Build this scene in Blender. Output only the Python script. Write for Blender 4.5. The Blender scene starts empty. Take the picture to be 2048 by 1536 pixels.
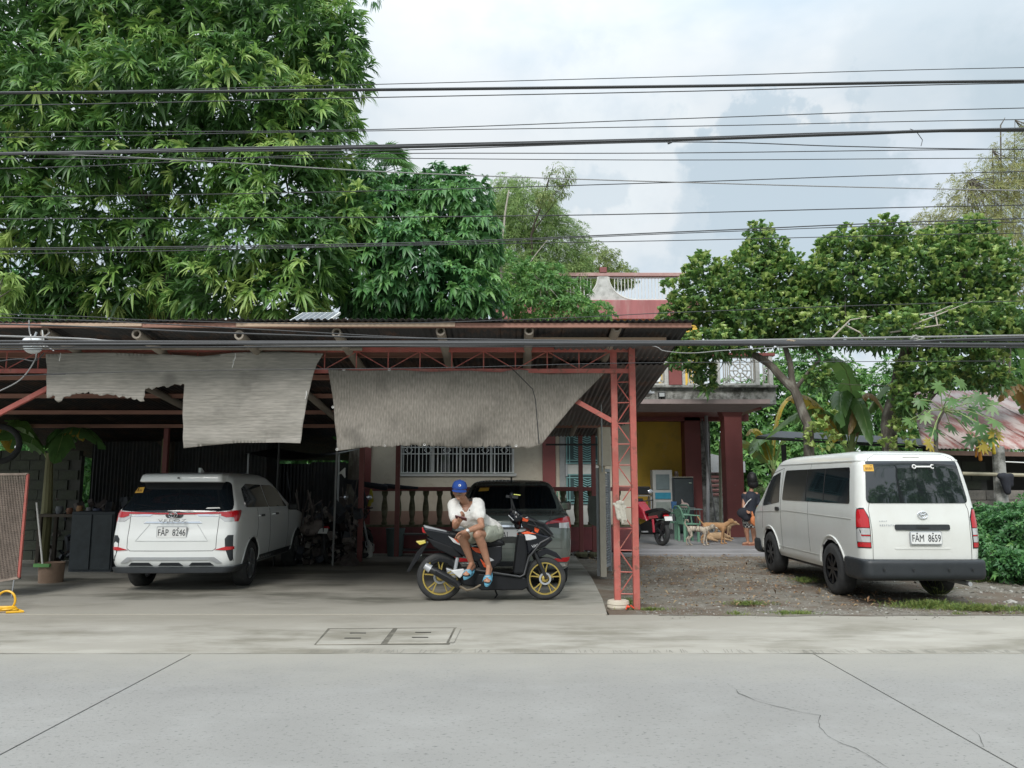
import bpy, bmesh, math, random
import numpy as np
from mathutils import Vector, Matrix, Euler, noise
from mathutils.bvhtree import BVHTree
from mathutils.geometry import delaunay_2d_cdt
R = math.radians
PI = math.pi
SC = bpy.context.scene
COL = SC.collection
random.seed(7)
RNG = np.random.default_rng(7)

# ------------------------------------------------------------------ camera
F = 1540.0            # focal length in pixels of the 2048 px wide photograph
PITCH = R(7.47)
CZ = 1.5
cd = bpy.data.cameras.new('camera'); cam = bpy.data.objects.new('camera', cd); COL.objects.link(cam)
cam.location = (0, 0, CZ); cam.rotation_euler = (PI/2 + PITCH, 0, 0)
cd.sensor_width = 36; cd.lens = 36*F/2048; cd.clip_start = .05; cd.clip_end = 2000
SC.camera = cam
ST, CT = math.sin(PITCH), math.cos(PITCH)

def at(px, py, Y):
    """point of the plane at distance Y along the street's depth that shows at a photograph pixel"""
    dy = (768-py)/F
    t = Y/(CT-dy*ST)
    return Vector(((px-1024)/F*t, Y, CZ+t*(ST+dy*CT)))

def gnd(px, py, z=0.0):
    dy = (768-py)/F
    t = (z-CZ)/(ST+dy*CT)
    return Vector(((px-1024)/F*t, t*(CT-dy*ST), z))

# ------------------------------------------------------------------ light
SUN_EL, SUN_ROT = R(42), R(195)
w = bpy.data.worlds.new('World'); SC.world = w; w.use_nodes = True
nt = w.node_tree; nt.nodes.clear()
def wn(t, **k):
    n = nt.nodes.new(t)
    for a, b in k.items(): setattr(n, a, b)
    return n
wo = wn('ShaderNodeOutputWorld'); bg = wn('ShaderNodeBackground'); bg.inputs[1].default_value = .1
sky = wn('ShaderNodeTexSky', sky_type='NISHITA', sun_disc=False, sun_elevation=SUN_EL, sun_rotation=SUN_ROT)
tc = wn('ShaderNodeTexCoord')
L = nt.links.new
def wmath(op, a, b=None, clamp=False):
    n = wn('ShaderNodeMath', operation=op, use_clamp=clamp)
    for i, v in enumerate((a, b)):
        if v is None: continue
        if isinstance(v, (int, float)): n.inputs[i].default_value = v
        else: L(v, n.inputs[i])
    return n.outputs[0]
def wnoise(scale, detail, vec, rough=.5):
    n = wn('ShaderNodeTexNoise'); n.inputs['Scale'].default_value = scale; n.inputs['Detail'].default_value = detail
    n.inputs['Roughness'].default_value = rough
    L(vec, n.inputs['Vector']); return n.outputs['Fac']
def wmix(f, a, b):
    n = wn('ShaderNodeMix', data_type='RGBA')
    for s, v in ((0, f), (6, a), (7, b)):
        if isinstance(v, (int, float)): n.inputs[s].default_value = v
        elif isinstance(v, tuple): n.inputs[s].default_value = (*v, 1)
        else: L(v, n.inputs[s])
    return n.outputs[2]
def wramp(v, a, b):
    n = wn('ShaderNodeMapRange', interpolation_type='SMOOTHSTEP'); L(v, n.inputs[0])
    n.inputs[1].default_value = a; n.inputs[2].default_value = b
    return n.outputs[0]
D = tc.outputs['Generated']
mp = wn('ShaderNodeMapping'); mp.inputs['Scale'].default_value = (1, 1, 2.2); L(D, mp.inputs[0])
n1 = wnoise(2.4, 5, mp.outputs[0], .55)
n2 = wnoise(7, 5, mp.outputs[0], .6)
col = wmix(wramp(n1, .38, .62), (5.6, 6.6, 7.4), (7.7, 8.1, 8.3))
col = wmix(wmath('MULTIPLY', wramp(n2, .5, .75), .35), col, (5.2, 6.2, 6.9))
def cloud(px, py, rad, soft, colr, amt, col, nz=.35):
    d = (at(px, py, 100)-Vector((0, 0, CZ))).normalized()
    n = wn('ShaderNodeVectorMath', operation='DISTANCE'); L(D, n.inputs[0]); n.inputs[1].default_value = d
    q = wmath('ADD', n.outputs['Value'], wmath('MULTIPLY', wmath('SUBTRACT', n3, .5), nz))
    return wmix(wmath('MULTIPLY', wmath('SUBTRACT', 1, wramp(q, rad-soft, rad)), amt), col, colr)
n3 = wnoise(9, 6, D, .6)
for a in [(1250, 330, .14, .10, (8.1, 8.6, 8.8), .7), (900, 280, .2, .15, (8.1, 8.5, 8.7), .6), (1800, 380, .12, .06, (7.6, 8.2, 8.9), .7),
          (1590, 330, .115, .02, (5.1, 6.1, 6.8), .75), (1560, 470, .16, .05, (5.2, 6.2, 6.9), .7), (1310, 250, .04, .03, (5.8, 6.7, 7.3), .5),
          (1180, 400, .05, .03, (5.5, 6.5, 7.2), .5), (1850, 110, .16, .1, (5.9, 6.7, 7.2), .6), (2060, 150, .1, .08, (5.0, 6.0, 6.6), .6)]:
    col = cloud(*a, col)
col = wmix(.10, col, sky.outputs[0])
sx = wn('ShaderNodeSeparateXYZ'); L(D, sx.inputs[0])
up = wmath('ADD', .60, wmath('MULTIPLY', wramp(sx.outputs[2], .38, 1.0), 1.0))   # an overcast sky is brighter towards the zenith
vm = wn('ShaderNodeVectorMath', operation='SCALE'); L(col, vm.inputs[0]); L(up, vm.inputs['Scale'])
L(vm.outputs[0], bg.inputs[0]); L(bg.outputs[0], wo.inputs[0])

sd = bpy.data.lights.new('sun', 'SUN'); sun = bpy.data.objects.new('sun', sd); COL.objects.link(sun)
sd.energy = 1.5; sd.angle = R(22); sd.color = (1, .97, .92)
sdir = Vector((math.sin(SUN_ROT)*math.cos(SUN_EL), math.cos(SUN_ROT)*math.cos(SUN_EL), math.sin(SUN_EL)))
sun.rotation_euler = sdir.to_track_quat('Z', 'Y').to_euler()

SC.render.engine = 'CYCLES'
SC.view_settings.view_transform = 'Standard'; SC.view_settings.look = 'None'
SC.view_settings.exposure = 0.92; SC.view_settings.gamma = 1; SC.view_settings.use_curve_mapping = False
SC.cycles.max_bounces = 8; SC.cycles.diffuse_bounces = 5; SC.cycles.glossy_bounces = 3; SC.cycles.transmission_bounces = 4
SC.cycles.use_denoising = True
SC.cycles.use_adaptive_sampling = True

# ------------------------------------------------------------------ materials
def M(name, col, rough=.6, metal=0, var=.12, scale=6, bump=0, bscale=60, dirt=None, dscale=3, damt=.5, drange=(.5, .7),
      stretch=(1, 1, 1), coat=0, spec=None, tint=None, transl=0, alpha=None, emit=None, coords='Object', dirt2=None, d2=(1, .3, (.5, .7)), ygrad=None):
    m = bpy.data.materials.new(name); m.use_nodes = True; t = m.node_tree
    b = t.nodes['Principled BSDF']; lk = t.links.new
    def nd(ty, **k):
        n = t.nodes.new(ty)
        for a, v in k.items(): setattr(n, a, v)
        return n
    b.inputs['Roughness'].default_value = rough; b.inputs['Metallic'].default_value = metal
    if coat: b.inputs['Coat Weight'].default_value = coat; b.inputs['Coat Roughness'].default_value = .06
    if spec is not None: b.inputs['Specular IOR Level'].default_value = spec
    tcn = nd('ShaderNodeTexCoord'); mpn = nd('ShaderNodeMapping'); mpn.inputs['Scale'].default_value = stretch
    lk(tcn.outputs[coords], mpn.inputs[0])
    def nz(s, d=4, r=.6):
        n = nd('ShaderNodeTexNoise'); n.inputs['Scale'].default_value = s; n.inputs['Detail'].default_value = d; n.inputs['Roughness'].default_value = r
        lk(mpn.outputs[0], n.inputs['Vector']); return n.outputs['Fac']
    def mix(f, a, bb):
        n = nd('ShaderNodeMix', data_type='RGBA')
        for s, v in ((0, f), (6, a), (7, bb)):
            if isinstance(v, (int, float)): n.inputs[s].default_value = v
            elif isinstance(v, tuple): n.inputs[s].default_value = (*v[:3], 1)
            else: lk(v, n.inputs[s])
        return n.outputs[2]
    def rng(v, a, c, o0=0, o1=1):
        n = nd('ShaderNodeMapRange'); lk(v, n.inputs[0]); n.inputs[1].default_value = a; n.inputs[2].default_value = c
        n.inputs[3].default_value = o0; n.inputs[4].default_value = o1; return n.outputs[0]
    c0 = tuple(max(0, x*(1-var)) for x in col); c1 = tuple(min(1, x*(1+var)) for x in col)
    c = mix(rng(nz(scale), .3, .7), c0, c1)
    if tint is not None:      # tint: list of colours picked along the per-face attribute
        at_ = nd('ShaderNodeAttribute', attribute_name='tint'); rp = nd('ShaderNodeValToRGB')
        rp.color_ramp.elements.remove(rp.color_ramp.elements[1])
        rp.color_ramp.elements[0].position = 0; rp.color_ramp.elements[0].color = (*tint[0], 1)
        for i, cc in enumerate(tint[1:], 1):
            e = rp.color_ramp.elements.new(i/(len(tint)-1)); e.color = (*cc, 1)
        lk(at_.outputs['Fac'], rp.inputs[0]); c = rp.outputs[0]
    if dirt is not None:
        n = nd('ShaderNodeMath', operation='MULTIPLY'); lk(rng(nz(dscale, 6, .65), *drange), n.inputs[0]); n.inputs[1].default_value = damt
        c = mix(n.outputs[0], c, dirt)
    if dirt2 is not None:
        n = nd('ShaderNodeMath', operation='MULTIPLY'); lk(rng(nz(d2[0], 5, .6), *d2[2]), n.inputs[0]); n.inputs[1].default_value = d2[1]
        c = mix(n.outputs[0], c, dirt2)
    if ygrad:      # dust or wear that builds up towards one edge: (y0, y1, colour, noise scale, noise amount)
        sx_ = nd('ShaderNodeSeparateXYZ'); lk(tcn.outputs[coords], sx_.inputs[0]); n = nd('ShaderNodeMath', operation='MULTIPLY_ADD'); lk(nz(ygrad[3], 6, .7), n.inputs[0]); n.inputs[1].default_value = ygrad[4]; lk(sx_.outputs[1], n.inputs[2])
        c = mix(rng(n.outputs[0], ygrad[0]+ygrad[4]/2, ygrad[1]+ygrad[4]/2), c, ygrad[2])
    lk(c, b.inputs['Base Color'])
    if bump:
        bn = nd('ShaderNodeBump'); bn.inputs['Strength'].default_value = bump; bn.inputs['Distance'].default_value = .01
        lk(nz(bscale, 6, .6), bn.inputs['Height']); lk(bn.outputs[0], b.inputs['Normal'])
        rr = rng(nz(scale*2), .3, .7, max(0, rough-.08), min(1, rough+.08)); lk(rr, b.inputs['Roughness'])
    if transl:
        tr = nd('ShaderNodeBsdfTranslucent'); lk(c, tr.inputs[0]); mx = nd('ShaderNodeMixShader'); mx.inputs[0].default_value = transl
        lk(b.outputs[0], mx.inputs[1]); lk(tr.outputs[0], mx.inputs[2]); lk(mx.outputs[0], t.nodes['Material Output'].inputs[0])
    if emit: b.inputs['Emission Color'].default_value = (*emit[:3], 1); b.inputs['Emission Strength'].default_value = emit[3]
    m.diffuse_color = (*col[:3], 1)
    return m

# ------------------------------------------------------------------ object helpers
def link(o, parent=None):
    COL.objects.link(o)
    if parent is not None: o.parent = parent
    return o
def thing(name, label, cat, loc=(0, 0, 0), rz=0, group=None, rot=None):
    o = bpy.data.objects.new(name, None); COL.objects.link(o); o.empty_display_size = .1
    o.location = loc; o.rotation_euler = rot or (0, 0, rz); o['label'] = label; o['category'] = cat
    if group: o['group'] = group
    return o
def tag(o, label, cat, group=None, kind=None):
    o['label'] = label; o['category'] = cat
    if group: o['group'] = group
    if kind: o['kind'] = kind
    return o
def struct(o): o['kind'] = 'structure'; return o
def stuff(o): o['kind'] = 'stuff'; return o
def obj(name, me, m=None, parent=None, loc=(0, 0, 0), rot=(0, 0, 0)):
    o = bpy.data.objects.new(name, me); link(o, parent); o.location = loc; o.rotation_euler = rot
    if m is not None and not me.materials:
        for k in (m if isinstance(m, (list, tuple)) else [m]): me.materials.append(k)
    return o

class MB:
    def __init__(s): s.v = []; s.f = []; s.mi = []; s.cur = 0
    def add(s, vs, fs):
        b = len(s.v); s.v += [tuple(v) for v in vs]; s.f += [tuple(i+b for i in f) for f in fs]; s.mi += [s.cur]*len(fs); return s
    def box(s, c, d, rot=None, taper=1, jit=0):
        c = Vector(c); h = Vector(d)/2; vs = []
        q = rot.to_matrix() if isinstance(rot, Euler) else (Euler(rot).to_matrix() if rot is not None else Matrix.Identity(3))
        for z in (-1, 1):
            k = taper if z > 0 else 1
            for x, y in ((-1, -1), (1, -1), (1, 1), (-1, 1)):
                p = Vector((x*h.x*k, y*h.y*k, z*h.z))
                if jit: p += Vector([random.uniform(-jit, jit) for _ in range(3)])
                vs.append(q @ p+c)
        return s.add(vs, [(3, 2, 1, 0), (4, 5, 6, 7), (0, 1, 5, 4), (1, 2, 6, 5), (2, 3, 7, 6), (3, 0, 4, 7)])
    def bar(s, p0, p1, w, h=None, up=(0, 0, 1)):
        """rectangular bar from p0 to p1, w across and h along up"""
        h = h or w; p0 = Vector(p0); p1 = Vector(p1); d = (p1-p0).normalized(); u = Vector(up)
        if abs(d.dot(u)) > .99: u = Vector((0, 1, 0))
        x = d.cross(u).normalized(); u = x.cross(d).normalized(); vs = []
        for p in (p0, p1):
            for a, b in ((-1, -1), (1, -1), (1, 1), (-1, 1)): vs.append(p+x*a*w/2+u*b*h/2)
        return s.add(vs, [(0, 1, 2, 3), (7, 6, 5, 4), (0, 4, 5, 1), (1, 5, 6, 2), (2, 6, 7, 3), (3, 7, 4, 0)])
    def tube(s, pts, r, n=8, cap=True, flat=1.0):
        pts = [Vector(p) for p in pts]; m = len(pts); rs = r if isinstance(r, (list, tuple)) else [r]*m
        vs = []; fs = []; px = None
        for i, p in enumerate(pts):
            d = (pts[min(i+1, m-1)]-pts[max(i-1, 0)])
            d = d.normalized() if d.length > 1e-9 else Vector((0, 0, 1))
            if px is None:
                a = Vector((0, 0, 1)) if abs(d.z) < .9 else Vector((1, 0, 0)); px = d.cross(a).normalized()
            px = (px-d*px.dot(d)).normalized(); py = d.cross(px)
            for k in range(n):
                a = 2*PI*k/n; vs.append(p+(px*math.cos(a)+py*math.sin(a)*flat)*rs[i])
        for i in range(m-1):
            for k in range(n):
                k2 = (k+1) % n; fs.append((i*n+k, i*n+k2, (i+1)*n+k2, (i+1)*n+k))
        if cap: fs.append(tuple(range(n))[::-1]); fs.append(tuple((m-1)*n+k for k in range(n)))
        return s.add(vs, fs)
    def lathe(s, prof, c=(0, 0, 0), n=16, axis='z', cap=False):
        """prof: list of (radius, height)"""
        c = Vector(c); vs = []; fs = []
        for r, z in prof:
            for k in range(n):
                a = 2*PI*k/n; x, y = r*math.cos(a), r*math.sin(a)
                vs.append(c+(Vector((x, y, z)) if axis == 'z' else Vector((z, x, y)) if axis == 'x' else Vector((y, z, x))))
        for i in range(len(prof)-1):
            for k in range(n):
                k2 = (k+1) % n; fs.append((i*n+k, i*n+k2, (i+1)*n+k2, (i+1)*n+k))
        if cap: fs.append(tuple(range(n))[::-1]); fs.append(tuple((len(prof)-1)*n+k for k in range(n)))
        return s.add(vs, fs)
    def prism(s, poly, a0, a1, axis='y', inset=0):
        """2D polygon extruded along axis; (u,v) = (x,z) for y, (y,z) for x, (x,y) for z"""
        n = len(poly)
        def P(u, v, a): return (u, a, v) if axis == 'y' else (a, u, v) if axis == 'x' else (u, v, a)
        cx = sum(p[0] for p in poly)/n; cy = sum(p[1] for p in poly)/n
        if inset:
            e = inset; g = [(cx+(u-cx)*(1-e), cy+(v-cy)*(1-e)) for u, v in poly]; m = (a0+a1)/2; q = (a1-a0)*.25
            rings = [(g, a0), (poly, a0+q), (poly, a1-q), (g, a1)]
        else: rings = [(poly, a0), (poly, a1)]
        vs = []; fs = []
        for g, a in rings: vs += [P(u, v, a) for u, v in g]
        for i in range(len(rings)-1):
            for k in range(n): k2 = (k+1) % n; fs.append((i*n+k, i*n+k2, (i+1)*n+k2, (i+1)*n+k))
        fs.append(tuple(range(n))[::-1]); fs.append(tuple((len(rings)-1)*n+k for k in range(n)))
        return s.add(vs, fs)
    def sphere(s, c, r, nu=12, nv=8):
        c = Vector(c); r = Vector(r) if not isinstance(r, (int, float)) else Vector((r, r, r)); vs = []; fs = []
        for i in range(1, nv):
            a = PI*i/nv
            for k in range(nu): b = 2*PI*k/nu; vs.append(c+Vector((r.x*math.sin(a)*math.cos(b), r.y*math.sin(a)*math.sin(b), r.z*math.cos(a))))
        for i in range(nv-2):
            for k in range(nu): k2 = (k+1) % nu; fs.append((i*nu+k, (i+1)*nu+k, (i+1)*nu+k2, i*nu+k2))
        t = len(vs); vs += [c+Vector((0, 0, r.z)), c-Vector((0, 0, r.z))]
        for k in range(nu): k2 = (k+1) % nu; fs.append((t, k, k2)); fs.append((t+1, (nv-2)*nu+k2, (nv-2)*nu+k))
        return s.add(vs, fs)
    def mesh(s, name, smooth=False, ang=35, fix=True):
        me = bpy.data.meshes.new(name); me.from_pydata(s.v, [], s.f)
        if any(s.mi): me.polygons.foreach_set('material_index', s.mi)
        if fix:
            bm = bmesh.new(); bm.from_mesh(me); bmesh.ops.recalc_face_normals(bm, faces=bm.faces); bm.to_mesh(me); bm.free()
        if smooth:
            me.shade_smooth(); me.set_sharp_from_angle(angle=R(ang))
        me.update(); return me
    def build(s, name, m, parent=None, loc=(0, 0, 0), rot=(0, 0, 0), smooth=False, bevel=0, ang=35, seg=2):
        o = obj(name, s.mesh(name, smooth, ang), m, parent, loc, rot)
        if bevel:
            b = o.modifiers.new('bevel', 'BEVEL'); b.width = bevel; b.segments = seg; b.limit_method = 'ANGLE'; b.angle_limit = R(40)
        return o

def evalmesh(o, name):
    dg = bpy.context.evaluated_depsgraph_get(); dg.update()
    me = bpy.data.meshes.new_from_object(o.evaluated_get(dg)); me.name = name
    return me

def blob(name, prims, m, parent=None, voxel=.01, smooth=3, fac=.5, loc=(0, 0, 0), rot=(0, 0, 0)):
    """one continuous organic surface from tapered limbs ('c',p0,r0,p1,r1) and ellipsoids ('e',centre,radii[,euler])"""
    b = MB()
    for p in prims:
        if p[0] == 'c':
            _, p0, r0, p1, r1 = p; p0 = Vector(p0); p1 = Vector(p1); d = p1-p0; ln = max(d.length, 1e-5); q = d.to_track_quat('Z', 'Y')
            prof = []; k = 6
            for i in range(k+1): a = PI/2*i/k; prof.append((max(r0*math.sin(a), 1e-4), -r0*math.cos(a)))
            for i in range(k+1): a = PI/2*i/k; prof.append((max(r1*math.cos(a), 1e-4), ln+r1*math.sin(a)))
            t = MB().lathe(prof, n=16, cap=True)
            b.add([q @ Vector(v)+p0 for v in t.v], t.f)
        else:
            t = MB().sphere((0, 0, 0), p[2], 18, 12); q = Euler(p[3]).to_matrix() if len(p) > 3 else Matrix.Identity(3)
            b.add([q @ Vector(v)+Vector(p[1]) for v in t.v], t.f)
    tmp = obj('tmp', b.mesh('tmp'))
    rm = tmp.modifiers.new('r', 'REMESH'); rm.mode = 'VOXEL'; rm.voxel_size = voxel; rm.use_smooth_shade = True
    if smooth: sm = tmp.modifiers.new('s', 'SMOOTH'); sm.factor = fac; sm.iterations = smooth
    me = evalmesh(tmp, name); bpy.data.objects.remove(tmp); me.shade_smooth()
    return obj(name, me, m, parent, loc, rot)

def roundpoly(pts, r, n=4):
    out = []; m = len(pts)
    for i in range(m):
        a, b, c = (Vector(pts[i-1]), Vector(pts[i]), Vector(pts[(i+1) % m]))
        ri = r[i] if isinstance(r, (list, tuple)) else r
        ri = min(ri, (a-b).length*.45, (c-b).length*.45)
        if ri < 1e-5: out.append(tuple(b)); continue
        p = b+(a-b).normalized()*ri; q = b+(c-b).normalized()*ri
        for k in range(n+1):
            t = k/n; out.append(tuple(p*(1-t)**2+b*2*t*(1-t)+q*t*t))
    return out

def tri2d(poly, step):
    """triangles inside a 2D outline, with an even inner grid"""
    pts = []
    m = len(poly)
    for i in range(m):
        a = Vector(poly[i]); b = Vector(poly[(i+1) % m]); k = max(1, int((b-a).length/step))
        for j in range(k): pts.append(a+(b-a)*j/k)
    nb = len(pts); xs = [p[0] for p in pts]; ys = [p[1] for p in pts]
    def inside(x, y):
        c = False
        for i in range(nb):
            (x0, y0), (x1, y1) = pts[i-1], pts[i]
            if (y0 > y) != (y1 > y) and x < (x1-x0)*(y-y0)/(y1-y0)+x0: c = not c
        return c
    x = min(xs)+step*.6
    while x < max(xs):
        y = min(ys)+step*.6
        while y < max(ys):
            if inside(x, y): pts.append(Vector((x, y)))
            y += step
        x += step
    vs, _, fs, _, _, _ = delaunay_2d_cdt(pts, [(i, (i+1) % nb) for i in range(nb)], [], 1, 1e-6)
    return [tuple(v) for v in vs], [tuple(f) for f in fs]

def boundary(fs):
    e = {}
    for f in fs:
        for i in range(len(f)):
            a, b = f[i], f[(i+1) % len(f)]
            e[(a, b)] = 1
    return [(a, b) for a, b in e if (b, a) not in e]

AX = {'rear': (lambda u, v: Vector((u, -5, v)), Vector((0, 1, 0))), 'right': (lambda u, v: Vector((5, u, v)), Vector((-1, 0, 0))),
      'left': (lambda u, v: Vector((-5, u, v)), Vector((1, 0, 0))), 'top': (lambda u, v: Vector((u, v, 5)), Vector((0, 0, -1)))}
def decal(bvh, side, poly, name, m, parent, off=.006, step=.05, depth=.012, smooth=True):
    """a part laid on a body: outline projected onto it, raised by off, with a rim going back in"""
    vs, fs = tri2d(poly, step); org, d = AX[side]; P = []
    for u, v in vs:
        h = bvh.ray_cast(org(u, v), d)
        P.append(h[0] if h[0] is not None else None)
    good = [p for p in P if p is not None]
    if not good: return None
    for i, p in enumerate(P):
        if p is None:
            o = org(*vs[i]); P[i] = min(good, key=lambda g: (g-o).length)
    n = len(P); V = [p-d*off for p in P]+[p+d*depth for p in P]; Fs = list(fs)
    for a, b in boundary(fs): Fs.append((b, a, a+n, b+n))
    me = bpy.data.meshes.new(name); me.from_pydata(V, [], Fs)
    bm = bmesh.new(); bm.from_mesh(me); bmesh.ops.delete(bm, geom=[v for v in bm.verts if not v.link_faces], context='VERTS')
    bmesh.ops.recalc_face_normals(bm, faces=bm.faces); bm.to_mesh(me); bm.free()
    # outward orientation
    if me.polygons and sum(me.polygons[i].normal.dot(d) for i in range(min(len(fs), len(me.polygons)))) > 0: me.flip_normals()
    me.shade_smooth(); me.set_sharp_from_angle(angle=R(40))
    return obj(name, me, m, parent)
def seam(bvh, side, pts, name, m, parent, r=.004, closed=False, step=.04):
    org, d = AX[side]; out = []; pts = list(pts)+([pts[0]] if closed else [])
    for i in range(len(pts)-1):
        a = Vector(pts[i]); b = Vector(pts[i+1]); k = max(1, int((b-a).length/step))
        for j in range(k+(i == len(pts)-2)):
            p = a+(b-a)*j/k; h = bvh.ray_cast(org(*p), d)
            if h[0] is not None: out.append(h[0])
    if len(out) > 1: return MB().tube(out, r, 5).build(name, m, parent)

def text(s, size, m, parent, loc, rot=(PI/2, 0, 0), name='lettering', ext=.002, sx=1, bold=0, align='CENTER', shear=0, space=1):
    c = bpy.data.curves.new(name, 'FONT'); c.body = s; c.size = size; c.extrude = ext; c.align_x = align; c.align_y = 'CENTER'
    c.offset = bold; c.shear = shear; c.resolution_u = 3
    c.space_character = space
    t = bpy.data.objects.new('tmpt', c); COL.objects.link(t); me = evalmesh(t, name); bpy.data.objects.remove(t)
    bm = bmesh.new(); bm.from_mesh(me); seen = set(); bm.verts.ensure_lookup_table()
    for v in bm.verts:        # every letter is a piece of its own
        if v.index in seen: continue
        st_ = [v]; isl = set()
        while st_:
            q = st_.pop()
            if q.index in isl: continue
            isl.add(q.index); st_ += [e.other_vert(q) for e in q.link_edges]
        seen |= isl; ids = sorted(isl); mp_ = {a: b for b, a in enumerate(ids)}
        fs = [tuple(mp_[w_.index] for w_ in f.verts) for f in bm.faces if f.verts[0].index in isl]
        o = obj('letter', MB().add([bm.verts[i].co for i in ids], fs).mesh('letter', fix=False), m, parent, loc, rot); o.scale = (sx, 1, 1)
    bm.free()

# ---- foliage: numpy leaf cards with a folded, drooping blade
def leaves(name, P, Dr, Up, Ln, Wd, droop, tint, m, parent, fold=.25, seg=3, rows3=((.33, .9), (.7, .8))):
    N = len(P); P = np.asarray(P, float); Dr = np.asarray(Dr, float); Up = np.asarray(Up, float)
    Dr /= np.linalg.norm(Dr, axis=1, keepdims=True)+1e-9
    S = np.cross(Dr, Up); S /= np.linalg.norm(S, axis=1, keepdims=True)+1e-9
    U = np.cross(S, Dr)
    Ln = np.broadcast_to(Ln, (N,)); Wd = np.broadcast_to(Wd, (N,)); droop = np.broadcast_to(droop, (N,))
    rows = [(0, 0)]
    if seg == 3: rows = list(rows3)
    elif seg == 2: rows = [(.55, 1)]
    V = [P]
    def pos(t):
        q = P+Dr*(Ln*t)[:, None]; q[:, 2] -= droop*Ln*t*t; q += U*(Ln*.12*math.sin(t*PI))[:, None]; return q
    for t, w_ in rows:
        c = pos(t); h = S*(Wd*w_*.5)[:, None]; lift = U*(Wd*fold*w_)[:, None]
        V += [c-h+lift, c, c+h+lift]
    V.append(pos(1.0)); nv = len(V); V = np.stack(V, 1).reshape(-1, 3)
    if seg == 3: T = [(0, 2, 1), (0, 3, 2), (1, 2, 5), (1, 5, 4), (2, 3, 6), (2, 6, 5), (4, 5, 7), (5, 6, 7)]
    else: T = [(0, 2, 1), (0, 3, 2), (1, 2, 4), (2, 3, 4)]
    T = np.array(T); Fc = (T[None]+(np.arange(N)*nv)[:, None, None]).reshape(-1, 3)
    me = bpy.data.meshes.new(name); nf = len(Fc)
    me.vertices.add(len(V)); me.vertices.foreach_set('co', V.astype(np.float32).ravel())
    me.loops.add(nf*3); me.loops.foreach_set('vertex_index', Fc.astype(np.int32).ravel())
    me.polygons.add(nf); me.polygons.foreach_set('loop_start', np.arange(nf, dtype=np.int32)*3)
    me.update(calc_edges=True)
    a = me.attributes.new('tint', 'FLOAT', 'FACE'); a.data.foreach_set('value', np.repeat(np.broadcast_to(tint, (N,)), len(T)).astype(np.float32))
    me.polygons.foreach_set('use_smooth', np.ones(nf, bool)); me.update()
    return obj(name, me, m, parent)

def rdir(n, rng):
    v = rng.normal(size=(n, 3)); return v/np.linalg.norm(v, axis=1, keepdims=True)

def crown_points(blobs, n, rng, rmin=.55, rmax=1.06, core=.72):
    """points in the outer shell of a union of ellipsoids; returns points and outward directions"""
    C = np.array([b[0] for b in blobs], float); Rr = np.array([b[1] if hasattr(b[1], '__len__') else (b[1],)*3 for b in blobs], float)
    wgt = (Rr.prod(1))**(2/3); wgt /= wgt.sum()
    P = []; Nn = []
    while sum(len(p) for p in P) < n:
        k = rng.choice(len(blobs), n, p=wgt); d = rdir(n, rng); r = rng.uniform(rmin, rmax, n)**.6
        bump = 1+.18*np.sin(d[:, 0]*5+k)*np.sin(d[:, 2]*6+k*2)
        p = C[k]+d*Rr[k]*(r*bump)[:, None]
        inn = np.zeros(n, bool)
        for j in range(len(blobs)):
            q = np.linalg.norm((p-C[j])/Rr[j], axis=1); inn |= (q < core) & (k != j)
        P.append(p[~inn]); Nn.append(d[~inn])
    return np.concatenate(P)[:n], np.concatenate(Nn)[:n]

def rosettes(P, Nn, k, rng, spread=1.0, outw=.8, upw=.2, off=.02):
    """k leaves fanned round every twig tip"""
    n = len(P); ax = Nn*outw+np.array([0, 0, upw])+rng.normal(size=(n, 3))*.25; ax /= np.linalg.norm(ax, axis=1, keepdims=True)
    a = np.cross(ax, rng.normal(size=(n, 3))); a /= np.linalg.norm(a, axis=1, keepdims=True); b = np.cross(ax, a)
    th = (np.arange(k)[None]*2*PI/k*1.0)+rng.uniform(0, .6, (n, k))
    sp = spread*rng.uniform(.6, 1.25, (n, k))
    D_ = ax[:, None]*1.0+(a[:, None]*np.cos(th)[..., None]+b[:, None]*np.sin(th)[..., None])*sp[..., None]
    D_ = D_.reshape(-1, 3); Q = np.repeat(P, k, 0)+D_*off; U_ = np.repeat(ax, k, 0)
    return Q, D_, U_

def limbs(b, base, tips, r0, rng, bend=.15):
    """tapered limbs from base to each tip"""
    for t in tips:
        p0 = Vector(base); p1 = Vector(t); d = p1-p0; pts = []; n = 7
        j = [Vector((rng.uniform(-1, 1), rng.uniform(-1, 1), rng.uniform(-.4, 1)))*d.length*bend*.35 for _ in range(2)]
        for i in range(n):
            u = i/(n-1); pts.append(p0+d*u+j[0]*math.sin(PI*u)+j[1]*math.sin(2*PI*u)*.5)
        b.tube(pts, [r0*(1-.8*i/(n-1)) for i in range(n)], 7)
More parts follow.
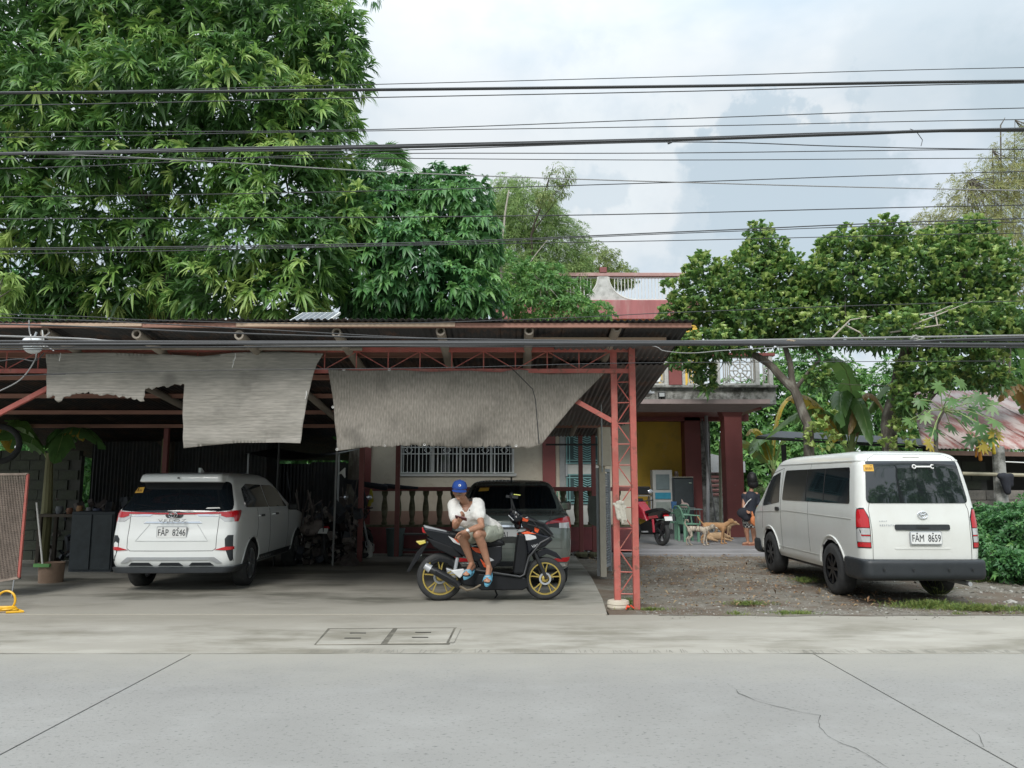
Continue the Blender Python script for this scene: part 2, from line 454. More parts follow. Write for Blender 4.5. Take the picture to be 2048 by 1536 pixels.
# ------------------------------------------------------------------ shared materials
road_m = M('road_concrete', (.255, .248, .232), .85, var=.08, scale=.7, bump=.5, bscale=70, dirt=(.10, .10, .095), dscale=40, damt=.8, drange=(.57, .67), stretch=(.7, 1, 1), dirt2=(.34, .335, .32), d2=(2.6, .3, (.5, .74)), ygrad=(6.0, 7.3, (.32, .305, .265), 1.6, 1.5))
shoulder_m = M('shoulder_concrete', (.335, .315, .27), .9, var=.09, scale=1.2, bump=.4, bscale=55, dirt=(.19, .175, .135), dscale=1.3, damt=.8, drange=(.46, .62), stretch=(.5, 1.3, 1), dirt2=(.42, .40, .35), d2=(2.2, .7, (.48, .68)), ygrad=(8.3, 9.3, (.30, .28, .235), 1.2, 1.5))
floor_m = M('carport_floor', (.315, .30, .26), .75, var=.15, scale=1.4, bump=.35, bscale=45, dirt=(.095, .092, .07), dscale=.9, damt=.8, drange=(.47, .62), stretch=(.4, 1, 1), dirt2=(.38, .36, .31), d2=(2.6, .5, (.54, .7)), ygrad=(10.3, 9.4, (.33, .31, .265), 1.3, 1.4))
soil_m = M('soil', (.15, .13, .10), .95, var=.25, scale=2, bump=.8, bscale=30, dirt=(.22, .205, .18), dscale=6, damt=.6, drange=(.45, .6), dirt2=(.105, .07, .045), d2=(.9, .8, (.46, .58)))
porch_m = M('porch_concrete', (.25, .245, .25), .6, var=.12, scale=1.5, bump=.2, bscale=40, dirt=(.14, .14, .13), dscale=1.5, damt=.6)
stone_m = M('stone', (.32, .30, .27), .9, var=.3, scale=3, tint=[(.09, .08, .065), (.16, .15, .125), (.24, .23, .20), (.34, .33, .30)])
grass_m = M('grass', (.1, .15, .04), .6, tint=[(.07, .12, .03), (.16, .24, .05), (.30, .32, .10)], transl=.3)
dark_m = M('dark_gap', (.045, .045, .04), .95)
red_m = M('red_steel', (.40, .105, .085), .5, var=.14, scale=5, bump=.1, bscale=50, dirt=(.50, .25, .20), dscale=7, damt=.45, drange=(.5, .7), dirt2=(.13, .06, .04), d2=(14, .75, (.56, .68)))
maroon_m = M('maroon_paint', (.215, .062, .058), .55, var=.12, scale=2, bump=.06, bscale=40, dirt=(.25, .14, .13), dscale=9, damt=.4, drange=(.6, .75))
cream_m = M('cream_wall', (.54, .49, .40), .85, var=.06, scale=1.5, bump=.08, bscale=60, dirt=(.36, .29, .22), dscale=2.2, damt=.6, drange=(.5, .75), dirt2=(.3, .24, .17), d2=(7, .35, (.6, .75)))
yellow_m = M('yellow_wall', (.68, .44, .06), .7, var=.1, scale=1.2, bump=.06, dirt=(.40, .28, .06), dscale=1.5, damt=.6, dirt2=(.50, .44, .3), d2=(2, .35, (.58, .72)))
conc_m = M('weathered_concrete', (.31, .31, .29), .9, var=.2, scale=3, bump=.6, bscale=22, dirt=(.07, .07, .06), dscale=4, damt=.9, drange=(.42, .60), dirt2=(.5, .5, .48), d2=(6, .6, (.55, .7)))
moss_m = M('mossy_concrete', (.17, .155, .10), .95, var=.3, scale=8, bump=.5, bscale=30, dirt=(.06, .065, .03), dscale=5, damt=.8, drange=(.4, .6))
darkwall_m = M('dirty_block_wall', (.13, .135, .12), .95, var=.25, scale=3, bump=.4, bscale=25, dirt=(.06, .07, .045), dscale=2, damt=.8)
rust_m = M('rusty_sheet', (.032, .031, .032), .6, metal=.3, var=.3, scale=4, bump=.1, dirt=(.13, .07, .045), dscale=3, damt=.7)
zinc_m = M('zinc_sheet', (.10, .09, .09), .5, metal=.5, var=.2, scale=3, dirt=(.16, .07, .04), dscale=3, damt=.7)
bamboo_m = M('weathered_bamboo', (.26, .225, .185), .7, var=.2, scale=6, bump=.1, dirt=(.18, .15, .12), dscale=5, damt=.6, stretch=(1, .3, 1))
timber_m = M('pale_timber', (.46, .34, .25), .8, var=.15, scale=4, stretch=(.3, 3, 3), dirt=(.3, .13, .09), dscale=2, damt=.6)
rtimber_m = M('red_brown_timber', (.33, .17, .13), .8, var=.2, scale=3, stretch=(.3, 3, 3), dirt=(.12, .07, .05), dscale=2.5, damt=.7)
black_m = M('black_plastic', (.018, .019, .021), .45, var=.1)
rubber_m = M('tyre_rubber', (.028, .029, .03), .85, var=.2, scale=10, dirt=(.09, .085, .075), dscale=6, damt=.35)
chrome_m = M('chrome', (.75, .76, .78), .15, metal=1, var=.02)
steel_m = M('grey_steel', (.40, .42, .44), .45, metal=.3, var=.1, scale=8, dirt=(.2, .17, .15), dscale=8, damt=.4)
white_m = M('white_paint', (.72, .72, .70), .5, var=.04, scale=3, dirt=(.45, .42, .38), dscale=4, damt=.3)
plate_m = M('plate_white', (.72, .73, .72), .45, var=.02)
ink_m = M('plate_ink', (.03, .035, .04), .5)
glass_m = M('tinted_glass', (.008, .010, .012), .03, var=.05, spec=.6)
wire_m = M('wire_black', (.035, .036, .038), .5, var=.1)
wiregrey_m = M('wire_grey', (.25, .25, .25), .5, var=.1)
bark_m = M('bark', (.10, .085, .07), .95, var=.3, scale=7, bump=.8, bscale=18, dirt=(.28, .28, .24), dscale=7, damt=.6, stretch=(1, 1, .35))
darkbark_m = M('dark_bark', (.07, .055, .045), .95, var=.3, scale=7, bump=.7, bscale=18, stretch=(1, 1, .35))
teal_m = M('teal_steel', (.10, .22, .23), .45, var=.1)
greenplastic_m = M('green_plastic', (.15, .30, .21), .5, var=.06)
cloth_dark_m = M('dark_cloth', (.02, .022, .03), .9, var=.2)

def plate(vs, th, jagged=None): pass

# ------------------------------------------------------------------ ground
def sheet(name, x0, x1, y0, y1, z, m, nx=40, ny=40, amp=0, fr=.8, z0=None, parent=None, edge=.0):
    b = MB()
    for j in range(ny+1):
        for i in range(nx+1):
            x = x0+(x1-x0)*i/nx; y = y0+(y1-y0)*j/ny; h = 0
            if amp: h = amp*noise.fractal(Vector((x*fr, y*fr, 3)), 1, 2, 4)
            ex = edge*noise.noise(Vector((x*3, y*3, 9))) if edge and (i in (0, nx) or j in (0, ny)) else 0
            b.v.append((x+(ex if i in (0, nx) else 0), y+(ex if j in (0, ny) else 0), z+h))
    for j in range(ny):
        for i in range(nx): a = j*(nx+1)+i; b.f.append((a, a+1, a+nx+2, a+nx+1)); b.mi.append(0)
    return b.build(name, m, parent, smooth=True)

g = struct(sheet('ground', -300, 300, -60, 500, -.10, M('distant_soil', (.09, .10, .05), .95, var=.3, scale=.05), 12, 12))
# road: concrete slabs with open joints
base = MB().box((0, 3.2, -.12), (90, 7.9, .12)).build('road', dark_m); struct(base)
xs = [-42, -36.4, -30.8, -25.3, -19.7, -14.1, -8.44, -2.87, 2.70, 8.27, 13.8, 19.4, 25, 30.6, 36.2, 42]
for i in range(len(xs)-1):
    b = MB(); n = 30; x0, x1 = xs[i]+.007, xs[i+1]-.007
    for y0, y1 in ((-.75, 7.15),):
        top = []
        for s_, yy in ((0, y0), (1, y1)):
            for k in range(n+1):
                x = x0+(x1-x0)*k/n
                j = .012*noise.noise(Vector((x*2.3, yy, 1))) if s_ else 0
                top.append((x, yy+j, .0))
        bot = [(x, y, -.06) for x, y, z in top]; m_ = n+1
        fs = []
        for k in range(n): fs.append((k, k+1, m_+k+1, m_+k))
        off = 2*m_
        for k in range(n): fs.append((k, k+off, k+1+off, k+1)); fs.append((m_+k, m_+k+1, m_+k+1+off, m_+k+off))
        fs.append((0, m_, m_+off, off)); fs.append((n, n+off, n+m_+off, n+m_))
        b.add(top+bot, fs)
    b.build('slab', road_m, base)
# cracks: dirt-filled, irregular
def crack(pts, w, name='crack', z=.004):
    b = MB(); L_ = []; q = [Vector(p) for p in pts]; fine = []
    for i in range(len(q)-1):
        k = max(2, int((q[i+1]-q[i]).length/.04))
        for j in range(k): fine.append(q[i].lerp(q[i+1], j/k))
    fine.append(q[-1])
    fine = [p+Vector((.018*noise.noise(p*9), .018*noise.noise(p*9+Vector((7, 1, 0))), 0)) for p in fine]
    vs = []; n = len(fine)
    for i, p in enumerate(fine):
        d = fine[min(i+1, n-1)]-fine[max(i-1, 0)]; d.z = 0; d.normalize(); s_ = Vector((-d.y, d.x, 0))
        ww = w*max(.16, .35+1.2*noise.noise(p*4))*(1-.7*abs(2*i/n-1)**3); vs += [p+s_*ww, p-s_*ww]
    for v in vs: v.z = z
    return b.add(vs, [(2*i, 2*i+1, 2*i+3, 2*i+2) for i in range(n-1)]).build(name, dark_m, base)
crack([gnd(1455, 1368), gnd(1480, 1388), gnd(1510, 1402), gnd(1570, 1418), gnd(1640, 1432), gnd(1638, 1455), gnd(1662, 1478), gnd(1715, 1498), gnd(1750, 1520), gnd(1790, 1545)], .006)
crack([gnd(1500, 1395), gnd(1540, 1407)], .004)
crack([gnd(1940, 1455), gnd(1960, 1475), gnd(1968, 1495)], .004)
# strip with hand-drawn grooves along the slab edge
strip = struct(MB().box((0, 7.26, -.045), (60, .20, .09)).build('grooved_strip', shoulder_m))
b = MB(); rr = random.Random(3); x = -1.9
while x < 8.5:
    for k in range(rr.randint(3, 7)):
        x += rr.uniform(.022, .04)
        if rr.random() < .15: continue
        s_ = rr.uniform(-.02, .03); y0 = 7.18+rr.uniform(0, .03); y1 = 7.34-rr.uniform(0, .05)
        wd = rr.uniform(.002, .004); b.add([(x-wd, y0, .0035), (x+wd, y0, .0035), (x+wd+s_, y1, .0035), (x-wd+s_, y1, .0035)], [(0, 1, 2, 3)])
    x += rr.uniform(.02, .14)
stuff(b.build('grooves', M('groove_shade', (.24, .23, .20), .95), strip))  # flat darker strips: the shadow inside the grooves, put into the colour
b = MB(); pts = []
for i in range(160):
    x = -9+i*.12; pts.append((x, 7.157+.006*noise.noise(Vector((x*3, 0, 0))), .0038))
vs = []
for p in pts:
    w_ = .006*max(0, .35+noise.noise(Vector((p[0]*1.7, 5, 0)))); vs += [(p[0], p[1]-w_, p[2]), (p[0], p[1]+w_, p[2])]
b.add(vs, [(2*i, 2*i+1, 2*i+3, 2*i+2) for i in range(159)]); b.build('edge_joint', dark_m, base)
# shoulder and drain lids
sh = MB(); sh.box((0, 8.30, -.05), (80, 1.88, .1)); sh = struct(sh.build('shoulder', shoulder_m))
def quad(px0, py0, px1, py1, px2, py2, px3, py3, z): return [gnd(px0, py0, z), gnd(px1, py1, z), gnd(px2, py2, z), gnd(px3, py3, z)]
drain = struct(MB().add(quad(628, 1289.5, 899, 1288.5, 914, 1255, 656, 1256.5, .004), [(0, 1, 2, 3)]).build('drain_recess', M('drain_dirt', (.135, .125, .10), .95, var=.4, scale=6), sh))
for q in ((632, 1288, 762, 1287, 786, 1257, 660, 1258), (775, 1286, 893, 1285, 908, 1256, 795, 1257)):
    a = quad(*q, .010); o_ = [Vector((v.x, v.y, 0)) for v in a]
    lid = MB().add(a+o_, [(0, 1, 2, 3), (0, 4, 5, 1), (1, 5, 6, 2), (2, 6, 7, 3), (3, 7, 4, 0)]).build('lid', shoulder_m, sh, bevel=.004)
    lid.name = 'drain_lid'
    c = sum(a, Vector())/4
    for dy in (-.13, .13): MB().box((c.x, c.y+dy, .0145), (.16, .018, .004)).build('lifting_slot', dark_m, lid)
for q in ((898, 1285, 908, 1285, 922, 1256, 912, 1256),):
    MB().add(quad(*q, .0075), [(0, 1, 2, 3)]).build('drain_edge', shoulder_m, sh)
# carport floor, a sheet that runs in under the roof, with its irregular right edge
def poly_slab(name, poly, z0, z1, m, step=.5):
    vs, fs = tri2d(poly, step); n = len(vs)
    V = [(u, v, z1) for u, v in vs]+[(u, v, z0) for u, v in vs]; Fs = list(fs)+[(b_, a_, a_+n, b_+n) for a_, b_ in boundary(fs)]
    return MB().add(V, Fs).build(name, m)
pe = [(-20, 9.24), (1.1, 9.24)]
for px, py in ((1215, 1232), (1205, 1200), (1195, 1180), (1185, 1160), (1172, 1140), (1155, 1120), (1150, 1108)):
    g_ = gnd(px, py); pe.append((g_.x, g_.y))
pe += [(1.35, 17.4), (-20, 17.4)]
cf = struct(poly_slab('carport_floor', pe, -.1, .012, floor_m, .6))
# dirt lot with a rough surface and loose stones
lot = MB(); lot = sheet('dirt_lot', 1.15, 30, 9.235, 17.5, -.035, soil_m, 160, 60, .03, 1.4); struct(lot)
lot2 = sheet('yard_soil', 5.5, 40, 17.5, 40, -.03, soil_m, 20, 20, .03, 1.4); struct(lot2)
lot3 = sheet('yard_soil', -40, 1.3, 17.4, 40, -.03, soil_m, 20, 20, .02, 1.4); struct(lot3)
def scatter_stones(name, n, fx, fy, smin, smax, seed, parent=None):
    rg = np.random.default_rng(seed); b = MB(); tint = []
    oc = [(1, 0, 0), (0, 1, 0), (-1, 0, 0), (0, -1, 0), (0, 0, 1), (.6, .6, .5), (-.6, .6, .5)]
    for i in range(n):
        x = fx(rg); y = fy(rg)
        if x < 1.5+max(0, (y-12)*.0): continue
        s = smin*(smax/smin)**(rg.random()**2); a = rg.uniform(0, 6.28); ca, sa = math.cos(a), math.sin(a)
        z = -.04+.03*noise.fractal(Vector((x*1.4, y*1.4, 3)), 1, 2, 4)
        vs = []
        for u, v, h in oc: u, v, h = u*s*rg.uniform(.6, 1.3), v*s*rg.uniform(.6, 1.2), h*s*rg.uniform(.4, .9); vs.append((x+u*ca-v*sa, y+u*sa+v*ca, z+h+.005))
        b.add(vs, [(0, 5, 4), (5, 1, 4), (1, 6, 4), (6, 2, 4), (2, 3, 4), (3, 0, 4), (0, 1, 5), (1, 2, 6)]); tint += [rg.random()]*8
    me = b.mesh(name, fix=False); at_ = me.attributes.new('tint', 'FLOAT', 'FACE'); at_.data.foreach_set('value', tint)
    return stuff(obj(name, me, stone_m, parent))
scatter_stones('gravel', 13000, lambda r: r.uniform(1.5, 12), lambda r: 9.3+8*r.random()**1.5, .006, .024, 4, lot)
_lot_z = -.04
scatter_stones('spilled_gravel', 700, lambda r: r.uniform(1.6, 12), lambda r: 9.24-.35*r.random()**2, .004, .014, 6, lot).location.z = .042
scatter_stones('rubble', 260, lambda r: r.uniform(6.4, 10), lambda r: r.uniform(10, 13.5), .03, .10, 5, lot)
b = MB()
# fallen leaves and litter on the dirt
rg = np.random.default_rng(5); n = 900
P = np.stack([rg.uniform(1.6, 5.2, n), rg.uniform(9.8, 17, n), np.full(n, .0)], 1); Dd = np.stack([rg.normal(size=n), rg.normal(size=n), rg.uniform(-.1, .3, n)], 1)
litter_m = M('dry_leaf', (.2, .12, .06), .8, tint=[(.10, .06, .035), (.24, .13, .06), (.34, .25, .13)])
stuff(leaves('fallen_leaves', P, Dd, np.tile([0, 0, 1.], (n, 1)), rg.uniform(.04, .11, n), rg.uniform(.02, .04, n), 0, rg.random(n), litter_m, lot, seg=2))
def grass(name, cx, cy, rx, ry, n, h, parent, seed):
    rg = np.random.default_rng(seed); a = rg.uniform(0, 6.28, n); r = np.abs(rg.normal(size=n))*.55
    P = np.stack([cx+rx*r*np.cos(a), cy+ry*r*np.sin(a), np.full(n, -.03)], 1)
    D_ = np.stack([rg.normal(size=n)*.6, rg.normal(size=n)*.6, np.ones(n)], 1)
    return stuff(leaves(name, P, D_, rg.normal(size=(n, 3)), h*rg.uniform(.6, 1.9, n), .007, .35, rg.random(n), grass_m, parent, seg=2))
for i, (px, py, rx, ry, n, h) in enumerate([(1860, 1212, .5, .12, 1500, .11), (1960, 1216, .7, .10, 1500, .09), (1495, 1205, .35, .10, 600, .06), (1610, 1160, .22, .2, 500, .09),
        (1300, 1216, .3, .06, 350, .05), (1255, 1205, .12, .12, 220, .1), (1600, 1223, .25, .04, 200, .05), (2100, 1220, .6, .15, 900, .1), (1875, 1190, .07, .05, 40, .3), (1570, 1221, .3, .04, 200, .04), (1960, 1160, .3, .3, 300, .08)]):
    g_ = gnd(px, py); grass('grass', g_.x, g_.y, rx, ry, n, h, lot, 20+i)
b = MB(); rr2 = random.Random(8); x = 1.7; edge = []
while x < 14: edge.append((x, 9.22-.02-.16*abs(noise.noise(Vector((x*1.1, 0, 0))))-.07*abs(noise.noise(Vector((x*5, 3, 0)))))); x += .06
vs = [(x_, 9.25, .0045) for x_, y_ in edge]+[(x_, y_, .0045) for x_, y_ in edge]; m_ = len(edge)
b.add(vs, [(i, m_+i, m_+i+1, i+1) for i in range(m_-1)]); stuff(b.build('spilled_soil', soil_m, lot))
for i in range(16):
    g_x = rr2.uniform(1.8, 7.5); grass('grass', g_x, 9.22+rr2.uniform(-.02, .12), rr2.uniform(.05, .22), .03, rr2.randint(40, 120), rr2.uniform(.03, .08), lot, 70+i)
# porch slab of the house
pc = MB(); pc.box((10.0, 22.1, .02), (17.2, 9.8, .16)); pc.box((4.1, 17.12, -.01), (5.2, .22, .09)); porch = struct(pc.build('porch_slab', porch_m, bevel=.02))

# ------------------------------------------------------------------ carport
YP = 9.85
cp = thing('carport', 'open carport with corrugated roof on red lattice steel posts and bamboo rafters', 'carport', (0, YP, 0))
ci = Matrix.Translation((0, -YP, 0))
def LP(v): return Vector((v[0], v[1]-YP, v[2]))
def lat(px, py, Y): return LP(at(px, py, Y))
# lattice column
zt = at(1245, 697, YP).z
for px0, px1, yb, yo in ((1226, 1231, 1212, 0), (1262.5, 1271, 1222, -.08)):
    t_ = lat(px0, 697, YP+yo); g_ = gnd(px1, yb); p0 = Vector((t_.x, yo, 0))
    MB().box((t_.x+.002, yo, zt/2), (.078, .078, zt+.04)).build('post', red_m, cp, bevel=.004)
xl = lat(1226, 697, YP).x; xr = lat(1262.5, 697, YP).x
z = .16; k = 0; up_ = 0
while z < zt-.30:
    MB().tube([(xl+.03, -.02, z), (xr-.03, -.06, z)], .008, 6).build('rung', red_m, cp)
    a, c = ((xl+.03, -.02, z), (xr-.03, -.06, z+.265)) if k % 2 == 0 else ((xr-.03, -.06, z), (xl+.03, -.02, z+.265))
    MB().tube([a, c], .008, 6).build('lattice_rod', red_m, cp)
    z += .265; k += 1
MB().lathe([(.13, -.02), (.14, .0), (.135, .03), (.14, .04), (.13, .075), (.10, .085), (.0, .085)], (xl+.01, -.0, 0), 20).build('footing', cream_m, cp, smooth=True)
# truss beam
x0 = -9; x1 = lat(1268, 697, YP).x+.0
zc1 = zt-.025; zc0 = at(800, 743, YP).z
MB().box(((x0+x1)/2, -.045, zc1), (x1-x0, .05, .06)).build('top_chord', red_m, cp, bevel=.003)
MB().box(((x0+x1)/2, -.045, zc0), (x1-x0, .05, .055)).build('bottom_chord', red_m, cp, bevel=.003)
x = x1-.31; k = 0
while x > -8.9:
    MB().tube([(x, -.045, zc0+.02), (x, -.045, zc1-.02)], .009, 5).build('web_upright', red_m, cp)
    a, c = ((x, zc0+.02), (x-.41, zc1-.02)) if k % 2 else ((x, zc1-.02), (x-.41, zc0+.02))
    MB().tube([(a[0], -.045, a[1]), (c[0], -.045, c[1])], .007, 5).build('web_diagonal', red_m, cp)
    x -= .41; k += 1
MB().bar(lat(1224, 842, YP), lat(1040, 740, YP+.02), .05, .06).build('brace', red_m, cp)
MB().bar(lat(-60, 858, YP), lat(120, 764, YP+.02), .05, .06).build('brace', red_m, cp)
MB().box((lat(-70, 900, YP).x, 0, zt/2), (.08, .08, zt)).build('post', red_m, cp)
# roof
YF = 8.95; zf = at(700, 641, YF).z; SL = -.115
xe = at(1388, 641, YF).x
def zr(Y): return zf+SL*(Y-YF)
xx = xe; i = 0; pitch = .076; steps = 6
while xx > -10.5:
    W_ = .76; b = MB(); jl = random.uniform(-.05, .03); n = int(W_/pitch)*steps; yl = [YF+jl, 11.2, 13.6, 16.6, 16.7 if xx > -3.4 else 20.2]; zo = .004*(i % 2)+random.uniform(-.004, .004)
    for y_ in yl:
        for k in range(n+1):
            x_ = xx-W_*k/n-.02*k/n; b.v.append((x_, y_-YP, zr(y_)+.011*math.sin(2*PI*k/steps)+zo))
    m_ = n+1
    for j in range(len(yl)-1):
        for k in range(n): a = j*m_+k; b.f.append((a, a+1, a+m_+1, a+m_)); b.mi.append(0)
    o = b.build('roof_sheet', rust_m, cp, smooth=True); sm = o.modifiers.new('solid', 'SOLIDIFY'); sm.thickness = .003; sm.offset = 1
    xx -= W_-.0; i += 1
# second, lower lean-to sheet row seen at the right edge
for j, (yy0, yy1, pxr, zo) in enumerate(((9.55, 11.6, 1352, -.10), (10.3, 14.6, 1338, -.16))):
    xe2 = at(pxr, 690, yy0).x
    for q in range(2):
        b = MB(); n = 10*steps
        for y_ in (yy0, yy1):
            for k in range(n+1): b.v.append((xe2-.76*q-.76*k/n, y_-YP, zr(y_)+zo+.011*math.sin(2*PI*k/steps)))
        for k in range(n): b.f.append((k, k+1, n+k+2, n+k+1)); b.mi.append(0)
        o = b.build('roof_sheet', zinc_m, cp, smooth=True); sm = o.modifiers.new('solid', 'SOLIDIFY'); sm.thickness = .003
# fascia and purlins
zfa = at(700, 651, YF+.06).z
MB().box(((xe-.02-10.4)/2, YF+.06-YP, zfa), (xe-.02+10.4, .045, .055)).build('fascia', rtimber_m, cp, bevel=.003)
MB().box((lat(690, 650, YF).x, YF+.03-YP, zfa+.004), (2.6, .02, .05)).build('fascia_board', timber_m, cp, bevel=.003)
MB().box((lat(180, 650, YF).x, YF+.03-YP, zfa+.004), (1.2, .02, .04)).build('fascia_board', timber_m, cp, bevel=.003)
a = at(1060, 680, 9.4); c = at(1332, 681, 9.4)
MB().box(((a.x+c.x)/2, 9.4-YP, a.z), (c.x-a.x, .05, .06)).build('purlin', timber_m, cp, bevel=.003)
for Y_, dz in ((10.2, -.06), (11.4, -.06), (12.6, -.06), (13.9, -.06), (15.2, -.06)):
    MB().box(((xe-.1-10)/2, Y_-YP, zr(Y_)+dz), (xe+9.9, .05, .07)).build('purlin', rtimber_m, cp)
a = at(0, 694, 9.6); MB().tube([(-8, 9.62-YP, a.z+.0), (-3, 9.62-YP, a.z-.015), (-1.9, 9.62-YP, a.z-.02)], .024, 8).build('bamboo_purlin', bamboo_m, cp)
for px, py in ((90, 664), (273, 668), (478, 670), (673, 665), (881, 662), (1058, 661), (1234, 655)):
    p = at(px, py, YF+.1); L_ = 7.0; pts = []; rad = []; dx = random.uniform(-.02, .02)
    for k in range(23):
        u = k/22; pts.append((p.x+dx*u*L_, p.y+u*L_-YP, p.z+SL*u*L_-.01*math.sin(u*7))); rad.append(.056*(1+(.07 if k % 4 == 0 else 0)))
    b = MB(); b.tube(pts, rad, 12, cap=False)
    b.lathe([(.056, 0), (.058, -.003), (.036, -.003), (.034, .10), (0, .10)], (p.x, p.y-YP, p.z), 12, axis='y')
    b.build('bamboo_rafter', bamboo_m, cp, smooth=True)
# inner posts
for X_, Y_ in ((at(722, 1000, 15.2).x, 15.2), (-6.9, 15.4), (-2.4, 16.3)):
    MB().box((X_, Y_-YP, zr(Y_)/2-.02), (.09, .09, zr(Y_)-.1)).build('rear_post', maroon_m, cp)

# ------------------------------------------------------------------ shade nets
net_m = bpy.data.materials.new('shade_net'); net_m.use_nodes = True
def make_net(name, c0, c1, sx, sz):
    m = bpy.data.materials.new(name); m.use_nodes = True; t = m.node_tree; lk = t.links.new; b = t.nodes['Principled BSDF']
    tcn = t.nodes.new('ShaderNodeTexCoord')
    def noise_(s, st, d=3):
        mpn = t.nodes.new('ShaderNodeMapping'); mpn.inputs['Scale'].default_value = st; lk(tcn.outputs['Object'], mpn.inputs[0])
        n = t.nodes.new('ShaderNodeTexNoise'); n.inputs['Scale'].default_value = s; n.inputs['Detail'].default_value = d; lk(mpn.outputs[0], n.inputs[0]); return n.outputs['Fac']
    def mixc(f, a, bb):
        n = t.nodes.new('ShaderNodeMix'); n.data_type = 'RGBA'
        for s, v in ((0, f), (6, a), (7, bb)):
            if isinstance(v, tuple): n.inputs[s].default_value = (*v, 1)
            elif isinstance(v, float): n.inputs[s].default_value = v
            else: lk(v, n.inputs[s])
        return n.outputs[2]
    def rg(v, a, c):
        n = t.nodes.new('ShaderNodeMapRange'); lk(v, n.inputs[0]); n.inputs[1].default_value = a; n.inputs[2].default_value = c; return n.outputs[0]
    wv = t.nodes.new('ShaderNodeTexWave'); wv.wave_type = 'BANDS'; wv.bands_direction = 'X' if sx[0] > 20 else 'Z'; wv.inputs['Scale'].default_value = 9 if sx[0] > 20 else 7; wv.inputs['Distortion'].default_value = 1.2; wv.inputs['Detail'].default_value = 2; lk(tcn.outputs['Object'], wv.inputs[0])
    c = mixc(rg(noise_(1, sx, 5), .30, .70), c0, c1)
    mm_ = t.nodes.new('ShaderNodeMath'); mm_.operation = 'MULTIPLY'; lk(wv.outputs['Fac'], mm_.inputs[0]); mm_.inputs[1].default_value = .22
    c = mixc(mm_.outputs[0], c, tuple(x*.6 for x in c0))
    c = mixc(rg(noise_(2.2, (1, 1, 1), 4), .55, .8), c, tuple(x*.55 for x in c0))
    lk(c, b.inputs['Base Color']); b.inputs['Roughness'].default_value = .95
    bn = t.nodes.new('ShaderNodeBump'); bn.inputs['Strength'].default_value = .25; bn.inputs['Distance'].default_value = .01; lk(noise_(1, sz, 3), bn.inputs['Height']); lk(bn.outputs[0], b.inputs['Normal'])
    tr = t.nodes.new('ShaderNodeBsdfTranslucent'); lk(c, tr.inputs[0]); mx = t.nodes.new('ShaderNodeMixShader'); mx.inputs[0].default_value = .35
    lk(b.outputs[0], mx.inputs[1]); lk(tr.outputs[0], mx.inputs[2]); lk(mx.outputs[0], t.nodes['Material Output'].inputs[0]); return m
net1_m = make_net('shade_net_horizontal', (.38, .36, .325), (.58, .55, .50), (6, 1, 60), (6, 1, 90))
net2_m = make_net('shade_net_vertical', (.25, .23, .20), (.42, .385, .34), (60, 1, 14), (120, 1, 60))
def net(name, label, outline, Y, mat, fold, step=.045, jag=()):
    pts = []
    for i, (px, py) in enumerate(outline):
        p = at(px, py, Y); pts.append((p.x, p.z))
        if i in jag:
            q = at(*outline[(i+1) % len(outline)], Y); k = max(2, int(math.hypot(q.x-p.x, q.z-p.z)/.025))
            for j in range(1, k): pts.append((p.x+(q.x-p.x)*j/k+random.uniform(-.012, .012), p.z+(q.z-p.z)*j/k+random.uniform(-.022, .015)))
    vs, fs = tri2d(pts, step)
    V = []
    for u, v in vs: V.append((u, fold(u, v), v))
    b = MB().add(V, fs); o = b.build(name, mat, None, (0, Y, 0), smooth=True, ang=80)
    s = o.modifiers.new('solid', 'SOLIDIFY'); s.thickness = .004; tag(o, label, 'shade net'); return o
def fold1(u, v):
    return -.02+.09*math.sin(u*1.9+v*1.2)*max(0, 3.2-v)+.03*noise.noise(Vector((u*1.3, v*6, 0)))+.06*noise.noise(Vector((u*2.2, v*1.5, 5)))
def fold2(u, v):
    a = at(1020, 740, 9.72); c = at(1077, 890, 9.72); s = u-(a.x+(c.x-a.x)*(a.z-v)/(a.z-c.z))
    return .02-.05*math.exp(-(s/.03)**2)+(.10*min(s, .7) if s > 0 else 0)+.10*math.sin(u*2.3-v*2)*max(0, 3.05-v)+.06*noise.noise(Vector((u*1.8, v*2.4, 2)))+.02*noise.noise(Vector((u*7, v*5, 8)))
out1 = [(90, 708), (150, 706), (260, 707), (400, 712), (470, 706), (560, 702), (648, 708), (636, 728), (625, 765), (614, 820), (606, 868), (604, 887), (560, 885), (470, 885), (400, 891), (363, 896), (364, 830), (367, 768), (343, 770), (290, 778), (289, 803), (250, 793), (200, 789), (183, 784), (150, 790), (138, 794), (122, 806), (112, 792), (100, 797), (97, 765), (93, 730)]
n1_ = net('shade_net', 'torn pale grey shade net with a ragged lower edge, hanging above the white car', out1, 9.70, net1_m, fold1, jag=(17, 18, 19, 20, 21, 22, 23, 24, 25, 26, 27))
out2 = [(655, 737), (720, 741), (800, 739), (860, 744), (930, 741), (1000, 744), (1040, 738), (1110, 745), (1170, 744), (1218, 737), (1190, 765), (1150, 806), (1112, 852), (1082, 890), (1060, 896), (1000, 891), (930, 894), (850, 890), (780, 893), (735, 895), (676, 902), (671, 860), (665, 805), (659, 765)]
n2_ = net('shade_net', 'brownish grey shade net folded over at its right corner, hanging above the sedan', out2, 9.72, net2_m, fold2, jag=(14, 15, 16, 17, 18))
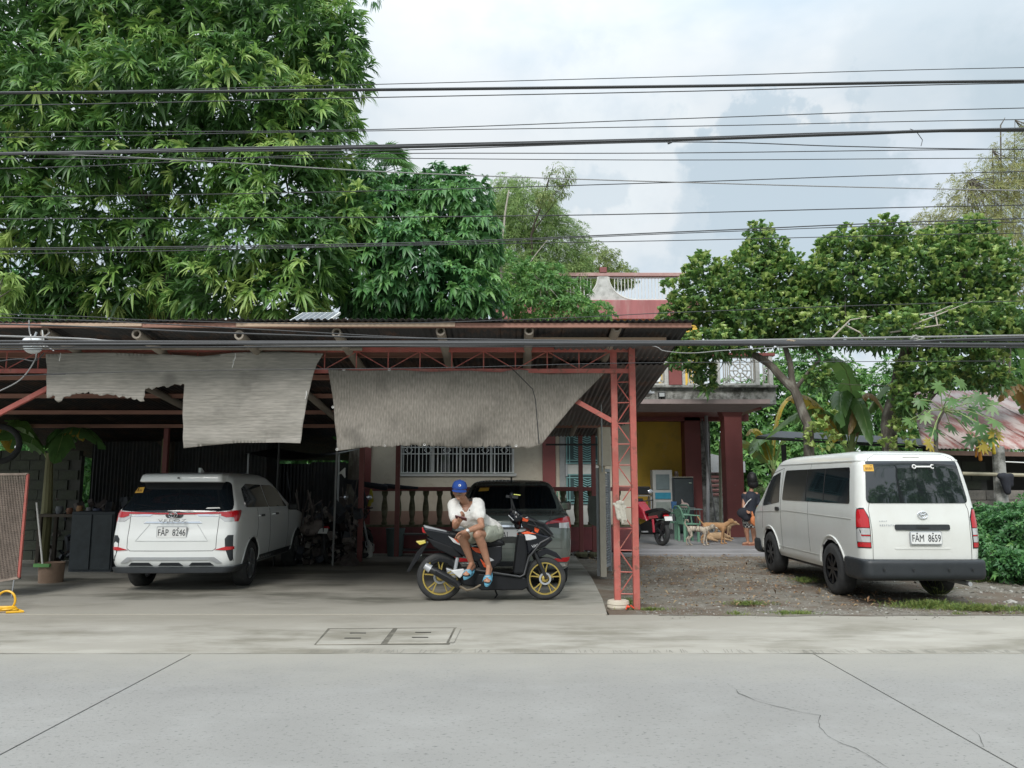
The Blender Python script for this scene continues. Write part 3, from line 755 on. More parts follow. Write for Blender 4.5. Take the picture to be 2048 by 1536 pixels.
# ties and eyelets
for px, py in ((690, 741), (780, 741), (850, 890), (770, 892), (676, 899), (1032, 892), (668, 815)):
    b = MB(); p = at(px, py, 9.69); b.lathe([(.010, 0), (.016, -.003), (.016, .003), (.010, 0)], (p.x, p.y-9.72-.06, p.z), 8, axis='y'); b.build('eyelet', white_m, n2_)
for px, py in ((470, 722), (120, 722), (612, 798), (466, 735)):
    b = MB(); p = at(px, py, 9.6); b.tube([(p.x, p.y-9.70, p.z+.1), (p.x+.01, p.y-9.70-.02, p.z+.05), (p.x-.01, p.y-9.70, p.z)], .006, 5); b.build('tie_string', white_m, n1_)
b = MB(); b.tube([at(1022, 735, 9.6)-Vector((0, 9.72, 0)), at(1065, 778, 9.6)-Vector((0, 9.72, 0)), at(1071, 800, 9.62)-Vector((0, 9.72, 0)), at(1078, 888, 9.62)-Vector((0, 9.72, 0))], .006, 5); b.build('fold_line', black_m, n2_)  # black line laid along the fold of the net
# ------------------------------------------------------------------ house
HY = 17.2
hs = thing('house', 'two-storey house with cream and yellow walls, maroon columns and a roof deck', 'house', (0, HY, 0))
def H(px, py, Y): v = at(px, py, Y); return Vector((v.x, v.y-HY, v.z))
def hbox(name, m, px0, px1, z0, z1, Y0, Y1, Yref=None, bevel=.006, parent=hs):
    """block between two photograph columns (measured on its front face), from depth Y0 to Y1"""
    xa = at(px0, 900, Yref or Y0).x; xb = at(px1, 900, Yref or Y0).x
    return MB().box(((xa+xb)/2, (Y0+Y1)/2-HY, (z0+z1)/2), (xb-xa, Y1-Y0, z1-z0)).build(name, m, parent, bevel=bevel)
WY = 18.9
zs = at(900, 948, WY).z; zrail = at(900, 978, HY).z
# cream wall around the window
wx0, wx1 = 800, 1028
hbox('wall', cream_m, 742, wx0, .4, 3.6, WY, WY+.2)
hbox('wall', cream_m, wx1, 1087, .4, 3.6, WY, WY+.2)
hbox('wall', cream_m, wx0, wx1, .4, zs, WY, WY+.2, bevel=0)
hbox('wall', cream_m, wx0, wx1, zs+1.25, 3.6, WY, WY+.2, bevel=0)
hbox('pilaster', maroon_m, 714, 742, .4, 3.6, WY-.08, WY+.2)
hbox('pilaster', maroon_m, 1085, 1111, .4, 3.6, WY-.08, WY+.2)
hbox('wall', cream_m, 1111, 1119, .4, 3.6, WY, WY+.2)
hbox('wall', cream_m, 1205, 1262, .1, 3.6, WY, WY+.2)
hbox('wall', M('grey_trim', (.28, .29, .29), .6), 1119, 1130, .4, 3.6, WY-.03, WY+.2)
# skirting colour band on the wall (brown lower paint)
hbox('painted_dado', M('dado_paint', (.34, .22, .17), .8, var=.1, dirt=(.2, .12, .1), damt=.5), 742, 1087, .45, at(900, 1022, WY).z, WY-.012, WY+.01, bevel=0)
# window: frame, four panes, curtains behind, white grille in front
win = MB(); xa = at(wx0, 900, WY).x; xb = at(wx1, 900, WY).x; zt_ = zs+1.25
wframe_m = M('window_frame', (.55, .56, .55), .5, dirt=(.4, .33, .28), damt=.5)
fr = MB(); t = .06
fr.box(((xa+xb)/2, WY-HY+.02, zs-.02), (xb-xa+.12, .14, .07)); fr.box(((xa+xb)/2, WY-HY+.03, zt_), (xb-xa, .1, t))
for f_ in (0, .285, .53, .80, 1): fr.box((xa+(xb-xa)*f_+(t/2 if f_ == 0 else -t/2 if f_ == 1 else 0), WY-HY+.03, (zs+zt_)/2), (t, .08, zt_-zs-.05))
wobj = fr.build('window', wframe_m, hs, bevel=.006)
for f0, f1, dz in ((0, .285, 0), (.285, .53, .03), (.53, .80, 0), (.80, 1, .03)):
    MB().box((xa+(xb-xa)*(f0+f1)/2, WY-HY+.08+dz, (zs+zt_)/2), ((xb-xa)*(f1-f0)-.05, .01, zt_-zs-.08)).build('pane', glass_m, wobj)
gr = MB(); gy = WY-HY-.06
nbar = 30
for k in range(nbar+1):
    x_ = xa+.01+(xb-xa-.02)*k/nbar; gr.box((x_, gy, (zs+zt_)/2), (.014 if k % 5 else .03, .014, zt_-zs-.04))
zg = at(900, 908, WY).z
for z_ in (zs+.03, zg, zt_-.05, zg+.16): gr.box(((xa+xb)/2, gy-.012, z_), (xb-xa, .012, .022))
for k in range(6):
    cx = xa+(xb-xa)*(k+.5)/6
    for s_ in (-1, 1):
        gr.bar((cx+s_*.09, gy-.03, zg+.09), (cx, gy-.03, zg+.0), .016); gr.bar((cx+s_*.09, gy-.03, zg+.09), (cx, gy-.03, zg+.18), .016)
gr.build('window_grille', M('grille_white', (.62, .64, .63), .5, dirt=(.4, .34, .3), damt=.5), wobj)
# dark inner rooms behind
room = MB()
xr0, xr1 = at(742, 900, WY).x, at(1262, 900, WY).x
# door with teal grilles
dx0, dx1 = at(1130, 900, WY).x, at(1205, 900, WY).x
zd0, zd1 = .5, at(1160, 848, WY).z
dr = MB().box(((dx0+dx1)/2, WY-HY+.05, (zd0+zd1)/2), (dx1-dx0, .06, zd1-zd0)).build('door', M('door_white', (.55, .56, .53), .5, var=.05, dirt=(.4, .38, .33), damt=.5), hs, bevel=.004)
dg_m = M('dark_screen', (.035, .075, .08), .6)
for py0, py1 in ((866, 928), (948, 1008)):
    z1, z0 = at(1160, py0, WY).z, at(1160, py1, WY).z; b = MB(); xa_, xb_ = dx0+.02, dx1-.1
    MB().box(((xa_+xb_)/2, WY-HY+.012, (z0+z1)/2), (xb_-xa_, .012, z1-z0)).build('door_screen', dg_m, dr)
    for x_ in (xa_+.02, xa_+.09, xb_-.09, xb_-.02): b.box((x_, WY-HY-.01, (z0+z1)/2), (.022, .02, z1-z0))
    for z_ in (z0+.02, z0+.09, z1-.09, z1-.02): b.box(((xa_+xb_)/2, WY-HY-.014, z_), (xb_-xa_, .02, .022))
    cx = (xa_+xb_)/2; k = z0+.12
    while k < z1-.12:
        for s_ in (-1, 1):
            b.bar((cx, WY-HY-.02, k+.05), (cx+s_*.12, WY-HY-.02, k), .02); b.bar((cx+s_*.12, WY-HY-.02, k), (cx+s_*.21, WY-HY-.02, k+.035), .02)
        k += .055
    b.build('door_grille', M('teal_grille', (.22, .42, .42), .5), dr)
MB().box((dx0+.03, WY-HY-.02, at(0, 940, WY).z), (.05, .06, .3)).build('door_handle', steel_m, dr)
# upper wall above door, porch ceiling
hbox('wall', cream_m, 1119, 1205, zd1, 3.6, WY+.0, WY+.2)
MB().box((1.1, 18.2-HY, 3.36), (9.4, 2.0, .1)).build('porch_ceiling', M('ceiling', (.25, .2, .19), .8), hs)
# porch base wall, maroon rail and mossy balusters
bz = at(900, 1054, HY).z
xl_, xr_ = at(726, 1000, HY).x, at(1262, 1000, HY).x
base_m = M('maroon_base', (.24, .065, .07), .6, var=.15, scale=2, dirt=(.12, .06, .055), dscale=2.5, damt=.6, dirt2=(.33, .25, .22), d2=(8, .5, (.62, .75)))
MB().box(((xl_+xr_)/2, .12, bz/2), (xr_-xl_, .24, bz)).build('base_wall', base_m, hs, bevel=.01)
MB().box(((xl_+xr_)/2, .95, bz/2-.08), (xr_-xl_, 1.6, bz-.1)).build('porch_floor', porch_m, hs)
MB().box(((xl_+xr_)/2, .10, bz+.022), (xr_-xl_+.05, .20, .045)).build('kerb_course', moss_m, hs)
rail = MB().box(((xl_+xr_)/2, .10, zrail+.0), (xr_-xl_+.06, .22, .09)).build('balustrade_rail', maroon_m, hs, bevel=.01)
bal = None; x = at(768, 1000, HY).x
prof = [(.052, 0), (.055, .05), (.040, .07), (.036, .12), (.050, .22), (.058, .32), (.052, .42), (.037, .54), (.035, .60), (.042, .62), (.055, .66), (.055, .72)]
hb = zrail-.045-(bz+.045); prof = [(r*1.25, z*hb/.72) for r, z in prof]
bme = MB().lathe(prof, n=14).mesh('baluster', True); bme.materials.append(moss_m)
px = 768
while px < 1262:
    if not (1132 < px < 1140): obj('baluster', bme, None, hs, (at(px, 1000, HY).x, .10, bz+.045))
    px += 27.6
# stone rubble foot
# right open porch: yellow back wall, columns, slab edge
YY = 24.0
hbox('yellow_wall', yellow_m, 1240, 1372, .1, 3.9, YY, YY+.2)
hbox('inner_column', maroon_m, 1370, 1402, .1, 3.7, YY-.5, YY+.1)
hbox('side_wall', M('grey_side_wall', (.33, .33, .32), .9, var=.1, dirt=(.2, .2, .19), damt=.6), 1255, 1262, .1, 3.9, 19.1, YY, Yref=19.1)  # side wall in plain grey with blotchy dirt
hbox('grey_column', conc_m, 1402, 1421, .1, 3.7, YY-.35, YY)
hbox('ceiling_beam', maroon_m, 1262, 1500, 3.44, 3.68, YY-.5, YY-.2, bevel=.01)
# right column with flared capital
CY = 21.2; xa, xb = at(1452, 950, CY).x, at(1487, 950, CY).x; zc = at(1460, 812, CY).z
b = MB(); b.box(((xa+xb)/2, CY-HY+.2, (zc-.3+.1)/2), (xb-xa, .45, zc-.3-.1))
b.v += []; cap = [(xa, zc-.31), (xa-.12, zc), (xb+.30, zc), (xb+.17, zc-.06), (xb+.05, zc-.16), (xb, zc-.31)]
b.prism(cap, CY-HY, CY-HY+.45); b.build('column', maroon_m, hs, bevel=.012)
BY = 20.9
# balcony slab edge
z0, z1 = at(1400, 809, BY).z, at(1400, 770, BY).z
xa, xb = at(1262, 800, BY).x, at(1553, 800, BY).x
MB().box(((xa+xb)/2, BY-HY+1.6, (z0+z1)/2), (xb-xa, 3.2, z1-z0)).build('balcony_slab', conc_m, hs, bevel=.02)
MB().box(((xa+xb)/2-.1, BY-HY+1.6, z0-.06), (xb-xa-.5, 2.8, .12)).build('balcony_soffit', maroon_m, hs)
MB().box(((xa+xb)/2, BY-HY-.04, z1-.05), (xb-xa+.06, .16, .07)).build('slab_lip', conc_m, hs, bevel=.015)
# balcony parapet: posts, breeze blocks and rail
zb1 = at(1400, 712, BY).z
brz_m = M('breeze_block', (.48, .48, .46), .9, var=.15, dirt=(.2, .2, .18), dscale=6, damt=.7, bump=.4)
MB().box(((xa+xb)/2, BY-HY+.05, zb1+.04), (xb-xa, .2, .09)).build('balcony_rail', maroon_m, hs, bevel=.01)
for p0, p1 in ((1342, 1368),):
    hbox('balcony_post', maroon_m, p0, p1, z1, zb1, BY-.05, BY+.15)
for p0, p1 in ((1333, 1341), (1369, 1375), (1440, 1446), (1518, 1526), (1262, 1268), (1545, 1553)):
    hbox('balcony_post', brz_m, p0, p1, z1, zb1, BY-.03, BY+.13)
def breeze(xa, xb):
    cx = (xa+xb)/2; cz = (z1+zb1)/2; w = xb-xa; h = zb1-z1; b = MB(); y = BY-HY+.05
    t = .035
    for a in range(0, 360, 45):
        ca, sa = math.cos(R(a)), math.sin(R(a)); b.bar((cx+ca*.06, y, cz+sa*.06), (cx+ca*min(w, h)*.36, y, cz+sa*min(w, h)*.36), .03, .06, up=(0, 1, 0))
    for r_ in (.07, min(w, h)*.24, min(w, h)*.37):
        pts = [(cx+math.cos(k*PI/12)*r_, y, cz+math.sin(k*PI/12)*r_) for k in range(25)]; b.tube(pts, t*.5, 5, cap=False)
    k = xa+.03
    while k < xb:
        if abs(k-cx) > min(w, h)*.36: b.box((k, y, cz), (.022, .05, h))
        k += .055
    for sx_ in (-1, 1):
        for sz_ in (-1, 1): b.bar((cx+sx_*w*.48, y, cz+sz_*h*.48), (cx+sx_*w*.2, y, cz+sz_*h*.2), .035, .05, up=(0, 1, 0))
    b.box((cx, y, z1+.025), (w, .08, .05)); b.box((cx, y, zb1-.03), (w, .08, .05)); return b.build('breeze_panel', brz_m, hs)
for p0, p1 in ((1268, 1333), (1375, 1440), (1446, 1518), (1526, 1545)):
    breeze(at(p0, 750, BY).x, at(p1, 750, BY).x)
# upper floor behind
UY = 23.2
zp0, zp1 = at(1200, 640, UY).z, at(1200, 602, UY).z
xa, xb = at(985, 600, UY).x, at(1400, 600, UY).x
MB().box(((xa+xb)/2, UY-HY+2.0, (4.1+zp0)/2), (xb-xa-.1, 4, zp0-4.1)).build('upper_wall', yellow_m, hs)
MB().box(((xa+xb)/2, UY-HY+2.0, (zp0+zp1)/2), (xb-xa, 4.3, zp1-zp0)).build('deck_parapet', M('faded_maroon', (.34, .12, .12), .7, var=.15, scale=1.5, dirt=(.42, .26, .24), dscale=1.2, damt=.7, stretch=(3, 1, .5)), hs, bevel=.015)
# roof deck railing with flared pier
RY = UY-.05; zr0, zr1 = zp1, at(1200, 545, RY).z
MB().box(((xa+xb)/2+.3, RY-HY+.08, zr1-.06), (xb-xa-.9, .18, .11)).build('deck_rail', M('rail_paint', (.40, .24, .22), .7, dirt=(.45, .35, .33), damt=.6), hs, bevel=.01)
cx = at(1207, 580, RY).x
MB().box((cx, RY-HY+.08, zr1+.08), (.22, .22, .17)).build('deck_pier_cap', maroon_m, hs, bevel=.01)
poly = []
for k in range(9):
    u = k/8; poly.append((cx+.17+.52*(1-math.cos(u*PI/2))**1.0 if 0 else cx+.15+.62*(u**2.2), zr1-.12-(zr1-.12-zr0)*u))
poly = poly+[(2*cx-x_, z_) for x_, z_ in poly[::-1]]
MB().prism(poly, RY-HY, RY-HY+.16).build('deck_pier', M('pier_white', (.5, .5, .48), .9, var=.15, dirt=(.25, .25, .23), dscale=5, damt=.8), hs)
b = MB()
for s_ in (-1, 1):
    pts = []
    for k in range(13):
        a = PI/2*k/12; pts.append((cx+s_*(.16+.85*(1-math.cos(a))), RY-HY+.02, zr1-.14-(zr1-.16-zr0)*math.sin(a)))
    b.tube(pts, .035, 6)
    pts2 = [(p[0]+s_*1.7, p[1], p[2]) for p in pts]
b.build('arc_moulding', M('trim_white', (.55, .55, .52), .8), hs)
b = MB(); x_ = xa+.1
while x_ < xb:
    if abs(x_-cx) > .32: b.box((x_, RY-HY+.08, (zr0+zr1)/2-.05), (.022, .022, zr1-zr0-.1))
    x_ += .105
b.box(((xa+xb)/2, RY-HY+.08, zr0+.04), (xb-xa, .05, .05)); b.box(((xa+xb)/2, RY-HY+.08, zr1-.15), (xb-xa, .05, .03))
b.build('deck_railing', M('railing_white', (.6, .6, .58), .5), hs)
MB().tube([H(1415, 1074, 22.3), H(1416, 950, 22.6), H(1412, 826, 23.0)], .05, 10).build('leaning_pipe', M('pvc_pipe', (.34, .34, .35), .5, dirt=(.2, .2, .19), damt=.5), hs)
MB().tube([H(1437, 1075, 22.0), H(1420, 960, 22.4), H(1404, 838, 22.8)], .022, 8).build('leaning_pipe', M('thin_pipe', (.12, .12, .12), .6), hs)

# flood light on the slab edge
fl = thing('flood_light', 'small black square flood light on the grey balcony edge', 'light', at(1323, 790, 20.86))
MB().box((0, -.03, 0), (.19, .06, .15)).build('housing', black_m, fl, bevel=.01)
MB().box((0, -.064, 0), (.14, .006, .10)).build('lamp_glass', M('lamp_glass', (.4, .42, .42), .2), fl)
MB().box((0, .0, -.11), (.03, .03, .08)).build('bracket', black_m, fl)
# white appliance mounted high by the post: reservoir with spouts
wb = thing('service_box', 'white plastic service box with pipe stubs high beside the red post', 'box', at(1297, 752, 12.2))
MB().prism([(-.16, -.11), (.17, -.11), (.19, .0), (.12, .08), (.05, .10), (-.17, .02)], -.08, .08).build('body', white_m, wb, bevel=.012)
for a, c in (((-.05, .08), (-.05, .24)), ((.06, .08), (.06, .20)), ((-.2, .06), (-.2, .17)), ((-.2, .17), (-.08, .17)), ((-.2, .06), (0, .06))):
    MB().tube([(a[0], 0, a[1]), (c[0], 0, c[1])], .016, 8).build('pipe_stub', white_m, wb)
MB().box((0, .02, -.2), (.06, .04, .14)).build('bracket', steel_m, wb)
MB().box((0, .2, -.27), (.16, .5, .03)).build('shelf', steel_m, wb)

# thin maroon porch posts in front of the door
for i, (px, lab) in enumerate(((1163, 'thin maroon steel post left of its twin, in front of the grilled door'), (1189, 'thin maroon steel post with a climbing cable, right of the grilled door'))):
    p = at(px, 1100, 16.6); t = thing('steel_post', lab, 'post', (p.x, 16.6, 0), 0, 'maroon posts before the door')
    MB().box((0, 0, 1.4), (.09, .09, 2.8)).build('shaft', maroon_m, t, bevel=.006)
    MB().lathe([(.13, 0), (.14, .06), (.11, .1), (0, .1)], n=14).build('footing', moss_m, t)
b = MB(); a = at(1187, 870, 16.5); c = at(1180, 960, 16.5); b.tube([a, a+Vector((.1, 0, -.5)), c], .012, 6)
lb = thing('lintel', 'dark lintel beam spanning the maroon posts under the shade net', 'beam', at(1165, 848, 16.6))
MB().box((0, 0, 0), (1.6, .12, .22)).build('beam', M('dark_timber', (.09, .06, .06), .8), lb)
MB().box((-.05, -.1, -.45), (1.5, .03, .04)).build('rail', black_m, lb)
# gate leaf, cream pier with pipe
gt = thing('gate_pier', 'cream concrete pier with a thin conduit pipe above the grey gate', 'pier', (at(1210, 1000, 12.9).x, 12.9, 0))
zc0, zc1 = at(1210, 932, 12.9).z, at(1210, 855, 12.9).z
MB().box((0, 0, (zc0+zc1)/2), (.21, .2, zc1-zc0), taper=.95).build('pier', cream_m, gt, bevel=.01)
MB().box((-.03, .12, zc0/2), (.10, .08, zc0)).build('pier_foot', cream_m, gt)
MB().tube([(-.05, -.1, zc0-.1), (-.05, -.1, zc1+.75)], .012, 8).build('conduit', steel_m, gt)
gp = gnd(1202, 1152); ga = thing('gate', 'grey steel gate leaf with narrow slats, folded back beside the red post', 'gate', (gp.x, gp.y, 0), R(72))
hgt = at(1202, 936, gp.y).z
MB().box((0, .035, hgt/2), (.05, .05, hgt)).build('frame', steel_m, ga, bevel=.004); MB().box((0, -.035, hgt/2), (.05, .05, hgt)).build('frame', steel_m, ga, bevel=.004)
MB().box((.8, 0, hgt/2), (.05, .05, hgt)).build('frame', steel_m, ga); MB().box((.4, 0, .12), (.8, .04, .05)).build('frame', steel_m, ga); MB().box((.4, 0, hgt-.03), (.8, .04, .05)).build('frame', steel_m, ga)
sm_ = MB().box((0, 0, 0), (.76, .012, .035), rot=(R(25), 0, 0)).mesh('slat'); sm_.materials.append(M('slat_grey', (.26, .28, .30), .5, var=.2))
z = .17
while z < hgt-.08: obj('slat', sm_, None, ga, (.4, 0, z)); z += .042
cv = thing('mirror_board', 'rounded grey-green board hung between the thin maroon posts and the gate', 'board', at(1192, 1022, 14.2), 0)
MB().prism(roundpoly([(-.14, -.22), (.14, -.34), (.14, .27), (-.14, .27)], .06), -.01, .01).build('panel', M('board_grey', (.16, .17, .15), .3, metal=.3), cv)
# cloth on the red post
cl = blob('cloth', [('e', at(1237, 1014, 9.66), (.045, .035, .045)), ('e', at(1244, 1006, 9.63), (.03, .035, .03)), ('c', at(1228, 1008, 9.68), .018, at(1250, 1014, 9.64), .02), ('c', at(1246, 1010, 9.62), .016, at(1253, 1042, 9.62), .010), ('c', at(1236, 1006, 9.66), .03, at(1250, 1038, 9.64), .022), ('c', at(1240, 1004, 9.64), .025, at(1246, 1046, 9.64), .014), ('c', at(1232, 1012, 9.66), .02, at(1238, 1036, 9.66), .03)], M('cloth_white', (.46, .44, .38), .9, bump=.8, bscale=30, dirt=(.25, .23, .19), dscale=12, damt=.7), voxel=.007, smooth=1)
tag(cl, 'dirty white rag knotted around the red lattice post', 'cloth')
fb = blob('flower_litter', [('e', gnd(1257, 1217)+Vector((0, 0, .02)), (.02, .02, .015)), ('c', gnd(1262, 1215)+Vector((0, 0, .02)), .012, gnd(1268, 1219)+Vector((0, 0, .015)), .008), ('c', gnd(1256, 1214)+Vector((0, 0, .03)), .01, gnd(1252, 1220)+Vector((0, 0, .01)), .008)], M('orange_red', (.75, .08, .03), .6), voxel=.005)
tag(fb, 'crumpled bright orange-red scrap at the foot of the red post', 'scrap')

# ------------------------------------------------------------------ solar panel on the carport roof
p = at(620, 641, 9.7)
sp = thing('solar_panel', 'small white-framed solar panel tilted on the carport roof', 'solar panel', (p.x, 9.7, p.z-.09), 0, rot=(R(23), 0, R(-3)))
MB().box((0, .25, .08), (.52, .62, .03)).build('frame', white_m, sp)
for i in range(6): MB().box((-.205+i*.082, .25, .097), (.07, .56, .004)).build('cell', M('solar_cell', (.30, .32, .36), .25, metal=.2), sp)
for x_ in (-.2, .2): MB().box((x_, .45, -.08), (.03, .03, .30)).build('leg', steel_m, sp); MB().box((x_, .02, .0), (.03, .03, .16)).build('leg', steel_m, sp)
# ------------------------------------------------------------------ vehicles
def pchip(Y, t):
    """monotone cubic through rows Y at integer parameters, sampled at t"""
    Y = np.asarray(Y, float); n = len(Y); d = np.diff(Y, axis=0); m = np.zeros_like(Y); m[0] = d[0]; m[-1] = d[-1]
    for i in range(1, n-1):
        a, b = d[i-1], d[i]; s = a*b > 0
        m[i] = np.where(s, 2*a*b/np.where(s, a+b, 1), 0)
    out = []
    for u in t:
        i = min(int(u), n-2); h = u-i; out.append((2*h**3-3*h**2+1)*Y[i]+(h**3-2*h**2+h)*m[i]+(-2*h**3+3*h**2)*Y[i+1]+(h**3-h**2)*m[i+1])
    return np.array(out)

def carbody(levels, sub=4, nx=10, ny=22, nc=6):
    """levels: z, rear y, front y, half width, rear corner radius, front corner radius, rear bulge -> closed smooth mesh builder"""
    n = len(levels); T = [i/sub for i in range((n-1)*sub+1)]; Q = pchip(levels, T); b = MB(); rings = []
    for z, yr, yf, w, rr, rf, bu in Q:
        rr = min(rr, w*.95); rf = min(rf, w*.95); ring = []
        for i in range(nx+1):
            x = -(w-rr)+2*(w-rr)*i/nx; ring.append((x, yr-bu*(1-(x/w)**2)+bu*(1-((w-rr)/w)**2), z))
        for i in range(1, nc+1): a = PI/2*i/nc; ring.append((w-rr+rr*math.sin(a), yr+rr*(1-math.cos(a)), z))
        for i in range(1, ny+1):
            y = yr+rr+(yf-rf-yr-rr)*i/ny; ring.append((w, y, z))
        for i in range(1, nc+1): a = PI/2*i/nc; ring.append((w-rf+rf*math.cos(a), yf-rf+rf*math.sin(a), z))
        for i in range(1, nx+1):
            x = (w-rf)-2*(w-rf)*i/nx; ring.append((x, yf, z))
        for i in range(1, nc+1): a = PI/2*i/nc; ring.append((-(w-rf)-rf*math.sin(a), yf-rf*(1-math.cos(a)), z))
        for i in range(1, ny+1):
            y = yf-rf-(yf-rf-yr-rr)*i/ny; ring.append((-w, y, z))
        for i in range(1, nc): a = PI/2*i/nc; ring.append((-w+rr-rr*math.cos(a), yr+rr*(1-math.sin(a)), z))
        rings.append(ring)
    m = len(rings[0]); fs = []
    for i in range(len(rings)-1):
        for k in range(m): k2 = (k+1) % m; fs.append((i*m+k, i*m+k2, (i+1)*m+k2, (i+1)*m+k))
    fs.append(tuple(range(m))[::-1]); fs.append(tuple((len(rings)-1)*m+k for k in range(m)))
    b.add([p for r in rings for p in r], fs); return b

def finish_body(b, wheels, rw, W, paint, root, name='body', inner=.34):
    o = obj('tmpb', b.mesh('tmpb'))
    cut = MB()
    for (y, z) in wheels:
        for s in (-1, 1): t = MB().lathe([(rw, -inner/2), (rw, inner/2)], (s*(W-inner/2+.12), y, z), 36, axis='x', cap=True); cut.add(t.v, t.f)
    c = obj('tmpc', cut.mesh('tmpc')); md = o.modifiers.new('b', 'BOOLEAN'); md.operation = 'DIFFERENCE'; md.object = c; md.solver = 'EXACT'
    me = evalmesh(o, name); bpy.data.objects.remove(o); bpy.data.objects.remove(c)
    for mm in (paint, black_m): me.materials.append(mm)
    me.materials.clear(); me.materials.append(paint); me.materials.append(black_m)
    for p in me.polygons:
        c_ = p.center; p.material_index = 0
        for (y, z) in wheels:
            if abs(math.hypot(c_.y-y, c_.z-z)-rw) < .012 or (math.hypot(c_.y-y, c_.z-z) < rw*.99 and abs(c_.x) < W-inner+.14): p.material_index = 1
        if p.normal.z < -.9 and c_.z < levels0z(b)+.02: p.material_index = 1
    me.shade_smooth(); me.set_sharp_from_angle(angle=R(32))
    ob = obj(name, me, None, root)
    bm = bmesh.new(); bm.from_mesh(me); bv = BVHTree.FromBMesh(bm); bm.free()
    return ob, bv
def levels0z(b): return min(v[2] for v in b.v)
def uncut(b):
    me = b.mesh('t'); bm = bmesh.new(); bm.from_mesh(me); bv = BVHTree.FromBMesh(bm); bm.free(); return bv

def wheel(root, x, y, r, w, rim, spokes=5, rim_m=None, name='wheel', split=False, hub_r=.62):
    s = 1 if x > 0 else -1
    t = MB().lathe([(r*hub_r, -w/2), (r*.80, -w/2), (r*.93, -w*.47), (r*.99, -w*.36), (r, 0), (r*.99, w*.36), (r*.93, w*.47), (r*.80, w/2), (r*hub_r, w/2)], n=40, axis='x')
    wh = bpy.data.objects.new(name, None); link(wh, root); wh.location = (x, y, r); wh.empty_display_size = .1
    t.build('tyre', rubber_m, wh, smooth=True, ang=50)
    tr = MB()
    for k in range(36):
        a = 2*PI*k/36
        for q in (-.3, 0, .3): tr.box((q*w, math.cos(a+q*.2)*(r-.001), math.sin(a+q*.2)*(r-.001)), (w*.24, .022, .008), rot=(a+q*.2+PI/2, 0, 0))
    b = MB(); xo = s*w*.40
    b.lathe([(r*hub_r*1.02, xo), (r*hub_r, xo*1.12), (r*hub_r*.92, xo), (r*hub_r*.88, xo*.1), (r*hub_r*.9, -xo*.8)], n=40, axis='x')
    b.lathe([(r*.13, xo*1.0), (r*.12, xo*1.1), (0.001, xo*1.1)], n=16, axis='x')
    b.lathe([(r*.5, 0), (.01, 0)], n=24, axis='x')
    for k in range(spokes):
        for dd in ((-.10, .10) if split else (0,)):
            a = 2*PI*k/spokes; a2 = a+dd*1.6
            b.bar((xo*.95, math.cos(a)*r*.08, math.sin(a)*r*.08), (xo*.98, math.cos(a2)*r*hub_r*.95, math.sin(a2)*r*hub_r*.95), r*(.07 if split else .11), .03, up=(1, 0, 0))
    b.build('rim', rim_m or black_m, wh, smooth=True, ang=30)
    return wh

def number_plate(root, x, y, z, s, w=.40, h=.145, tilt=0, shift=0):
    p = bpy.data.objects.new('number_plate', None); link(p, root); p.location = (x, y, z); p.rotation_euler = (tilt, 0, 0)
    MB().prism(roundpoly([(-w/2, -h/2), (w/2, -h/2), (w/2, h/2), (-w/2, h/2)], .015), -.004, .004).build('plate', plate_m, p)
    MB().prism(roundpoly([(-w/2-.012, -h/2-.012), (w/2+.012, -h/2-.012), (w/2+.012, h/2+.012), (-w/2-.012, h/2+.012)], .018), .0045, .012).build('plate_frame', steel_m, p)
    text(s, .128, ink_m, p, (shift, -.006, -.006), sx=.72, bold=0)
    b = MB()
    for x_ in (-w*.3, w*.22): MB().box((x_, -.006, h/2-.012), (.02, .006, .012)).build('bolt', black_m, p)
    return p

def emblem(root, x, y, z, r, m=chrome_m, tilt=0):
    b = MB()
    def ring(a, c, dz=0, t=.1):
        pts = [(math.cos(k*PI/14)*a, 0, math.sin(k*PI/14)*c+dz) for k in range(29)]; b.tube(pts, r*t, 6, cap=False)
    ring(r, r*.66); ring(r*.34, r*.6); ring(r*.68, r*.26, r*.34)
    return b.build('emblem', m, root, (x, y, z), (tilt, 0, 0), smooth=True)

van_m = M('van_white_paint', (.68, .69, .66), .28, var=.02, scale=2, coat=.5, dirt=(.50, .48, .42), dscale=1.5, damt=.35, drange=(.45, .8))
white_car_m = M('pearl_white_paint', (.72, .74, .73), .25, var=.015, scale=2, coat=.6)
sedan_m = M('grey_green_paint', (.155, .18, .165), .22, metal=.25, var=.04, coat=.8)
redlamp_m = M('red_lamp', (.45, .012, .018), .15, var=.05, coat=.6)
clearlamp_m = M('clear_lamp', (.55, .55, .55), .15, metal=.3, coat=.5)
sticker_m = M('yellow_sticker', (.62, .36, .05), .6)
darkglass_m = M('dark_window', (.006, .009, .012), .04, var=.1, spec=.5)
vanglass_m = M('van_rear_glass', (.012, .015, .017), .02, var=.05, spec=1.0, coat=.8)
seam_m = M('panel_gap', (.06, .06, .06), .8)
bumper_m = M('bumper_plastic', (.022, .026, .030), .5, var=.1, bump=.05)

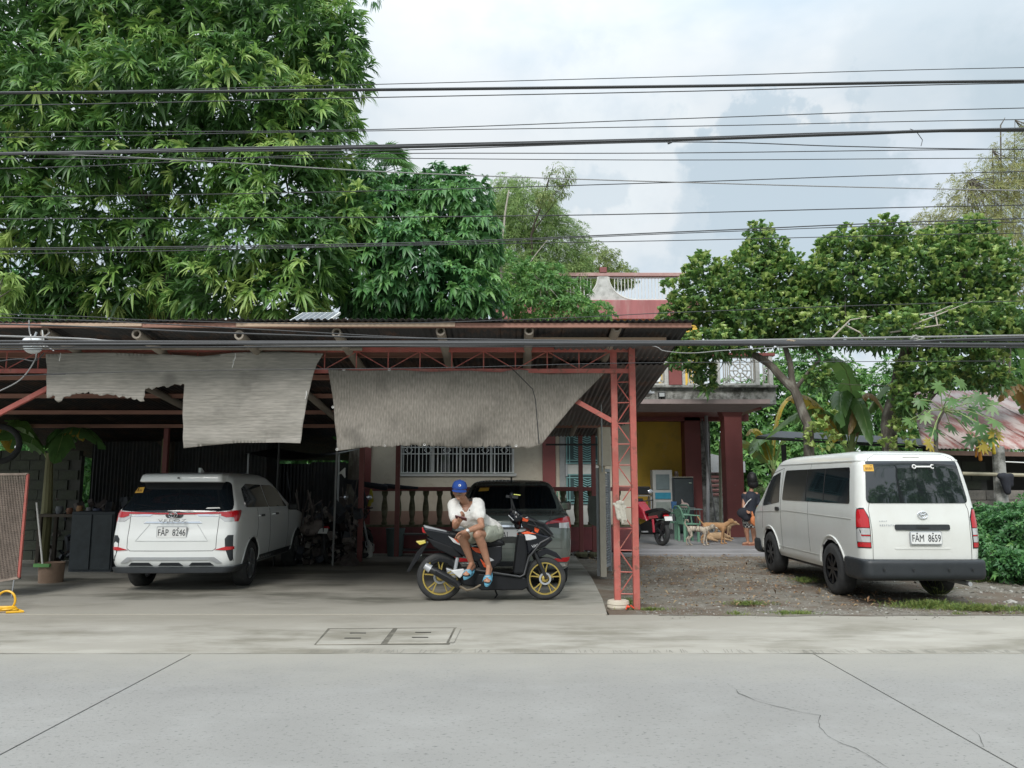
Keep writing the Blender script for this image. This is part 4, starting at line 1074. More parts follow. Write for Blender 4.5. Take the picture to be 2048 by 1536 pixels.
# ---- white van
VX, VY = 5.275, 10.07
van = thing('parked_van', 'white high window van seen from behind, parked on the dirt lot', 'van', (VX, VY, -.02), R(-.6)); van.scale = (.90, 1, 1)
lv = [(.34, .10, 4.62, .80, .12, .25, .02), (.42, .06, 4.72, .835, .13, .28, .03), (.62, .03, 4.80, .85, .13, .3, .03), (.80, .02, 4.82, .86, .13, .3, .03), (1.00, .03, 4.78, .862, .13, .3, .03), (1.13, .05, 4.60, .86, .13, .3, .03),
      (1.25, .075, 4.40, .85, .13, .3, .04), (1.45, .11, 4.15, .825, .13, .3, .04), (1.66, .15, 3.88, .79, .13, .3, .04), (1.82, .185, 3.68, .755, .14, .3, .045), (1.90, .23, 3.56, .72, .16, .3, .05), (1.95, .34, 3.42, .66, .2, .3, .05), (1.985, .66, 3.2, .52, .25, .3, .05), (2.0, 1.1, 2.8, .25, .2, .2, 0)]
VW = [(1.02, .345), (3.72, .345)]
bb = carbody(lv); vb0 = uncut(bb); vbody, vb = finish_body(bb, VW, .41, .86, van_m, van)
# bumper: own shell a little larger than the body
lb_ = [(.30, .10, .5, .84, .12, .02, .03), (.33, -.04, .55, .87, .13, .02, .05), (.40, -.07, .56, .88, .13, .02, .05), (.52, -.07, .56, .882, .13, .02, .05), (.565, -.05, .55, .875, .13, .02, .05), (.575, .05, .5, .85, .12, .02, .05)]
bmp = carbody(lb_, ny=6).build('rear_bumper', bumper_m, van, smooth=True, ang=30)
for x_ in (-.62, -.22, .28, .62): MB().lathe([(.018, -.004), (.016, -.008), (.0, -.008)], (x_, -.125+.05*(x_/.88)**2, .46), 12, axis='y').build('parking_sensor', black_m, bmp)
fb_ = carbody([(.30, 4.3, 4.78, .83, .05, .28, 0), (.36, 4.28, 4.86, .865, .05, .3, 0), (.50, 4.28, 4.86, .87, .05, .3, 0), (.55, 4.3, 4.8, .85, .05, .3, 0)], ny=6).build('front_bumper', bumper_m, van, smooth=True)
rg_ = roundpoly([(-.735, 1.285), (.735, 1.285), (.665, 1.80), (.655, 1.835), (-.655, 1.835), (-.665, 1.80)], [.07, .07, .03, .04, .04, .03])
decal(vb, 'rear', rg_, 'rear_window', vanglass_m, van, off=.008, step=.035)
for s_ in (-1, 1):
    x0, x1 = s_*.72, s_*.865
    tl = bpy.data.objects.new('tail_light', None); link(tl, van)
    for nm, mm, z0, z1 in (('lamp_frame', black_m, .71, 1.225), ('red_lens', redlamp_m, .975, 1.205), ('clear_lens', clearlamp_m, .885, .965), ('red_lens', redlamp_m, .868, .882), ('clear_lens', clearlamp_m, .79, .862), ('red_lens', redlamp_m, .725, .785)):
        e = 0 if nm == 'lamp_frame' else .012
        pl = [(x0+s_*e, z0), (x1+s_*.02, z0), (x1+s_*.02, z1)] + ([(x0+s_*.055, z1), (x0+s_*e, z1-.12)] if z1 > 1.15 else [(x0+s_*e, z1)])
        decal(vb, 'rear', pl, nm, mm, tl, off=.004 if nm == 'lamp_frame' else .010, step=.03)
    # side faces of the lamp
    sd_ = 'right' if s_ > 0 else 'left'
    for nm, mm, z0, z1 in (('lamp_frame', black_m, .71, 1.225), ('red_lens', redlamp_m, .975, 1.205), ('clear_lens', clearlamp_m, .79, .965), ('red_lens', redlamp_m, .725, .785)):
        decal(vb, sd_, [(.05, z0), (.15 if nm == 'lamp_frame' else .135, z0), (.15 if nm == 'lamp_frame' else .135, z1-.02), (.10, z1)], nm, mm, tl, off=.004 if nm == 'lamp_frame' else .009, step=.03)
decal(vb, 'rear', roundpoly([(-.38, .945), (.40, .945), (.40, 1.015), (-.38, 1.015)], .025), 'hatch_handle', bumper_m, van, off=.02)
decal(vb, 'rear', roundpoly([(-.08, .965), (.10, .965), (.10, .99), (-.08, .99)], .01), 'plate_lamp', black_m, van, off=.026)
seam(vb, 'rear', [(-.70, .57), (-.70, .95), (-.715, 1.2), (-.69, 1.28), (-.62, 1.86), (-.5, 1.92), (.5, 1.92), (.62, 1.86), (.69, 1.28), (.715, 1.2), (.70, .95), (.70, .57)], 'hatch_gap', seam_m, van)
decal(vb, 'rear', roundpoly([(-.38, .70), (.38, .70), (.40, .715), (-.40, .715)], .004), 'hatch_crease', van_m, van, off=.006)
number_plate(van, .035, -.035, .845, 'FAM  8659', w=.43)
emblem(van, .03, .01, 1.135, .068, tilt=R(-12))
decal(vb, 'rear', roundpoly([(-.11, 1.885), (.14, 1.885), (.12, 1.91), (-.09, 1.91)], .01), 'brake_lamp', M('lamp_housing', (.6, .6, .57), .3), van, off=.012)
decal(vb, 'rear', [(-.70, 1.70), (-.56, 1.70), (-.56, 1.79), (-.69, 1.79)], 'window_sticker', sticker_m, van, off=.012)
sink_m = M('sticker_ink', (.25, .12, .02), .7)
for x_, z_, w_, h_ in ((-.63, 1.772, .10, .010), (-.665, 1.735, .018, .03), (-.64, 1.735, .014, .03), (-.612, 1.735, .02, .03), (-.585, 1.735, .014, .03)): decal(vb, 'rear', [(x_-w_/2, z_-h_/2), (x_+w_/2, z_-h_/2), (x_+w_/2, z_+h_/2), (x_-w_/2, z_+h_/2)], 'sticker_print', sink_m, van, off=.0135, step=.1, depth=.001)
wr = MB()
for a, c, w_ in (((-.10, 0), (.13, 0), .020),): wr.bar((a[0], 0, a[1]), (c[0], 0, c[1]), w_, .004, up=(0, 1, 0))
for x_ in (-.115, .15):
    pts = [(x_+.024*math.cos(R(q)), 0, .024*math.sin(R(q))) for q in (range(0, 361, 30) if x_ < 0 else range(50, 311, 26))]; wr.tube(pts, .009, 5)
wr.build('spanner_decal', white_m, van, (.12, .10, 1.76), (R(-12), 0, 0))
for row, z_, n_ in ((0, 1.048, 4), (1, .992, 7)):   # worn, unreadable badge letters
    for k in range(n_):
        x_ = -.585+k*.030; h_ = (.016, .024)[row]
        decal(vb, 'rear', [(x_, z_), (x_+.005+.008*((k*7) % 3 == 1), z_), (x_+.018, z_+h_*(.5+.5*(k % 2))), (x_+.004, z_+h_)], 'badge_letter', steel_m, van, off=.005, step=.1, depth=.001)
# sides
for sd_, s_ in (('left', -1), ('right', 1)):
    decal(vb, sd_, roundpoly([(.34, 1.27), (3.02, 1.27), (2.95, 1.76), (.42, 1.76)], .05), 'side_window', darkglass_m, van, off=.005)
    for y_ in (1.25, 1.95): decal(vb, sd_, [(y_-.012, 1.285), (y_+.012, 1.285), (y_+.008, 1.75), (y_-.012, 1.75)], 'window_divider', black_m, van, off=.009, step=.1)
    decal(vb, sd_, roundpoly([(3.16, 1.23), (4.02, 1.15), (4.0, 1.22), (3.62, 1.66), (3.2, 1.74)], .03), 'door_window', darkglass_m, van, off=.005)
    seam(vb, sd_, [(3.09, .45), (3.09, 1.2), (3.06, 1.80)], 'door_gap', seam_m, van); seam(vb, sd_, [(3.06, 1.80), (3.6, 1.72), (4.05, 1.2), (4.1, .75)], 'door_gap', seam_m, van)
    seam(vb, sd_, [(.30, 1.07), (2.9, 1.10), (4.4, 1.03)], 'side_crease', M('side_crease_shade', (.42, .42, .39), .5), van, r=.006)  # greyer than the paint: shading of the side crease as colour
    seam(vb, sd_, [(.2, 1.84), (3.3, 1.86)], 'rain_gutter', van_m, van, r=.014)
    seam(vb, sd_, [(1.5, .5), (3.3, .5)], 'sill_crease', M('sill_crease_shade', (.42, .42, .39), .5), van, r=.006)  # same for the sill: its crease shading is a grey line
    seam(vb, sd_, [(1.85, .52), (1.85, 1.84)], 'slide_door_gap', seam_m, van, r=.003)
    decal(vb, sd_, roundpoly([(3.16, 1.09), (3.34, 1.09), (3.34, 1.15), (3.16, 1.15)], .03), 'door_handle', black_m, van, off=.02)
    for yw, zw in VW:   # flared arch lip
        pts = [(yw+.46*math.cos(R(q)), zw+.46*math.sin(R(q))) for q in range(8, 173, 8)]; seam(vb0, sd_, pts, 'arch_lip', van_m, van, r=.018)
    if s_ > 0:
        m_ = MB().box((s_*.98, 4.1, 1.28), (.16, .1, .28)).build('wing_mirror', van_m, van, bevel=.03); MB().box((s_*.88, 4.1, 1.2), (.14, .05, .04)).build('mirror_arm', black_m, m_)
for y_, z_ in VW:
    for s_ in (-1, 1): wheel(van, s_*.745, y_, .355, .25, None, 8, M('black_rim', (.015, .016, .018), .3, metal=.5), hub_r=.60)
MB().tube([(.62, -.02, .27), (.62, .5, .27)], .03, 10).build('exhaust_pipe', steel_m, van)
MB().box((0, 2.4, .33), (1.3, 4.2, .12)).build('underbody', black_m, van)

# ---- white multi-purpose car
mpv = thing('parked_car', 'white people carrier with a red light bar, parked under the left half of the carport', 'car', (-4.77, 11.0, 0), R(1.6))
lv = [(.30, .16, 4.2, .78, .12, .3, .02), (.36, .05, 4.33, .83, .14, .35, .04), (.50, .0, 4.42, .855, .15, .4, .05), (.72, .0, 4.45, .865, .15, .4, .05), (.90, .04, 4.40, .862, .14, .45, .05), (1.0, .06, 4.20, .855, .13, .45, .05), (1.06, .07, 3.75, .85, .13, .4, .05), (1.13, .085, 3.42, .835, .13, .3, .05),
      (1.22, .14, 3.25, .79, .16, .3, .06), (1.40, .23, 2.95, .715, .18, .3, .06), (1.55, .31, 2.65, .655, .20, .3, .07), (1.62, .36, 2.45, .615, .20, .3, .07), (1.67, .47, 2.2, .54, .2, .3, .06), (1.69, .8, 1.95, .40, .2, .2, .04), (1.70, 1.1, 1.8, .2, .15, .15, 0)]
MW = [(.86, .33), (3.60, .33)]
bb = carbody(lv); mb0 = uncut(bb); _, mb = finish_body(bb, MW, .375, .86, white_car_m, mpv)
decal(mb, 'rear', roundpoly([(-.785, 1.145), (-.4, 1.115), (.4, 1.115), (.785, 1.145), (.768, 1.22), (.645, 1.55), (-.645, 1.55), (-.768, 1.22)], [.03, .1, .1, .03, .02, .06, .06, .02]), 'rear_window', darkglass_m, mpv, off=.012, step=.03)
# roof spoiler
sp_ = [(1.535, .24, .66, .575, .05, .04, .05), (1.55, .17, .67, .59, .06, .04, .06), (1.63, .19, .7, .575, .06, .04, .06), (1.66, .24, .72, .55, .06, .04, .06), (1.672, .40, .70, .52, .06, .04, .06)]
spo = carbody(sp_, ny=4).build('roof_spoiler', white_car_m, mpv, smooth=True)
MB().box((0, .105, 1.60), (.03, .01, .02)).build('washer_jet', black_m, spo)
MB().prism([(0, 1.69), (.16, 1.69), (.03, 1.755), (.0, 1.76)], -.02, .02, axis='x').build('shark_fin_antenna', white_car_m, mpv).location = (0, .9, 0)
decal(mb, 'rear', [(-.79, 1.098), (-.2, 1.088), (.2, 1.088), (.79, 1.098), (.79, 1.128), (.2, 1.108), (-.2, 1.108), (-.79, 1.128)], 'light_bar', redlamp_m, mpv, off=.012, step=.04)
for s_ in (-1, 1):
    sd_ = 'right' if s_ > 0 else 'left'; tl = bpy.data.objects.new('tail_light', None); link(tl, mpv)
    decal(mb, 'rear', [(s_*.62, 1.045), (s_*.62, 1.125), (s_*.86, 1.14), (s_*.86, .985), (s_*.70, .985)], 'lamp_frame', clearlamp_m, tl, off=.006, step=.03)
    decal(mb, 'rear', [(s_*.645, 1.07), (s_*.645, 1.12), (s_*.86, 1.135), (s_*.86, 1.05), (s_*.72, 1.045)], 'red_lens', redlamp_m, tl, off=.014, step=.03)
    decal(mb, sd_, [(.10, .985), (.16, .985), (.33, 1.12), (.33, 1.14), (.10, 1.14)], 'lamp_side', redlamp_m, tl, off=.008, step=.03)
    decal(mb, 'rear', [(s_*.73, .75), (s_*.765, .80), (s_*.83, .80), (s_*.835, .44), (s_*.80, .44), (s_*.74, .62)], 'bumper_vent', bumper_m, mpv, off=.005, step=.03)
    decal(mb, 'rear', [(s_*.60, .60), (s_*.74, .64), (s_*.845, .64), (s_*.845, .60), (s_*.74, .59)], 'reflector', redlamp_m, mpv, off=.013, step=.03)
    decal(mb, 'rear', [(s_*.62, 1.06), (s_*.44, 1.095), (s_*.30, 1.09), (s_*.34, 1.06)], 'chrome_blade', chrome_m, mpv, off=.008, step=.04)
    # side glass, door lines, handles
    decal(mb, sd_, roundpoly([(.62, 1.17), (1.75, 1.145), (1.75, 1.50), (1.0, 1.52), (.72, 1.45)], .03), 'side_window', darkglass_m, mpv, off=.005)
    decal(mb, sd_, roundpoly([(1.79, 1.145), (2.85, 1.13), (2.62, 1.42), (2.3, 1.50), (1.79, 1.50)], .03), 'side_window', darkglass_m, mpv, off=.005)
    for pts in ([(1.02, .62), (1.12, .85), (1.12, 1.15)], [(1.78, .40), (1.78, 1.13)], [(2.85, .42), (2.95, 1.1)]): seam(mb, sd_, pts, 'door_gap', seam_m, mpv)
    for y_ in (1.2, 2.0): decal(mb, sd_, roundpoly([(y_, 1.01), (y_+.2, 1.01), (y_+.2, 1.045), (y_, 1.045)], .012), 'door_handle', chrome_m, mpv, off=.03)
    for yw, zw in MW:
        pts = [(yw+.40*math.cos(R(q)), zw+.40*math.sin(R(q))) for q in range(0, 181, 8)]; seam(mb0, sd_, pts, 'arch_lip', white_car_m, mpv, r=.012)
    decal(mb, sd_, [(1.25, .32), (3.2, .32), (3.2, .42), (1.25, .42)], 'sill_trim', bumper_m, mpv, off=.008, step=.1)
    m_ = MB().box((s_*.93, 2.95, 1.12), (.16, .10, .12)).build('wing_mirror', black_m, mpv, bevel=.03)
seam(mb, 'rear', [(-.62, 1.13), (-.615, .62), (-.57, .585), (.57, .585), (.615, .62), (.62, 1.13)], 'hatch_gap', seam_m, mpv)
decal(mb, 'rear', roundpoly([(-.42, .965), (.40, .965), (.36, .99), (-.38, .99)], .006), 'hatch_garnish', chrome_m, mpv, off=.012)
decal(mb, 'rear', [(-.70, .42), (-.60, .50), (.60, .50), (.70, .42), (.62, .42), (.53, .46), (-.53, .46), (-.62, .42)], 'skid_trim', steel_m, mpv, off=.014, step=.05)
for x_ in (-.42, 0, .42): decal(mb, 'rear', [(x_-.17, .38), (x_-.12, .425), (x_+.12, .425), (x_+.17, .38)], 'diffuser_pad', bumper_m, mpv, off=.018)
lbp = carbody([(.265, .12, .6, .79, .12, .02, .03), (.285, .0, .62, .825, .14, .02, .05), (.352, -.004, .62, .862, .15, .02, .05), (.358, .03, .6, .85, .14, .02, .05)], ny=4).build('rear_bumper', bumper_m, mpv, smooth=True)
seam(mb, 'rear', [(-.33, .95), (-.50, .72), (.50, .72), (.33, .95)], 'hatch_crease', M('crease_shade', (.50, .52, .52), .4), mpv, r=.006)  # grey lines paint the shading of the pressed hatch panel
number_plate(mpv, .0, -.03, .84, 'FAP  8246')
emblem(mpv, .0, -.02, 1.08, .06)
decal(mb, 'rear', roundpoly([(-.10, 1.04), (.10, 1.04), (.13, 1.075), (.09, 1.13), (-.09, 1.13), (-.13, 1.075)], .03), 'emblem_base', black_m, mpv, off=.012)
text('VELOZ', .058, M('badge_chrome', (.3, .3, .31), .3, metal=.6), mpv, (0, -.036, 1.002), sx=1.9, space=1.25)
decal(mb, 'rear', [(-.69, 1.385), (-.54, 1.39), (-.54, 1.47), (-.67, 1.465)], 'window_sticker', sticker_m, mpv, off=.016)
for x_, w_ in ((-.645, .015), (-.62, .02), (-.592, .014), (-.57, .014)): decal(mb, 'rear', [(x_-w_/2, 1.405), (x_+w_/2, 1.405), (x_+w_/2, 1.435), (x_-w_/2, 1.435)], 'sticker_print', sink_m, mpv, off=.018, step=.1, depth=.001)
decal(mb, 'rear', [(.42, 1.165), (.62, 1.17), (.60, 1.185), (.44, 1.182)], 'window_sticker', white_m, mpv, off=.016, step=.02)
for y_, z_ in MW:
    for s_ in (-1, 1): wheel(mpv, s_*.75, y_, .335, .21, None, 5, M('machined_rim', (.3, .31, .32), .3, metal=.8), split=True, hub_r=.68)
MB().box((0, 2.2, .30), (1.3, 3.9, .1)).build('underbody', black_m, mpv)

# ---- dark grey-green saloon
sed = thing('parked_car', 'dark grey-green saloon car parked behind the seated man', 'car', (-.01, 11.25, 0), 0)
lv = [(.28, .18, 4.1, .78, .12, .3, .02), (.34, .06, 4.25, .83, .15, .35, .05), (.50, .01, 4.38, .86, .17, .4, .07), (.72, .0, 4.42, .868, .17, .4, .07), (.90, .03, 4.3, .865, .16, .45, .07), (1.0, .06, 4.0, .855, .15, .45, .07), (1.05, .10, 3.7, .845, .15, .4, .07), (1.085, .26, 3.45, .83, .15, .3, .07), (1.11, .46, 3.3, .81, .14, .3, .07),
      (1.16, .60, 3.2, .79, .14, .3, .07), (1.35, .95, 2.85, .715, .15, .3, .07), (1.48, 1.22, 2.6, .655, .16, .3, .07), (1.54, 1.42, 2.4, .60, .16, .3, .06), (1.575, 1.7, 2.2, .46, .16, .2, .04), (1.585, 1.85, 2.05, .2, .1, .1, 0)]
SW = [(.98, .31), (3.55, .31)]
bb = carbody(lv); sb0 = uncut(bb); _, sb = finish_body(bb, SW, .355, .865, sedan_m, sed)
decal(sb, 'rear', roundpoly([(-.70, 1.145), (.70, 1.145), (.60, 1.49), (-.60, 1.49)], .05), 'rear_window', darkglass_m, sed, off=.010, step=.035)
seam(sb, 'rear', [(-.62, 1.495), (0, 1.51), (.62, 1.495)], 'roof_edge', seam_m, sed, r=.004)
MB().prism([(0, 1.57), (.15, 1.57), (.05, 1.63), (.02, 1.63)], -.015, .015, axis='x').build('shark_fin_antenna', black_m, sed).location = (0, 1.55, 0)
for s_ in (-1, 1):
    sd_ = 'right' if s_ > 0 else 'left'; tl = bpy.data.objects.new('tail_light', None); link(tl, sed)
    decal(sb, 'rear', [(s_*.42, .915), (s_*.52, .985), (s_*.66, 1.03), (s_*.87, 1.06), (s_*.87, .875), (s_*.60, .895)], 'lamp_frame', black_m, tl, off=.004, step=.04)
    decal(sb, 'rear', [(s_*.46, .93), (s_*.53, .975), (s_*.68, 1.02), (s_*.87, 1.05), (s_*.87, .965), (s_*.63, .955)], 'red_lens', redlamp_m, tl, off=.011, step=.03)
    decal(sb, 'rear', [(s_*.69, .885), (s_*.69, .957), (s_*.87, .965), (s_*.87, .88)], 'clear_lens', clearlamp_m, tl, off=.011, step=.03)
    decal(sb, sd_, [(.11, .885), (.30, .97), (.36, 1.02), (.12, 1.05)], 'lamp_side', redlamp_m, tl, off=.01, step=.03)
    decal(sb, 'rear', [(s_*.56, .415), (s_*.62, .455), (s_*.84, .475), (s_*.86, .44), (s_*.80, .405)], 'reflector', redlamp_m, sed, off=.012, step=.03)
    decal(sb, sd_, roundpoly([(1.05, 1.14), (1.75, 1.13), (1.75, 1.46), (1.45, 1.44)], .03), 'side_window', darkglass_m, sed, off=.005)
    decal(sb, sd_, roundpoly([(1.79, 1.13), (2.85, 1.12), (2.5, 1.42), (1.79, 1.46)], .03), 'side_window', darkglass_m, sed, off=.005)
    for pts in ([(1.3, .45), (1.25, 1.1)], [(1.78, .40), (1.78, 1.1)], [(2.85, .42), (2.9, 1.08)]): seam(sb, sd_, pts, 'door_gap', seam_m, sed)
    for y_ in (1.4, 2.1): decal(sb, sd_, roundpoly([(y_, .97), (y_+.2, .97), (y_+.2, 1.0), (y_, 1.0)], .01), 'door_handle', chrome_m, sed, off=.03)
    m_ = MB().box((s_*.97, 2.75, 1.13), (.2, .11, .15)).build('wing_mirror', sedan_m, sed, bevel=.035, seg=3); MB().box((s_*.97, 2.692, 1.13), (.15, .006, .11)).build('mirror_glass', M('mirror', (.4, .42, .45), .08, metal=.9), m_)
seam(sb, 'rear', [(-.55, 1.07), (-.56, .93), (-.50, .68), (.50, .68), (.56, .93), (.55, 1.07)], 'boot_gap', seam_m, sed)
seam(sb, 'rear', [(-.85, .60), (0, .60), (.85, .60)], 'bumper_crease', seam_m, sed, r=.003)
decal(sb, 'rear', [(-.46, .90), (.46, .90), (.45, .93), (-.45, .93)], 'boot_garnish', chrome_m, sed, off=.012)
decal(sb, 'rear', [(-.36, .68), (.36, .68), (.33, .895), (-.33, .895)], 'plate_recess_shade', M('recess_shade', (.04, .045, .042), .5), sed, off=.003)  # dark patch paints the shade of a plate recess, nothing is sunk
decal(sb, 'rear', [(-.82, .34), (.82, .34), (.84, .385), (-.84, .385)], 'bumper_lip', chrome_m, sed, off=.014)
decal(sb, 'rear', [(-.55, .345), (.55, .345), (.50, .42), (-.50, .42)], 'lower_grille', bumper_m, sed, off=.016)
number_plate(sed, .0, -.04, .79, 'FAJ', shift=-.11)
decal(sb, 'rear', [(-.52, 1.40), (-.36, 1.41), (-.35, 1.46), (-.50, 1.455)], 'window_sticker', sticker_m, sed, off=.014)
for y_, z_ in SW:
    for s_ in (-1, 1): wheel(sed, s_*.76, y_, .315, .2, None, 6, M('silver_rim', (.35, .36, .37), .3, metal=.8), hub_r=.66)
MB().box((0, 2.2, .28), (1.3, 3.8, .1)).build('underbody', black_m, sed)

# ------------------------------------------------------------------ scooters
def spoked(root, x, r, w, tyre_m, rim_m, y=0, name='wheel', spokes=5):
    wh = bpy.data.objects.new(name, None); link(wh, root); wh.location = (x, y, r)
    MB().lathe([(r*.76, -w*.40), (r*.84, -w*.5), (r*.95, -w*.38), (r, -w*.08), (r, w*.08), (r*.95, w*.38), (r*.84, w*.5), (r*.76, w*.40), (r*.76, -w*.40)], n=40, axis='y').build('tyre', tyre_m, wh, smooth=True, ang=50)
    b = MB(); b.lathe([(r*.77, -w*.36), (r*.70, -w*.36), (r*.69, 0), (r*.70, w*.36), (r*.77, w*.36), (r*.77, -w*.36)], n=40, axis='y')
    b.lathe([(.012, -.05), (r*.16, -.04), (r*.16, .04), (.012, .05)], n=16, axis='y')
    for k in range(spokes):
        a = 2*PI*k/spokes+.3
        for d_ in (-.13, .13):
            b.bar((math.cos(a)*r*.12, 0, math.sin(a)*r*.12), (math.cos(a+d_)*r*.45, 0, math.sin(a+d_)*r*.45), r*.06, .03, up=(0, 1, 0))
            b.bar((math.cos(a+d_)*r*.44, 0, math.sin(a+d_)*r*.44), (math.cos(a+d_*1.4)*r*.71, 0, math.sin(a+d_*1.4)*r*.71), r*.05, .025, up=(0, 1, 0))
    b.build('rim', rim_m, wh, smooth=True, ang=30)
    MB().lathe([(r*.20, -.055), (r*.29, -.055), (r*.29, -.05), (r*.20, -.05), (r*.20, -.055)], n=24, axis='y').build('brake_disc', steel_m, wh)
    return wh
gold_m = M('gold_rim', (.55, .42, .12), .35, metal=.7, var=.08)
blk_m = M('scooter_black', (.008, .009, .013), .25, coat=.25, spec=.3)
mat_m = M('scooter_matt', (.009, .010, .012), .5, spec=.25)
org_m = M('scooter_orange', (.75, .10, .025), .4)
swh_m = M('scooter_white', (.60, .61, .62), .4)
sc0 = gnd(880, 1203)
sco = thing('motor_scooter', 'black motor scooter with gold wheels and orange trim that the man sits on', 'motor scooter', (sc0.x, sc0.y, .012), R(3))
K = 1/150.
def S(px, py): return ((px-880)*K, (1203-py)*K)
def SP(poly, w, name, m, y=0, bevel=.012, inset=.0):
    o = MB().prism([S(*p) for p in poly], y-w/2, y+w/2, inset=inset).build(name, m, sco, bevel=bevel); return o
spoked(sco, 0, .305, .11, rubber_m, gold_m); spoked(sco, S(1085, 0)[0], .275, .095, rubber_m, gold_m)
def STB(pts, r, name, m, y=0, n=8):
    return MB().tube([(S(p[0], p[1])[0], (p[2] if len(p) > 2 else y), S(p[0], p[1])[1]) for p in pts], r, n).build(name, m, sco, smooth=True)
# tail and seat
SP([(845, 1062), (900, 1072), (935, 1095), (965, 1120), (950, 1130), (915, 1112), (880, 1100), (858, 1082)], .24, 'tail_fairing', blk_m, bevel=.02)
SP([(852, 1080), (905, 1100), (925, 1120), (905, 1118), (868, 1100)], .27, 'tail_panel', mat_m, bevel=.015)
SP([(895, 1070), (930, 1072), (960, 1078), (1000, 1086), (1008, 1096), (985, 1100), (945, 1096), (900, 1082)], .26, 'seat', mat_m, bevel=.035)
SP([(846, 1058), (890, 1069), (898, 1074), (850, 1064)], .16, 'grab_rail', steel_m, bevel=.006)
SP([(843, 1062), (866, 1068), (862, 1076), (845, 1072)], .14, 'tail_light', redlamp_m, bevel=.006)
SP([(895, 1078), (925, 1093), (918, 1096), (905, 1090)], .275, 'side_decal', swh_m, bevel=.002)
SP([(905, 1082), (918, 1088), (915, 1092)], .285, 'orange_decal', org_m, bevel=.002)
SP([(935, 1100), (1000, 1096), (1000, 1125), (975, 1150), (955, 1140), (945, 1118)], .22, 'side_fairing', blk_m, bevel=.02)
SP([(940, 1100), (965, 1103), (958, 1112), (945, 1108)], .235, 'orange_decal', org_m, bevel=.002)
SP([(955, 1118), (975, 1140), (965, 1138)], .235, 'orange_decal', org_m, bevel=.002)
SP([(960, 1110), (985, 1125), (975, 1128)], .23, 'side_decal', swh_m, bevel=.002)
# licence bracket and mudguard
STB([(856, 1092), (838, 1093)], .018, 'indicator_stem', black_m); SP([(832, 1089), (850, 1087), (852, 1092), (840, 1096)], .16, 'indicator', M('amber', (.6, .5, .1), .3), bevel=.006)
SP([(852, 1090), (856, 1094), (838, 1122), (820, 1148), (815, 1146), (832, 1112)], .10, 'plate_bracket', mat_m, bevel=.006)
STB([(842, 1118), (838, 1112)], .02, 'reflector', chrome_m)
SP([(860, 1128), (878, 1120), (900, 1124), (915, 1140), (908, 1142), (893, 1131), (876, 1128), (864, 1136)], .12, 'rear_mudguard', mat_m, bevel=.006)
STB([(915, 1112), (908, 1150, -.09)], .025, 'shock_absorber', steel_m, y=-.09)
# engine, cover and exhaust (viewer's side)
SP([(925, 1140), (960, 1138), (972, 1160), (955, 1178), (925, 1172), (912, 1158)], .22, 'engine', mat_m, bevel=.02)
SP([(900, 1143), (925, 1140), (930, 1146), (918, 1158)], .06, 'heat_shield', swh_m, y=-.15, bevel=.01)
ex = MB(); p = [S(858, 1137), S(872, 1144), S(895, 1157), (S(918, 1172))]
ex.tube([(q[0], -.19, q[1]) for q in p], [.045, .062, .068, .05], 14, flat=.8); ex.build('muffler', black_m, sco, smooth=True)
MB().tube([(S(851, 1133)[0], -.19, S(851, 1133)[1]), (S(862, 1140)[0], -.19, S(862, 1140)[1])], [.040, .055], 14).build('muffler_cap', steel_m, sco, smooth=True)
MB().prism([S(872, 1142), S(912, 1164), S(915, 1170), S(872, 1148)], -.26, -.245).build('muffler_shield', mat_m, sco, bevel=.004)
STB([(918, 1172, -.18), (932, 1180, -.17), (945, 1178, -.15), (965, 1168, -.1)], .016, 'exhaust_pipe', M('burnt_steel', (.35, .28, .2), .35, metal=.8))
SP([(890, 1140), (930, 1150), (932, 1165), (895, 1158)], .12, 'transmission_case', steel_m, y=.05, bevel=.02)
# floorboard and frame pipe
SP([(955, 1150), (1045, 1158), (1052, 1176), (1040, 1182), (960, 1182), (945, 1170)], .26, 'floorboard', mat_m, bevel=.015)
STB([(945, 1142, -.15), (985, 1148, -.16), (1035, 1156, -.15), (1043, 1152, -.14), (1052, 1120, -.13), (1075, 1092, -.12), (1095, 1082, -.10)], .014, 'crash_bar', M('bar_grey', (.035, .037, .04), .4, spec=.3))
STB([(1043, 1150, .15), (1052, 1120, .13), (1075, 1092, .12), (1095, 1082, .10)], .014, 'crash_bar', M('bar_grey', (.035, .037, .04), .4, spec=.3))
# front shield
SP([(1022, 1152), (1045, 1152), (1050, 1110), (1045, 1075), (1032, 1072), (1028, 1100)], .30, 'leg_shield', mat_m, bevel=.03)
SP([(1042, 1075), (1060, 1070), (1090, 1078), (1102, 1086), (1085, 1100), (1062, 1108), (1050, 1118)], .22, 'front_fairing', blk_m, bevel=.03)
SP([(1032, 1078), (1048, 1074), (1066, 1079), (1068, 1084), (1055, 1087), (1040, 1088)], .235, 'white_panel', swh_m, bevel=.006)
SP([(1030, 1076), (1050, 1070), (1068, 1075), (1050, 1075)], .245, 'orange_decal', org_m, bevel=.004)
text('VAR', .05, swh_m, sco, (S(1065, 1098)[0], -.115, S(1065, 1098)[1]), (PI/2, R(-14), 0))
SP([(1038, 1045), (1052, 1040), (1085, 1058), (1102, 1078), (1092, 1082), (1060, 1072), (1040, 1062)], .16, 'nose', blk_m, bevel=.02)
SP([(1040, 1042), (1054, 1046), (1050, 1052), (1040, 1050)], .17, 'orange_decal', org_m, bevel=.003); SP([(1064, 1062), (1074, 1066), (1070, 1074), (1064, 1070)], .17, 'orange_decal', org_m, bevel=.003)
